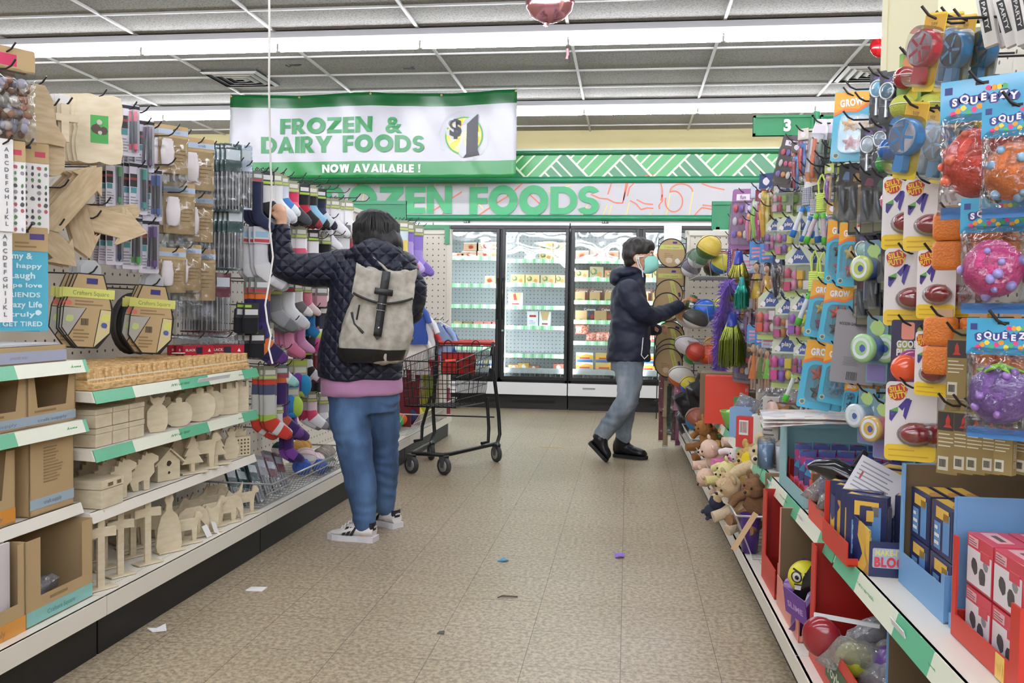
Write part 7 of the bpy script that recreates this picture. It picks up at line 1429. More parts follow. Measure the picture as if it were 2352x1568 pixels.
for lbl,s,d,z,c,c2,k,rz,tip,fl,e in(('rust brown fluffy plush dog at the basket rim nearest the aisle',5.35,.0,.36,'9a6a38','8a5a30',1.1,-1.2,(.2,.4),True,1),('golden plush bear beside the rust brown dog',5.1,-.16,.42,'b8904a','a8803c',1.2,-.8,(0,.3),True,1),('pale peach plush doll with long limbs flopped over the basket rim',4.75,.02,.34,'d8b8a4','d8b8a4',1.1,-1.3,(.3,.6),False,.6),('peach plush arm doll lying across the second basket',4.7,-.15,.42,'cfae98','d8bca8',1.2,-1.,(.5,1.2),False,.6),('second peach plush doll lowest at the aisle edge',4.45,.03,.28,'d4b49c','d8bca8',1.0,-1.4,(.9,.5),False,.6),('white and pink plush with a pink belly in the second basket',4.6,-.06,.36,'e0d4d4','d87aa8',.9,-.9,(.3,.9),False,1),('pale yellow spotted plush in front of the golden one',4.3,.0,.33,'d8cf94','d4c88a',1.0,-1.1,(.4,.8),False,1),('tan gold plush dog in the nearest basket',4.2,-.08,.36,'b89858','c4a468',1.2,-.9,(.1,.2),True,1),('bright yellow plush with a rounded back in the nearest basket',4.08,-.2,.43,'d8b818','e0c62a',1.4,-.5,(.2,1.3),False,1),('cream fluffy plush lion in the middle of the nearest basket',3.98,-.1,.38,'c9b490','d8ccb4',1.45,-.7,(0,.2),True,1),('black and white striped plush behind the cream lion',3.86,-.24,.42,'201c1c','4a4444',1.2,-.4,(.3,.8),True,1),('pale tan fluffy plush dog hanging over the near rim',3.92,.01,.31,'c4a984','d4c0a4',1.15,-1.1,(.5,.3),True,1),('brown curly plush bear at the front of the nearest basket',3.78,-.04,.32,'7d5a3c','8f6a48',1.05,-.8,(.2,.2),True,1),('mauve plush behind the brown curly bear',3.72,-.22,.40,'9a5a78','b07a94',1.1,-.4,(.1,.3),False,1),('striped navy plush doll hanging off the basket edge toward the floor',4.3,.06,.22,'2c3044','b8b8c0',.75,-1.2,(2.4,.4),False,.8),('olive brown plush in the third basket',5.5,-.15,.36,'6a5a3a','7a6a4a',1.1,-.8,(.3,.5),True,1)):
 plush(lbl,s,d,z,c,c2,k,rz,tip,fl,e)
o=thing('purple_cup','purple plastic cup standing at the near end of the plush baskets','cup',GR.at(3.72,-.0,ZB+.004));a=MB();a.lathe([(.001,0),(.032,0),(.044,.15),(.047,.155),(.04,.155),(.03,.01),(.001,.01)],20);a.build('cup',mat('4f2a86',.3,coat=.3),o);a=MB();a.lathe([(.0385,.105),(.0425,.14)],20,caps=False);a.build('white_band',cardw,o)
for i,(s,z,c,w_)in enumerate(((3.68,ZB+.06,'c03a84','nearer'),(3.60,ZB+.2,'a8307a','farther'))):
 o=thing('doll_pack','%s magenta doll box leaning behind the brown divider'%w_,'doll',GR.at(3.5-.06*i,-.14-.08*i,ZB+.1),-.2);a=MB();a.prism([(-.045,0),(.045,0),(.045,.17),(.02,.2),(-.02,.2),(-.045,.17)],0,.05,0);a.prism(rrect(-.033,.033,.02,.15,.012),-.0015,0,1);a.build('box',[mat(c,.35,coat=.3),mat('d8a4c0',.4)],o,.002)
 a=MB();a.ball((0,-.012,.13),(.016,.014,.02),12,8,0);a.tube([(0,-.01,.11),(0,-.012,.07),(0,-.01,.03)],[.008,.018,.02],10,1);a.build('doll',[mat('cf9f80',.5),mat('c9d0d8',.5)],o)
 # far end: black bags, ball and cone
for i,(s,d,z,r_,c,w_)in enumerate(((6.75,.0,.42,.1,'15151a','black bagged balloon pack at the far end of the base deck'),(6.55,-.05,.52,.1,'1a1a20','black bagged costume pack on top at the far end'),(6.9,.02,.3,.09,'24262c','black sack lowest at the far end'))):
 o=thing('black_pack',w_,'bag',GR.at(s,d,z),i);a=MB();pillow(a,r_*2.2,-r_,r_,r_*1.2,0,10,10,.35,i*3.1);a.build('bag',mat(c,.35,coat=.3),o).rotation_euler=(.4,1.1,0)
def beach(label,p,r_,c1,c2,name='toy_ball',squash=1.):
 o=thing(name,label,'ball',p,.4);o.rotation_euler=(.5,.3,.4);a=MB();n=18
 for k in range(12):
  a0,a1=-pi/2+pi*k/12,-pi/2+pi*(k+1)/12
  a.loft([[(r_*max(cos(q),.02)*cos(2*pi*j/n)*squash,r_*max(cos(q),.02)*sin(2*pi*j/n),r_*sin(q))for j in range(n)]for q in(a0,a1)],0 if k<5 else 1,k in(0,11))
 a.build('ball',[mat(c1,.4),mat(c2,.4)],o);a=MB();a.tube([(r_*1.005*cos(q)*squash,0,r_*1.005*sin(q))for q in[2*pi*i/24 for i in range(24)]],r_*.03,5,closed=True);a.build('seam',mat('3a3a3a',.5),o)
beach('orange and blue ball at the far end of the right base deck',GR.at(6.35,-.02,.36),.085,'2f7fb4','8a4a34')
o=thing('orange_cone','small orange cone in the farthest plush basket','cone',GR.at(6.0,-.08,ZB+.01));a=MB();a.lathe([(.08,0),(.08,.01),(.06,.012),(.035,.22),(.03,.225)],20);a.build('cone',mat('dc5a22',.4),o)
for i,(s,d,c,w_)in enumerate(((6.15,-.14,'3f7a3a','green'),(5.85,-.1,'8a3a24','rust'),(5.95,-.2,'7fae3a','lime'),(6.3,-.2,'a83a2f','brick red'))):beach('%s small ball in the farthest plush basket'%w_,GR.at(s,d,ZB+.09),.07,c,c)
# ---- wire ball bins hung on the far end of the right wall
GBm=mat('9fa1a3',.35,.5);Z3=((1.37,.25),(1.0,.2),(.73,.2),(.5,.12))
for i,(z,h)in enumerate(Z3):
 wire_basket(GR,6.62,7.42,-.4,-.03,z,h*.8,'%s wire bin of sports balls at the far end of the right wall'%('top','second','third','lowest')[i],GBm,.04,.07)
 a=MB();a.hexa([GR.at(7.44,-.38,z),GR.at(7.44,.0,z),GR.at(7.45,.0,z),GR.at(7.45,-.38,z),GR.at(7.44,-.38,z+.05),GR.at(7.44,.1,z+h*.7),GR.at(7.45,.1,z+h*.7),GR.at(7.45,-.38,z+.05)]);
for i,(s,d,z,r_,c1,c2,w_,nm,sq)in enumerate(((6.6,-.1,1.58,.09,'46602f','c9b04a','green and gold ball on top of the ball bins','toy_ball',1),(6.9,-.05,1.52,.08,'d4d6d4','5a7a5a','white and green ball pack in the top bin','toy_ball',1),(7.15,-.02,1.46,.08,'d9d9d6','6a6470','white ball in the top bin nearest the man','toy_ball',1),(6.7,-.2,1.47,.08,'3a6a9a','c9c04a','rainbow ball in the top bin','toy_ball',1),(7.2,-.2,1.47,.08,'3f4a2a','5a3a2a','dark green toy in the top bin','toy_ball',1),(6.95,-.24,1.5,.08,'b9a05a','8a3a3a','tan and maroon ball in the top bin','toy_ball',1),(7.05,-.04,1.12,.1,'1f6fd0','1a5ab8','blue ball in the second bin by the reaching hand','toy_ball',1),(6.8,-.1,1.12,.09,'1a4ab0','2a62c0','royal blue ball in the second bin','toy_ball',1),(6.95,.0,1.06,.075,'d8d0d0','c98a5a','white and tan mini football in the second bin','mini_football',1.5),(6.65,-.02,1.06,.07,'dcdcd8','3a3a3a','white striped mini football in the second bin','mini_football',1.5),(6.6,-.22,1.16,.08,'3a9ab0','c9c04a','teal ball at the back of the second bin','toy_ball',1),(6.95,.0,.85,.075,'e2dcdc','e2dcdc','white and orange striped football in the third bin','mini_football',1.6),(6.95,-.03,.77,.065,'2f8a3f','2f8a3f','green ball low in the third bin','toy_ball',1),(6.7,-.12,.8,.075,'e0622a','d8552a','orange ball in the third bin','toy_ball',1),(6.62,-.02,.82,.07,'c43a2a','a83a2a','red toy ball in the third bin','toy_ball',1),(7.15,-.2,.84,.08,'c9823a','d8a04a','amber ball at the back of the third bin','toy_ball',1),(7.1,.04,.6,.085,'d96a2a','e4e0d8','large white and orange football in the lowest bin','mini_football',1.3),(6.85,.0,.56,.07,'2f5ac0','c9b83a','blue and yellow ball under the white football','toy_ball',1),(6.7,-.1,.6,.07,'17171a','2a1f1f','black ball in the lowest bin','toy_ball',1),(6.8,.02,.42,.06,'2a3a9a','d8d8dc','navy and white cup ball below the bins','toy_ball',1))):
 beach(w_,GR.at(s,d,z),r_,c1,c2,nm,sq)
 # ---- hanging kraft packs on a clip strip at the end panel, behind the man's hand
t=thing('clip_strip','black wire clip strip hung with round kraft craft packs beside the man','display strip',onY(1545,545,7.36));p0=t.location.copy();kk=scale_at(p0)
a=MB()
for x in(-.11,.11):a.tube([(x,0,.0),(x-.02,.02,-1.05)],.004,6)
for i in range(6):a.tube([(-.11,0,-.05-.19*i),(.11,0,-.05-.19*i)],.0035,6)
a.tube([(-.11,0,-.02),(0,.12,.06),(.11,0,-.02)],.004,6);a.build('frame',blk,t);a=MB();a.box(-.07,.07,.01,.013,-.02,.1);a.build('plastic_cap',clear_mat('cap_plastic','e6ecee',.15,.1,0,1,.2),t)
for i,(x,y,hp,w_)in enumerate(((1543,548,70,'topmost'),(1540,614,52,'square second'),(1537,642,50,'third'),(1532,672,55,'fourth'),(1540,738,45,'fifth'),(1538,752,52,'sixth'),(1538,778,50,'seventh'),(1536,790,52,'eighth'),(1536,800,56,'lowest'))):
 p=onY(x,y,7.30-.012*i);k=scale_at(p);o=thing('round_craft_pack','%s round kraft craft pack with black rim on the clip strip'%w_,'craft pack',p,.25);r_=.115;a=MB();
 if i==1:a.prism(rrect(-r_,r_,-.15,0,.01),0,.004,0)
 else:a.prism([(r_*cos(q),-r_+r_*sin(q))for q in[2*pi*j/32 for j in range(32)]],0,.004,0)
 M_=T(0,0,-r_)@RY(0 if i<2 else 1.3 if i!=4 else .4);a.box(-.1,.1,-.0015,-.0008,.03,.065,1,M_);put_text(a,'Crafters Square',M_@T(.0,-.002,.047),.016,2,.0,.12);a.box(.01,.045,-.0015,-.0008,.075,.092,3,M_);poly_blob(a,-.02,-r_*1.5,.03,4,-.0012,9,i);poly_blob(a,.05,-r_*1.55,.025,5,-.0012,9,i+2);lines(a,-.06,.02,-r_*1.35,-r_*.98,3,6,-.0012,.3)
 a.build('card',[kraft,mat('c4c46f',.55),mat('7d8437',.6),mat('33306e',.4),mat('cbb9a0',.5),mat('e2dccf',.5),kraftd],o)
 a=MB();
 if i==1:a.tube([(-r_,-.002,0),(r_,-.002,0),(r_,-.002,-.15),(-r_,-.002,-.15)],.004,6,closed=True)
 else:a.tube([(r_*cos(q),-.002,-r_+r_*sin(q))for q in[2*pi*j/32 for j in range(32)]],.004,6,closed=True)
 a.build('rim',blk,o)
for i in range(14):
 c,w_=(('8a3f4a','maroon'),('c9b48a','cream'),('2f4a3a','dark green'),('6a3f3a','brown red'),('b06a8a','rose'),('d8cfc4','ivory'),('a8443c','brick'))[i%7]
 x,y=1520+(i%7)*9.5,848+55*(i//7)+12*(i%3);p=onY(x,y,7.28+.05*(i//7));o=thing('ribbon_pack','%s long thin ribbon pack hanging below the round kraft packs, %s row'%(w_,('upper','lower')[i//7]),'ribbon pack',p,.3*(i%3)-.2);a=MB();a.box(-.02,.02,-.004,.004,-.34,-.05);a.build('ribbon',mat(c,.5),o);a=MB();a.box(-.022,.022,-.006,.006,-.35,.0);a.build('sleeve',clr,o);a=MB();a.box(-.02,.02,-.001,.001,-.03,.03);a.build('header_card',mat(('d8c4b4','c46a8a')[i%2],.5),o)
o=thing('ribbon_rack','thin black wire rack holding the ribbon packs at the end panel','display strip',onY(1550,850,7.33));a=MB()
for z in(0,-.25):a.tube([(-.16,0,z),(.18,0,z)],.004,6)
for x in(-.14,.15):a.tube([(x,0,.06),(x,0,-.4)],.004,6)
a.build('wires',blk,o)
# a pink pack and black parts by the end panel
o=thing('pink_pack','pink clear pack hanging lowest beside the ribbon packs','pack',onY(1562,885,7.25),.2);a=MB();a.box(-.045,.045,-.01,.01,-.2,0);a.build('contents',mat('c98aa4',.4),o);a=MB();pillow(a,.1,-.21,.01,.04,0,8,8,.25,4);a.build('bag',clr,o)
# ================================================================ frozen goods
XC={-2:xc1-2*DW,-1:xc1-DW,0:xc1,1:xc1+DW,2:xc1+2*DW,3:xc1+3*DW}
def food(name,label,px,col,row,w_,h,c,deco,cat_='food box',group=None,y=.24,dp=.1,dz=0.,tilt=0.):
 z=SHZ[(col,row)]+.006+dz;x=onY(px,700,FZ+y).x;o=thing(name,label,cat_,(x,FZ+y,z));o.rotation_euler=(0,0,tilt);a=MB();a.box(-w_/2,w_/2,0,dp,0,h,0)
 deco(a,w_,h);o2=a.build('carton',[mat(c,.5),mat('c98a4a',.6),mat('5f7a4a',.6),mat('b33a34',.5),cardw,mat('c9a878',.6),mat('3f6fae',.5),blk,mat('e0a83a',.5)],o,.002);setlabel(o,label,group);return o
def burger(a,w_,h):poly_blob(a,-.0,h*.5,h*.33,1,-.0008,12,1,1.2);poly_blob(a,0,h*.42,h*.26,3,-.0014,12,2,1.2);lab(a,-w_*.48,w_*.48,h*.84,h*.97,4,0)
def veg(a,w_,h):poly_blob(a,-w_*.2,h*.55,h*.34,2,-.0008,12,1);poly_blob(a,-w_*.25,h*.62,h*.2,5,-.0014,10,2);poly_blob(a,w_*.22,h*.35,h*.25,1,-.0008,10,3);lab(a,-w_*.2,w_*.25,0,h*.16,4,0)
def pdqw(a,w_,h):a.prism([(-w_*.4,h),(w_*.4,h),(w_*.22,h*.4),(-w_*.22,h*.4)],-.001,0,5);lab(a,-w_*.25,w_*.25,h*.1,h*.2,3,0)
def plain(a,w_,h):lab(a,-w_*.3,w_*.3,h*.6,h*.75,3,0);lines(a,-w_*.3,w_*.3,h*.1,h*.4,3,6,0,.3)
def pizza(a,w_,h):put_text(a,'Celeste',T(0,-.002,h*.82),h*.17,4,.03,w_*.8);poly_blob(a,-w_*.2,h*.4,h*.25,6,-.0008,14,1);poly_blob(a,w_*.2,h*.3,h*.2,3,-.0008,12,2)
for i,(px,dz,w_)in enumerate(((1075,0,'left lower'),(1112,0,'right lower'),(1080,.075,'left upper'),(1110,.075,'right upper'))):food('burger_box','%s burger box on the top freezer shelf behind the cart'%w_,px,0,0,.17,.095 if dz else .072,('d8a890','d8b8a4')[i%2],burger,dz=dz)
food('burger_box','flat orange burger box at the left end of the top freezer shelf',1050,0,0,.13,.05,'d88a5a',burger)
food('brown_carton','plain brown carton in the upper right of the left freezer door',1135,0,0,.12,.17,'a98a64',lambda a,w,h:lab(a,-w*.3,w*.3,h*.1,h*.4,5,0),y=.3)
food('burger_box','single yellow-green burger box alone on the second freezer shelf',1124,0,1,.11,.1,'d8d49a',burger)
for i,px in enumerate((1052,1075,1100,1122,1138)):food('meal_tray','%s flat frozen meal tray on the fourth freezer shelf behind the cart'%('tan','brown','salmon','pink','rosy')[i],px,0,3,.1,.028,('b09a6a','9a8458','d88a7a','d87a74','c96a68')[i],lambda a,w,h:None,'food tray')
for i in range(6):
 o=thing('meat_pack','x','food pack',(onY(1060+16*i,760,FZ+.25).x,FZ+.25,SHZ[(0,4)]+.03));a=MB();pillow(a,.16,-.03,.05,.1,0,8,8,.2,i*2.2);a.build('pack',mat(('c23a34','b8302e','d0504a')[i%3],.25,coat=.5),o);setlabel(o,'red shrink wrapped meat pack heaped behind the cart','red meat packs')
 if i%3==0:a=MB();a.box(-.02,.02,-.055,-.052,-.02,.03);a.build('label_sticker',cardw,o)
for i in range(8):food('yogurt_tub','small pale dairy tub low behind the cart',1045+12*i,0,5,.05,.09,('d8d4b0','cfd8dc','d0c490','e0dcd8')[i%4],lambda a,w,h:lab(a,-w*.4,w*.4,h*.3,h*.6,6,0),'tub','dairy tubs behind the cart')
for i,(px,dz,w_)in enumerate(((1252,0,'lower left'),(1285,0,'lower right'),(1252,.1,'upper left'),(1284,.1,'upper right'))):food('veggie_burger_box','%s green circled food box on the top shelf of the middle freezer door'%w_,px,1,0,.15,.098,('d8c48a','d8a88a')[i%2],veg,dz=dz)
for i,(px,w_)in enumerate(((1188,'first'),(1222,'second'),(1258,'third'),(1286,'fourth'))):food('veggie_burger_box','%s green circled food box in the row on the second shelf, middle door'%w_,px,1,1,.16 if i<3 else .1,.1,('d8b87a','dcc08a','c9b48a','d8a88a')[i],veg)
food('open_carton','white carton with a v-cut front and red packs, middle freezer door',1184,1,2,.165,.15,'e6e4e4',lambda a,w,h:(pdqw(a,w,h),a.prism([(-w*.18,h*.85),(0,h*.95),(w*.1,h*.45),(-w*.1,h*.42)],-.003,-.001,3)))
food('white_carton','closed white carton with red logo, fourth shelf of the middle door',1224,1,3,.125,.165,'e6e4e6',plain);food('open_carton','white carton with brown v-cut front beside the closed white one',1252,1,3,.13,.165,'e8e6e6',pdqw)
for i,px in enumerate((1182,1205,1228,1285)):food('meat_tray','%s wrapped meat tray at the bottom of the middle door'%('tan','amber','brown','dark')[i],px,1,5,.12,.05+.02*(i%2),('b88a5a','c9a04a','a0705a','a85a4a')[i],lambda a,w,h:(poly_blob(a,0,h*.5,h*.4,4,-.0008,9,2)),'food tray',y=.16)
for col,base in((2,1330),(3,1475)):
 nm=('third','fourth')[col-2]
 for i in range(4):food('pink_food_box','x',base+5+34*i,col,0,.15,.11+.03*(i%2),('cf9a94','d8b0a0','c9a08a','dcb8b0')[i],burger,group='salmon boxes on the top shelf, %s door'%nm).__setitem__('label','salmon food box on the top shelf of the %s freezer door'%nm)
 for i in range(4):food('mixed_food_box','x',base+5+34*i,col,1,.15,.09+.04*(i%2),('c9b08a','b8a890','d08a6a','c4a47a')[i],veg,group='mixed boxes on the second shelf, %s door'%nm).__setitem__('label','mixed tan food box on the second shelf of the %s freezer door'%nm)
 for i in range(4):food('pizza_box','x',base+6+34*i,col,2,.15,.135,('8a5a4a','7a4a44','a07a5a','6a4a3a')[i],pizza,group='pizza boxes on the third shelf, %s door'%nm,y=.3).__setitem__('label','dark Celeste pizza box on the third shelf of the %s freezer door'%nm)
 for i in range(4):food('kraft_sleeve','x',base+2+34*i,col,2,.11,.1,'ab8a60',lambda a,w,h:a.prism([(-w*.45,0),(w*.45,0),(w*.1,h*.25),(-w*.3,h*.2)],-.001,0,2),group='kraft sleeves on the third shelf, %s door'%nm,y=.2,tilt=.1).__setitem__('label','torn kraft sleeve standing in front of the pizza boxes, %s freezer door'%nm)
 for i in range(3):food('pizza_box','x',base+25+40*i,col,3,.16,.15,('4a4458','7a3a3a','3a4a6a')[i],pizza,group='pizza boxes on the fourth shelf, %s door'%nm,y=.26).__setitem__('label','dark Celeste pizza box on the fourth shelf of the %s freezer door'%nm)
 for i in range(3):food('kraft_sleeve','x',base+5+44*i,col,3,.13,.11,'a8855c',lambda a,w,h:a.prism([(-w*.3,0),(w*.2,0),(w*.05,h*.2)],-.001,0,2),group='kraft sleeves on the fourth shelf, %s door'%nm,y=.19,tilt=-.1).__setitem__('label','torn kraft sleeve in front of the fourth shelf pizza boxes, %s freezer door'%nm)
 for i in range(6):
  o=thing('meat_pack','x','food pack',(onY(base+8+24*(i%5),700,FZ+.22).x,FZ+.2+.04*(i%2),SHZ[(col,4)]+.045+.08*(i in(0,5))));a=MB();pillow(a,.15,-.04,.07,.09,0,8,8,.2,i*1.7);a.build('pack',ramp_mat('meat_print',['d8776a','e0b0a0','c9554a','d89a84'],'noise',18,.3,coat=.4)if 'meat_print' not in bpy.data.materials else bpy.data.materials['meat_print'],o);setlabel(o,'salmon pink wrapped meat pack on the fifth shelf of the %s freezer door'%nm,'meat packs, %s door'%nm)
 for i in range(6):food('snack_box','x',base+15+45*(i%3),col,5,.19,.1,('dcdcdc','c9b07a','d8d8dc')[i%3],lambda a,w,h:(a.prism([(-w*.5,h*.3),(w*.5,h*.3),(w*.5,h*.7),(w*.1,h*.85),(-w*.3,h*.62),(-w*.5,h*.75)],-.001,0,8),lab(a,-w*.48,w*.48,.0,h*.25,6 if w>.1 else 3,0),lab(a,-w*.3,w*.3,h*.3,h*.48,3,-.0012)),dz=.105*(i//3),group='snack boxes at the bottom, %s door'%nm,y=.14).__setitem__('label','white and orange snack box at the bottom of the %s freezer door'%nm)
 # ================================================================ shopping cart
ct=mat('17171a',.35,.3);rd=mat('a8241f',.35);rdo=mat('d0402c',.35)
t=thing('shopping_cart','black wire shopping cart with red handle and red seat panel standing mid aisle','shopping cart',(-1.18,6.05,0));O=V((-1.18,6.05,0))
FTL,FTR,FBL,FBR=onY(921,828,5.6)-O,onY(1047,832,5.6)-O,onY(930,932,5.72)-O,onY(1047,936,5.72)-O
RTL,RTR,RBL,RBR=onY(1004,793,6.4)-O,onY(1131,795,6.4)-O,onY(1008,926,6.36)-O,onY(1112,924,6.36)-O
def face(nm,A,B,C_,D,nh,nv): # A-B top edge, D-C bottom edge
 a=MB()
 for i in range(nh+1):q=i/nh;a.tube([A.lerp(D,q),B.lerp(C_,q)],.0045 if i in(0,nh)else .0026,5)
 for i in range(nv+1):q=i/nv;a.tube([A.lerp(B,q),D.lerp(C_,q)],.0022,4)
 a.build(nm,ct,t)
face('front_grid',FTL,FTR,FBR,FBL,5,12);face('side_grid',FTR,RTR,RBR,FBR,6,24);face('side_grid',FTL,RTL,RBL,FBL,6,24);face('back_grid',RTL,RTR,RBR,RBL,6,11);face('bottom_grid',FBL,FBR,RBR,RBL,8,9)
M2=lambda A,B,q:A.lerp(B,q)
a=MB();h=.02;a.tube([RTL+V((.0,.03,h)),RTR+V((0,.03,h))],.014,12,0);a.build('handle_bar',rd,t)
for P in(RTL,RTR):a=MB();a.tube([P+V((0,.03,h)),P+V((0,.0,-.0)),P+V((0,-.05,-.06))],[.016,.013,.01],8);a.build('handle_bracket',ct,t)
a=MB();S0,S1=M2(RTL,RTR,.12),M2(RTL,RTR,.72);
a.hexa([S0+V((0,-.06,-.2)),S1+V((0,-.06,-.2)),S1+V((0,-.05,-.2)),S0+V((0,-.05,-.2)),S0+V((0,-.06,-.045)),S1+V((0,-.06,-.045)),S1+V((0,-.05,-.045)),S0+V((0,-.05,-.045))]);a.build('seat_panel',rd,t)
a=MB()
for i in range(7):q=i/6;a.tube([S0.lerp(S1,q)+V((0,-.072,-.04)),S0.lerp(S1,q)+V((0,-.072,-.21))],.0025,4)
for i in range(4):a.tube([S0+V((0,-.072,-.05-.05*i)),S1+V((0,-.072,-.05-.05*i))],.0025,4)
for q in(.2,.7):c=RTL.lerp(RTR,q)+V((0,.0,.0));a.tube([c+V((.03*cos(b),0,.04*sin(b)))for b in[pi*k/8 for k in range(9)]],.004,5)
a.build('seat_grid',ct,t)
a=MB();c=FTR+(RTR-FTR)*.0+V((-.05,0,.006));a.tube([c+V((-.02,0,0)),c+V((.045,.02,.004))],.016,8,flat=.6);a.build('front_grip',rdo,t)
zr=.135;fl,fr_,rr_,rl=V((-1.43,5.83,zr))-O,V((-1.18,5.81,zr))-O,V((-.915,6.4,zr))-O,V((-1.40,6.4,zr))-O
a=MB();a.tube([rl,M2(rl,fl,.9),fl+V((.02,0,0)),fr_+V((-.02,0,0)),M2(fr_,rr_,.08),rr_],.014,9);a.tube([rl+V((.0,.0,.19)),rr_+V((-.03,0,.19))],.006,6);a.build('base_rail',ct,t)
for top,b0 in((RTR,rr_),(RTL,rl)):
 a=MB();s_=V((.02,0,0))if top is RTR else V((-.02,0,0));a.tube([top+s_*.3+V((0,.02,0)),top+V((0,.0,-.16))+s_*.4,V((b0.x-.0,b0.y+.0,.36)),V((b0.x+.01,b0.y+.01,.2)),b0+V((.0,-.03,.01)),b0+V((0,-.12,0))],.0135,9);a.build('rear_post',ct,t)
 a=MB();a.tube([top+V((-.015,-.12,-.36)),V((b0.x-.05,b0.y-.13,.26)),V((b0.x-.05,b0.y-.15,zr+.03)),V((b0.x-.09,b0.y-.2,zr+.025))],.012,9);a.build('rear_brace',ct,t)
 a=MB();a.box(-.018,.018,-.02,.02,-.04,.04,0,T(*(top+V((0,-.01,-.2)))));a.build('hinge_block',ct,t)
for i,(x,y,rz)in enumerate(((-1.417,5.82,.95),(-1.194,5.82,.9),(-.926,6.396,.65),(-1.408,6.385,.5))):
 a=MB();M_=T(x-O.x,y-O.y,.06)@RZ(rz);a.lathe([(.03,-.014),(.058,-.014),(.06,-.008),(.06,.008),(.058,.014),(.03,.014)],22,0,M_@RY(pi/2));w_=a.build('wheel',mat('3a3a3c',.6),t)
 a=MB();a.lathe([(.001,-.016),(.03,-.017),(.04,-.015),(.04,.015),(.03,.017),(.001,.016)],18,0,M_@RY(pi/2));a.build('hub',mat('9c9ea2',.4,.4),w_)
 a=MB()
 for s_ in(-1,1):a.hexa([V(M_@V((s_*.019+e,yy,zz)))for zz,k in((-.012,1),(.07,1))for e,yy in((-.002,-.014-(.012 if zz>0 else 0)),(.002,-.014-(.012 if zz>0 else 0)),(.002,.014+(.02 if zz>0 else 0)),(-.002,.014+(.02 if zz>0 else 0)))])
 a.box(-.021,.021,-.026,.034,.064,.072,0,M_);a.build('caster_fork',mat('6a6b6e',.4,.5),t)
 # ================================================================ people
DG=None
def fuse(name,mb,mats,parent,vox,smooth=4,disp=None,mat_fn=None,bevel=0):
 """melt overlapping closed shapes into one continuous surface"""
 o=mb.build(name+'_raw',mats);me0=o.data
 r=o.modifiers.new('r','REMESH');r.mode='VOXEL';r.voxel_size=vox
 s=o.modifiers.new('s','SMOOTH');s.factor=.5;s.iterations=smooth
 dg=bpy.context.evaluated_depsgraph_get();me=bpy.data.meshes.new_from_object(o.evaluated_get(dg));bpy.data.objects.remove(o);bpy.data.meshes.remove(me0)
 me.name=name;me.materials.clear()
 for m in(mats if isinstance(mats,(list,tuple))else[mats]):me.materials.append(m)
 if disp:
  N=[v.normal.copy()for v in me.vertices]
  for v,n_ in zip(me.vertices,N):v.co+=n_*disp(v.co,n_)
 for p in me.polygons:p.use_smooth=True;p.material_index=mat_fn(p.center)if mat_fn else 0
 me.update();o=bpy.data.objects.new(name,me);C.objects.link(o)
 if parent:o.parent=parent;_kids.setdefault(parent.name,[]).append(o)
 return o
def limb(mb,L_,Ys,k=1.):
 """tube through (px, py, Y, radius in px)"""
 P=[onY(x,y,Y)for x,y,Y,r in L_];mb.tube([p-Ys for p in P],[r*scale_at(p)*k for p,(x,y,Y,r)in zip(P,L_)],16)
 for i in(0,-1):mb.ball(P[i]-Ys,L_[i][3]*scale_at(P[i])*k*.98,14,8)
def slab(mb,rings,Ys,yw,n=28,pw=2.4,k=1.):
 """torso rings (px, py, Y, half width m, half depth m), turned by yw"""
 R_=[]
 for x,y,Y,hw,hd in rings:
  c=onY(x,y,Y)-Ys;ring=[]
  for j in range(n):
   q=2*pi*j/n;cx,sx=cos(q),sin(q);ex=abs(cx)**(2/pw)*(1 if cx>0 else-1)*hw*k;ey=abs(sx)**(2/pw)*(1 if sx>0 else-1)*hd*k
   ring.append(tuple(c+V((ex*cos(yw)-ey*sin(yw),ex*sin(yw)+ey*cos(yw),0))))
  R_.append(ring)
 mb.loft(R_)
skin=mat('c89a7c',.5,bump=(60,.08));skin2=mat('c99c80',.5,bump=(60,.08))
def quilt():
 m=bpy.data.materials.new('quilted_navy');m.use_nodes=True;n,L,b=nodes(m);b.inputs['Base Color'].default_value=lin('0b1128');b.inputs['Roughness'].default_value=.55
 tc=n.new('ShaderNodeTexCoord');mp=n.new('ShaderNodeMapping');mp.inputs['Rotation'].default_value=(0,radians(45),0);L.new(tc.outputs['Object'],mp.inputs[0]);h=None
 for ax in('X','Z'):
  w_=n.new('ShaderNodeTexWave');w_.bands_direction=ax;w_.inputs['Scale'].default_value=7.5;w_.inputs['Distortion'].default_value=1.2;w_.inputs['Detail Scale'].default_value=1.5;L.new(mp.outputs[0],w_.inputs[0]);p=n.new('ShaderNodeMath');p.operation='POWER';p.inputs[1].default_value=.35;L.new(w_.outputs['Fac'],p.inputs[0])
  if h is None:h=p
  else:q=n.new('ShaderNodeMath');q.operation='MINIMUM';L.new(h.outputs[0],q.inputs[0]);L.new(p.outputs[0],q.inputs[1]);h=q
 u=n.new('ShaderNodeBump');u.inputs['Strength'].default_value=.7;u.inputs['Distance'].default_value=.012;L.new(h.outputs[0],u.inputs['Height']);L.new(u.outputs[0],b.inputs['Normal']);return m
def denim(name,c0,c1,c2):return ramp_mat(name,[c0,c1,c2],'noise',7,.85,6,[.3,.5,.72],'LINEAR',(1,1,.5),bump=.15)
def folds(f,amp,zs=1.,seed=0.):
 return lambda co,n_:amp*(noise.noise(V((co.x*f+seed,co.y*f,co.z*f*zs)))+.5*noise.noise(V((co.x*f*2.3,co.y*f*2.3+seed,co.z*f*2.6*zs))))
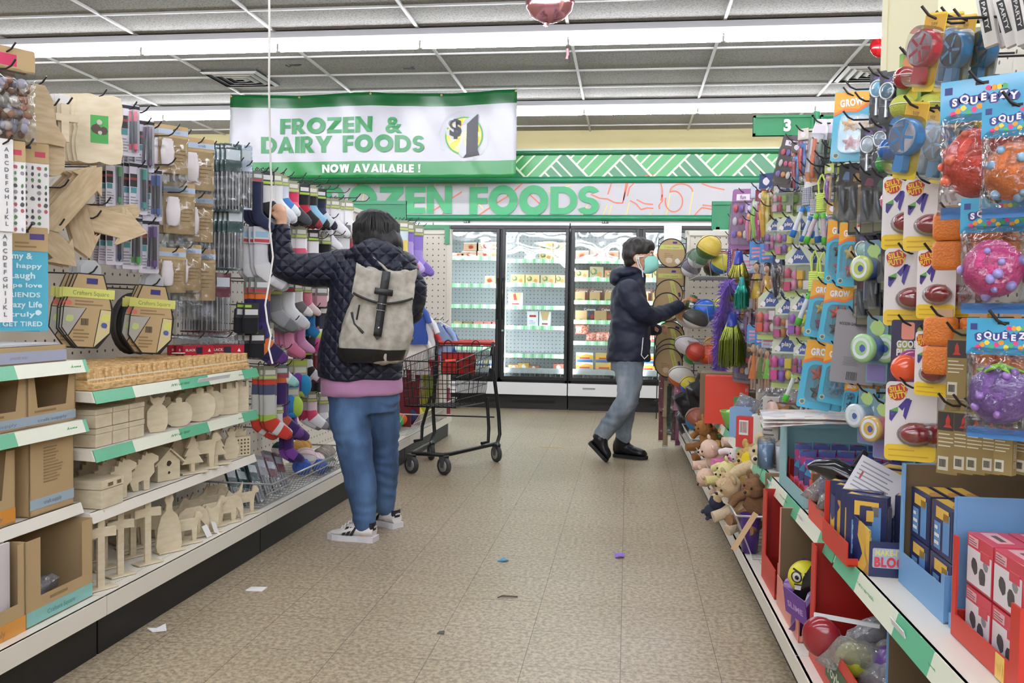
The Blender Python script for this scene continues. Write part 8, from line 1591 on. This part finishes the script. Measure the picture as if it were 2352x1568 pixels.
def hand(mb,wrist,palm_c,fingers,thumb,rp,rw):
 """palm from wrist to knuckles, fingers as chains of points, each with its own radius"""
 mb.tube([wrist,wrist.lerp(palm_c,.5),palm_c],[rw,rp*.95,rp],12,flat=.62);mb.ball(palm_c,(rp,rp*.7,rp),12,8)
 for P,r_ in fingers+[thumb]:
  mb.tube(P,[r_*1.05]+[r_]*(len(P)-2)+[r_*.78],10);mb.ball(P[-1],r_*.8,10,6)
  # ---------------------------------------------------------------- woman from behind
wO=V((-1.24,4.24,0));wy=.30
per=bpy.data.objects.new
b=MB();slab(b,[(838,905,4.24,.115,.09),(848,800,4.24,.14,.1),(855,700,4.24,.155,.11),(858,620,4.24,.16,.1),(860,588,4.24,.1,.08),(862,566,4.24,.05,.05)],wO,wy)
limb(b,[(862,590,4.24,24),(864,548,4.26,24)],wO);b.ball(onY(866,532,4.28)-wO,(.075,.09,.1),18,12)
limb(b,[(785,612,4.25,26),(715,622,4.2,24),(648,622,4.12,20),(644,560,4.1,17),(646,522,4.1,14)],wO)
limb(b,[(915,622,4.22,18),(938,680,4.36,15),(930,725,4.5,12)],wO)
for L_ in([(806,905,4.2,44),(808,965,4.17,38),(820,1045,4.14,30),(830,1120,4.12,26),(840,1205,4.11,17),(838,1232,4.1,15)],[(868,900,4.3,34),(876,970,4.33,32),(884,1045,4.36,28),(883,1110,4.38,24),(884,1165,4.4,15),(887,1188,4.4,12)]):limb(b,L_,wO)
Y_=4.1;h_=lambda x,y,dy=0.:onY(x,y,Y_+dy)-wO
hand(b,h_(648,520),h_(646,492),[([h_(636,486),h_(629,476,.01),h_(624,484,.02),h_(626,491,.025)],.0092),([h_(641,482),h_(635,470,.012),h_(629,476,.025),h_(630,484,.03)],.0095),([h_(648,482),h_(644,471,.02),h_(637,474,.035),h_(636,482,.04)],.009),([h_(655,486),h_(653,476,.025),h_(647,477,.04),h_(645,484,.045)],.008)],([h_(637,500,-.012),h_(630,495,-.014),h_(625,490,-.005)],.0098),.029,.026)
p1=fuse('person',b,skin,None,.0065,3);p1.location=wO
tag(p1,'person seen from behind in quilted navy jacket and blue jeans, left hand raised','person')
jk=quilt();b=MB()
slab(b,[(826,868,4.23,.207,.155),(830,820,4.23,.214,.16),(842,760,4.24,.216,.16),(850,705,4.24,.208,.155),(855,655,4.24,.2,.15),(858,618,4.24,.19,.135),(860,594,4.24,.15,.11),(862,574,4.24,.085,.08)],wO,wy)
limb(b,[(800,612,4.25,42),(760,618,4.23,41),(715,620,4.19,39),(670,619,4.14,35),(650,612,4.12,32),(645,585,4.11,28),(646,550,4.1,24),(647,530,4.1,22)],wO)
limb(b,[(920,612,4.22,40),(945,660,4.3,36),(942,715,4.42,30),(915,735,4.55,26)],wO)
fuse('jacket',b,jk,p1,.012,3,folds(6,.012,1.3))
b=MB();
for x,y,Y,r in((822,590,4.19,26),(842,583,4.14,32),(866,582,4.12,36),(892,586,4.14,35),(910,597,4.18,28),(905,614,4.13,22),(880,606,4.1,26),(850,600,4.11,26),(835,572,4.2,24),(905,578,4.22,26)):p=onY(x,y,Y)-wO;k=scale_at(p+wO);b.ball(p,(r*k,r*k*.8,r*k*.82),16,10)
b.v=[(x,y-.03,z)for x,y,z in b.v];fuse('hood',b,jk,p1,.009,4,folds(11,.016,.8,3))
b=MB();slab(b,[(832,905,4.24,.199,.158),(831,880,4.24,.2,.158),(831,858,4.24,.195,.15),(832,845,4.24,.18,.14)],wO,wy);b.v=[(x,y,z+.03*(x+.05))for x,y,z in b.v];fuse('shirt',b,mat('a9789c',.8,sheen=.2),p1,.012,2,folds(9,.006))
jn=denim('blue_denim','263a56','3a557a','557499');b=MB()
slab(b,[(835,945,4.24,.155,.13),(834,915,4.24,.176,.142),(833,880,4.24,.176,.14)],wO,wy)
for L_ in([(803,915,4.2,50),(805,965,4.17,48),(812,1010,4.15,43),(819,1050,4.14,40),(826,1100,4.13,37),(833,1150,4.12,31),(838,1185,4.11,27),(838,1200,4.11,26)],[(872,915,4.28,47),(876,965,4.32,43),(881,1020,4.35,36),(882,1060,4.36,34),(882,1110,4.38,32),(883,1145,4.39,27),(884,1160,4.4,25)]):limb(b,L_,wO)
fuse('jeans',b,jn,p1,.009,2,lambda co,n_:folds(6,.007,1.6,5)(co,n_)+.006*sin(co.z*95+6*noise.noise(co*7))*max(0,noise.noise(V((co.x*5,co.y*5,co.z*4+2)))+.1))
hair_m=ramp_mat('black_hair',['070606','0f0c0b','1c1613'],'noise',30,.55,3,[.35,.55,.75],'LINEAR',(6,6,.6),bump=.25)
b=MB()
for x,y,Y,rx,ry,rz in((864,524,4.24,51,50,44),(864,543,4.21,56,44,40),(842,556,4.2,32,34,30),(890,556,4.2,34,34,34),(906,566,4.22,20,26,36),(858,505,4.25,42,42,26)):p=onY(x,y,Y)-wO;k=.00208;b.ball(p,(rx*k,ry*k,rz*k),20,12)
fuse('hair',b,hair_m,p1,.007,4,lambda co,n_:.006*noise.noise(V((co.x*45,co.y*45,co.z*5))))
b=MB();r_=random.Random(8)
for i in range(170):
 q=r_.uniform(-.2,pi+.2);c=onY(864,530,4.22)-wO;top=c+V((.06*cos(q)*r_.random(),-.07*sin(q),.085));m_=c+V((.113*cos(q),-.1*sin(q),.0));e_=c+V((.1*cos(q)+(.03 if cos(q)>.5 else 0),-.085*sin(q),-.075-.05*r_.random()-(.06 if cos(q)>.7 else 0)));b.tube([top,m_+V((0,0,.03)),m_,e_],[.0015,.0025,.0025,.001],4)
b.build('hair_strands',hair_m,p1)['kind']='stuff'
def sneaker(par,heel,toe,white_,stripe):
 """low shoe from heel to toe (floor points)"""
 d=toe-heel;L_=d.length;M_=Matrix.Translation(heel)@RZ(atan2(d.y,d.x));b=MB()
 prof=[(0,.032,.075),(.08,.037,.085),(.2,.036,.07),(.3,.036,.082),(.45,.04,.088),(.6,.044,.07),(.75,.046,.052),(.9,.04,.042),(1,.02,.035)]
 rings=[]
 for q,w_,h in prof:rings.append([M_@V((q*L_,w_*cos(a_)*(1 if sin(a_)<.4 else .62),.022+(h-.022)*(.5+.5*sin(a_))))for a_ in[2*pi*j/18 for j in range(18)]])
 b.loft(rings);o=b.build('sneaker',stripe[2],par)
 b=MB();out=[(q*L_+(.012 if q==1 else-.008 if q==0 else 0),s_*(w_+.005))for s_ in(1,-1)for q,w_,h in(prof if s_>0 else prof[::-1])];n=len(out)
 b.loft([[tuple(M_@V((x,y,z)))for x,y in out]for z in(.0,.027)],0,True,False);b.build('sole',mat('d3d2d6',.5),o)
 b=MB()
 for sd_ in(-1,1):
  for i in range(3):
   x=L_*(.46+.09*i);w_=.043
   b.hexa([M_@V((x+a_,sd_*(w_+e_-(.011 if z>.05 else 0)),z))for z,sh in((.03,0),(.068,-.02))for a_,e_ in((sh-.007,-.003),(sh+.007,-.003),(sh+.007,.0035),(sh-.007,.0035))])
 b.build('side_stripes',mat('17161a',.5),o)
 b=MB();b.loft([[M_@V((-.004+.001*(k==1)+.02*(1-cos(a_)),.033*sin(a_),z))for a_ in[-1.1+.2*j for j in range(12)]]+[M_@V((.004+.02*(1-cos(a_)),.03*sin(a_),z))for a_ in[1.1-.2*j for j in range(12)]]for k,z in enumerate((.055,.09))]);put_text(b,'adidas',M_@T(-.0055,0,.073)@RZ(-pi/2),.010,1,.04,.034);b.build('heel_tab',[mat('1b1824',.5),cardw],o)
 b=MB()
 for i in range(4):x=L_*(.5+.075*i);b.tube([M_@V((x,-.022,.09-.012*i)),M_@V((x+.004,0,.1-.013*i)),M_@V((x,.022,.09-.012*i))],.004,6)
 b.build('laces',mat('e6e4e2',.6),o);return o
ws=mat('dcd8d4',.5)
sneaker(p1,onZ(860,1243,0)-wO,onZ(762,1234,0)-wO,0,(0,0,ws));sneaker(p1,onZ(912,1212,0)-wO,onZ(838,1194,0)-wO,0,(0,0,ws))
# backpack
canvas=ramp_mat('grey_canvas',['8f897f','a39d92','b2aca1'],'noise',26,.85,5,[.3,.5,.7],'LINEAR',bump=.25);lea=mat('131213',.4,bump=(80,.2))
bp=thing('backpack','grey canvas roll-top backpack with black leather strap worn on the navy jacket','backpack',onY(872,725,4.08),.3);bp.rotation_euler=(.03,.13,.3)
b=MB();R_=[]
for z,hw,hd,ox in((-.215,.125,.05,-.01),(-.2,.148,.075,-.01),(-.13,.162,.09,-.005),(-.04,.162,.088,0),(.05,.145,.08,.005),(.13,.13,.07,.012),(.19,.12,.05,.015),(.225,.105,.03,.012)):R_.append([(ox+hw*(abs(cos(q))**.7)*(1 if cos(q)>0 else-1),hd*(abs(sin(q))**.8)*(1 if sin(q)>0 else-1),z)for q in[2*pi*j/32 for j in range(32)]])
b.loft(R_);fuse('bag',b,canvas,bp,.008,2,folds(13,.014,.7,2))
b=MB();b.loft([[(-.01+hw*(abs(cos(q))**.7)*(1 if cos(q)>0 else-1),hd*(abs(sin(q))**.8)*(1 if sin(q)>0 else-1),z+.018*cos(q))for q in[2*pi*j/32 for j in range(32)]]for z,hw,hd in((-.222,.12,.05),(-.205,.152,.082),(-.155,.163,.095))]);b.build('leather_base',lea,bp)
b=MB();b.loft([[(x,-.075-.02*(1-(x/.16)**2)+.012*(z_>.12),z_+.035*abs(x/.15)**2+(.015 if x>0 else 0)*x/.15)for x in[-.14+.0187*j for j in range(16)]]+[(x,-.055-.02*(1-(x/.16)**2),z_+.035*abs(x/.15)**2+(.015 if x>0 else 0)*x/.15)for x in[.14-.0187*j for j in range(16)]]for z_ in(.055,.09,.14,.2)]);fuse('roll_flap',b,canvas,bp,.006,2,folds(16,.006))
b=MB();b.tube([(x,-.082-.022*(1-(x/.16)**2),.062+.035*abs(x/.15)**2+(.015 if x>0 else 0)*x/.15)for x in[-.135+.018*j for j in range(16)]],.0055,6);b.build('zipper',lea,bp)
b=MB();b.loft([[(x,y,z)for x,y in((-.019,-.112),(.019,-.112),(.019,-.102),(-.019,-.102))]for z in(-.09,-.07,.16,.21)]);b.add([(-.019,-.112,-.09),(.019,-.112,-.09),(0,-.112,-.108)],[(0,2,1)]);b.loft([[(x,-.118,z)for x,z in((-.042,.1+k),(.042,.1+k))]+[(x,-.108,z)for x,z in((.042,.1+k),(-.042,.1+k))]for k in(0,.03)]);b.build('strap',lea,bp,.002)
b=MB();b.tube([(-.022,-.116,.03),(.022,-.116,.03),(.022,-.116,.06),(-.022,-.116,.06)],.003,6,closed=True);b.ball((0,-.115,-.05),.006,10,6);b.build('buckle',mat('b9bcc2',.25,.9),bp)
b=MB();b.tube([(-.13,-.06,-.0),(-.11,-.075,-.05),(-.065,-.09,-.085)],.006,6);b.tube([(.135,-.05,-.1),(.165,-.03,-.09),(.165,-.0,-.08)],.006,6);b.tube([(-.1,-.085,.04),(-.103,-.085,-.03)],.004,6);b.build('side_pocket_zip',lea,bp)
b=MB()
P=[onY(x,y,Y)for x,y,Y in((905,640,4.08),(880,612,4.06),(858,592,4.07),(838,580,4.1),(822,576,4.18),(812,580,4.28))]
iv=bp.matrix_basis.inverted();Q=[iv@p for p in P];b.tube([q+V((0,-.012,0))for q in Q],.024,8,flat=.3);b.build('shoulder_strap',canvas,bp)
b=MB();b.tube([(-.03,.0,.2),(-.01,-.0,.255),(.03,.0,.255),(.05,0,.2)],.009,8);b.build('top_handle',lea,bp)
# ---------------------------------------------------------------- man in the mask
mO=V((.0,6.65,0));k=.00336
b=MB();slab(b,[(1442,830,6.65,.1,.13),(1446,760,6.65,.12,.16),(1446,700,6.65,.12,.17),(1446,655,6.65,.09,.17),(1450,632,6.65,.06,.08)],mO,0)
limb(b,[(1452,645,6.65,19),(1460,612,6.65,18)],mO)
hc=onY(1468,584,6.65)-mO
b.ball(hc,(.098,.077,.105),22,16);b.ball(hc+V((.05,0,-.07)),(.06,.058,.07),18,12);b.ball(hc+V((.082,0,-.11)),(.032,.036,.03),14,9)
b.tube([hc+V((.097,0,-.0)),hc+V((.113,0,-.03)),hc+V((.124,0,-.052)),hc+V((.108,0,-.062))],[.011,.013,.016,.011],10)
b.ball(hc+V((.09,-.03,.017)),(.02,.03,.011),12,8);b.ball(hc+V((.09,.03,.017)),(.02,.03,.011),12,8);b.ball(hc+V((.106,0,-.082)),(.012,.024,.008),12,8);b.ball(hc+V((.104,0,-.094)),(.012,.022,.008),12,8)
for s_ in(-1,1):b.ball(hc+V((-.022,s_*.08,-.03)),(.024,.012,.034),12,9)
limb(b,[(1447,660,6.47,16),(1490,728,6.5,13),(1535,712,6.72,11),(1563,702,6.86,8)],mO);limb(b,[(1450,660,6.83,16),(1478,735,6.87,13),(1505,758,6.95,10),(1512,758,7.0,8)],mO)
for L_ in([(1443,825,6.57,22),(1442,905,6.53,17),(1415,960,6.52,15),(1384,996,6.56,11),(1379,1008,6.56,10)],[(1440,825,6.74,24),(1440,910,6.76,18),(1434,970,6.77,14),(1433,1014,6.77,10)]):limb(b,L_,mO)
g=lambda x,y,Y=6.88:onY(x,y,Y)-mO
hand(b,g(1560,703),g(1570,698,6.9),[([g(1575,693,6.9),g(1582,689,6.9),g(1587,689,6.89)],.009),([g(1576,697,6.91),g(1584,694,6.91),g(1589,695,6.9)],.0092),([g(1575,701,6.92),g(1582,700,6.92),g(1587,701,6.91)],.0088),([g(1573,704,6.93),g(1579,704,6.93),g(1583,706,6.92)],.0078)],([g(1567,692,6.87),g(1574,688,6.86),g(1580,690,6.86)],.0098),.03,.025)
hand(b,g(1511,758,7.0),g(1518,756,7.02),[([g(1523,752,7.02),g(1529,751,7.03),g(1533,755,7.03)],.009),([g(1524,756,7.03),g(1530,757,7.04),g(1533,761,7.04)],.0092),([g(1523,760,7.04),g(1529,762,7.05),g(1531,765,7.05)],.0088),([g(1521,763,7.05),g(1526,766,7.06),g(1528,768,7.06)],.0078)],([g(1517,750,7.0),g(1523,747,7.0),g(1528,750,7.0)],.0098),.03,.025)
p2=fuse('person',b,skin2,None,.0065,3);p2.location=mO;tag(p2,'person in profile in dark jacket and grey jeans with a pale green face mask','person')
b=MB()
for s_ in(-1,1):b.ball(hc+V((.083,s_*.033,-.004)),(.013,.014,.011),12,8,0);b.ball(hc+V((.094,s_*.035,-.004)),(.004,.006,.0065),10,6,1);b.tube([hc+V((.094,s_*.012,.014)),hc+V((.1,s_*.03,.021)),hc+V((.088,s_*.055,.014))],[.004,.0055,.003],6,1)
b.build('eyes_and_brows',[mat('dcd4cc',.3),mat('1a120e',.5)],p2)
hm2=ramp_mat('dark_brown_hair',['0c0908','1d1511','33261e'],'noise',30,.5,3,[.35,.55,.75],'LINEAR',(6,6,.8),bump=.25)
b=MB()
for dx,dz,rx,ry,rz in((-.012,.04,.112,.094,.09),(-.05,.0,.075,.09,.085),(-.065,-.05,.045,.075,.055),(.05,.062,.066,.082,.046),(.07,.045,.042,.07,.028),(-.01,.02,.05,.093,.05)):b.ball(hc+V((dx,0,dz)),(rx,ry,rz),20,12)
fuse('hair',b,hm2,p2,.007,3,lambda co,n_:.007*noise.noise(V((co.x*40,co.y*40,co.z*16))))
mk=mat('8fd0c2',.65);b=MB();R_=[]
for i in range(9):
 z=.005-.125*i/8-.02;w_=.064-.004*abs(i-4);q0=.128+.014*sin(pi*i/8)-.02*max(0,i-6);pl=.004*(i%2)
 R_.append([hc+V((.02+(q0-.02+pl)*cos(a_)**.8,w_*1.22*sin(a_),z-.0))for a_ in[-1.45+.145*j for j in range(21)]]+[hc+V((.016+(q0-.024+pl)*cos(a_)**.8,w_*1.16*sin(a_),z))for a_ in[1.45-.145*j for j in range(21)]])
b.loft(R_);b.build('face_mask',mk,p2)
b=MB()
for s_ in(-1,1):
 for z0 in(-.018,-.13):b.tube([hc+V((.035,s_*.077,z0)),hc+V((.0,s_*.085,z0*.7-.01)),hc+V((-.025,s_*.092,-.02))],.0045,6)
b.build('mask_straps',mat('e2e4e4',.6),p2)
b=MB();b.ball(hc+V((-.008,-.094,-.034)),.009,10,7);b.tube([hc+V((-.006,-.098,-.034)),hc+V((.0,-.098,-.065)),hc+V((.02,-.085,-.1)),hc+V((.03,-.1,-.17))],.0035,6);P=[onY(x,y,6.42)-mO for x,y in((1477,775),(1475,800),(1473,815),(1480,824),(1489,815))];b.tube(P,.0035,6);b.build('earphone',mat('ececec',.35),p2)
nv=mat('10182f',.6,bump=(9,.25));b=MB()
slab(b,[(1443,828,6.65,.158,.19),(1444,815,6.65,.162,.2),(1446,770,6.65,.152,.2),(1447,725,6.65,.142,.2),(1445,690,6.65,.133,.205),(1444,665,6.65,.122,.2),(1448,645,6.65,.1,.16),(1455,628,6.65,.072,.085)],mO,0)
limb(b,[(1444,668,6.46,28),(1458,695,6.45,27),(1475,718,6.46,24),(1492,727,6.52,21),(1520,719,6.66,18),(1545,710,6.78,14),(1560,704,6.84,13)],mO);limb(b,[(1448,668,6.84,27),(1468,710,6.86,24),(1480,738,6.88,20),(1500,755,6.95,15),(1510,757,6.99,12)],mO)
fuse('jacket',b,nv,p2,.011,2,folds(7,.014,1.6,1))
b=MB()
for x,y,Y,rx,ry,rz in((1432,628,6.65,28,42,16),(1418,640,6.65,18,36,16),(1448,624,6.65,24,36,13),(1466,634,6.65,17,28,13),(1474,642,6.65,9,20,12),(1425,648,6.65,20,30,12)):b.ball(onY(x,y,Y)-mO,(rx*k,ry*k,rz*k),18,12)
fuse('hood',b,nv,p2,.009,3,folds(12,.01,1,4))
gj=denim('grey_denim','4c5661','707b86','98a1a9');b=MB()
slab(b,[(1440,850,6.65,.12,.16),(1441,815,6.65,.13,.17)],mO,0)
for L_ in([(1443,835,6.56,34),(1447,880,6.53,29),(1440,918,6.52,26),(1425,945,6.52,24),(1402,972,6.54,22),(1386,996,6.56,19),(1382,1002,6.56,19)],[(1440,840,6.74,33),(1446,880,6.75,28),(1440,930,6.76,24),(1434,970,6.77,19),(1433,998,6.77,18),(1433,1004,6.77,18)]):limb(b,L_,mO)
fuse('jeans',b,gj,p2,.0085,2,lambda co,n_:folds(7,.008,1.5,7)(co,n_)+.006*sin(co.z*70+5*noise.noise(co*6))*max(0,noise.noise(V((co.x*4,co.y*4,co.z*4+1)))+.05))
bt=mat('121217',.35,bump=(50,.15))
def boot(heel,toe,ank,lift):
 d=toe-heel;L_=d.length;x_=d.normalized();z_=(V((0,0,1))-x_*x_.z).normalized();y_=z_.cross(x_);M_=Matrix.Translation(heel)@Matrix((x_,y_,z_)).transposed().to_4x4();b=MB();R_=[]
 for q,w_,h in((0,.042,.13),(.1,.048,.16),(.3,.049,.16),(.45,.05,.115),(.62,.054,.09),(.8,.055,.08),(.93,.048,.068),(1,.03,.05)):R_.append([M_@V((q*L_,w_*cos(a_),.02+(h-.02)*(.5+.5*sin(a_))))for a_ in[2*pi*j/18 for j in range(18)]])
 b.loft(R_);b.tube([M_@V((.2*L_,0,.07)),(M_@V((.2*L_,0,.07))).lerp(ank,.6),ank],[.058,.058,.056],16);o=fuse('boot',b,bt,p2,.006,3)
 b=MB();out=[(q*L_,s_*w_)for s_ in(1,-1)for q,w_ in(((-.02,.025),(.05,.042),(.3,.044),(.6,.05),(.82,.054),(.96,.044),(1.03,.022))if s_>0 else((1.03,.022),(.96,.044),(.82,.054),(.6,.05),(.3,.044),(.05,.042),(-.02,.025)))]
 b.loft([[tuple(M_@V((x,y,z)))for x,y in out]for z in(.0,.024)],0,True,False);b.build('sole',mat('1c1a19',.7),o)
boot(onZ(1411,1048,0)-mO,onZ(1484,1055,0)-mO,onY(1432,1000,6.77)-mO,0)
toe_=onZ(1392,1061,0)-mO;toe_.z=.004;boot(onY(1352,1018,6.56)-mO,toe_,onY(1384,996,6.56)-mO,1)
o=thing('toy_bottle','dark green toy bottle with a white barcode held in the outstretched hand','toy',onY(1590,692,6.86));b=MB();b.lathe([(.001,-.07),(.035,-.07),(.042,-.04),(.042,.0),(.03,.03),(.028,.045),(.001,.05)],18,0);b.build('bottle',mat('2f4a24',.3,coat=.4),o);b=MB();b.box(-.015,.015,-.045,-.043,-.05,-.015);b.build('barcode_label',cardw,o);b=MB();b.lathe([(.043,.0),(.044,.014),(.034,.028)],18,caps=False);b.build('orange_band',mat('b0623a',.4),o);o.rotation_euler=(0,.3,0)
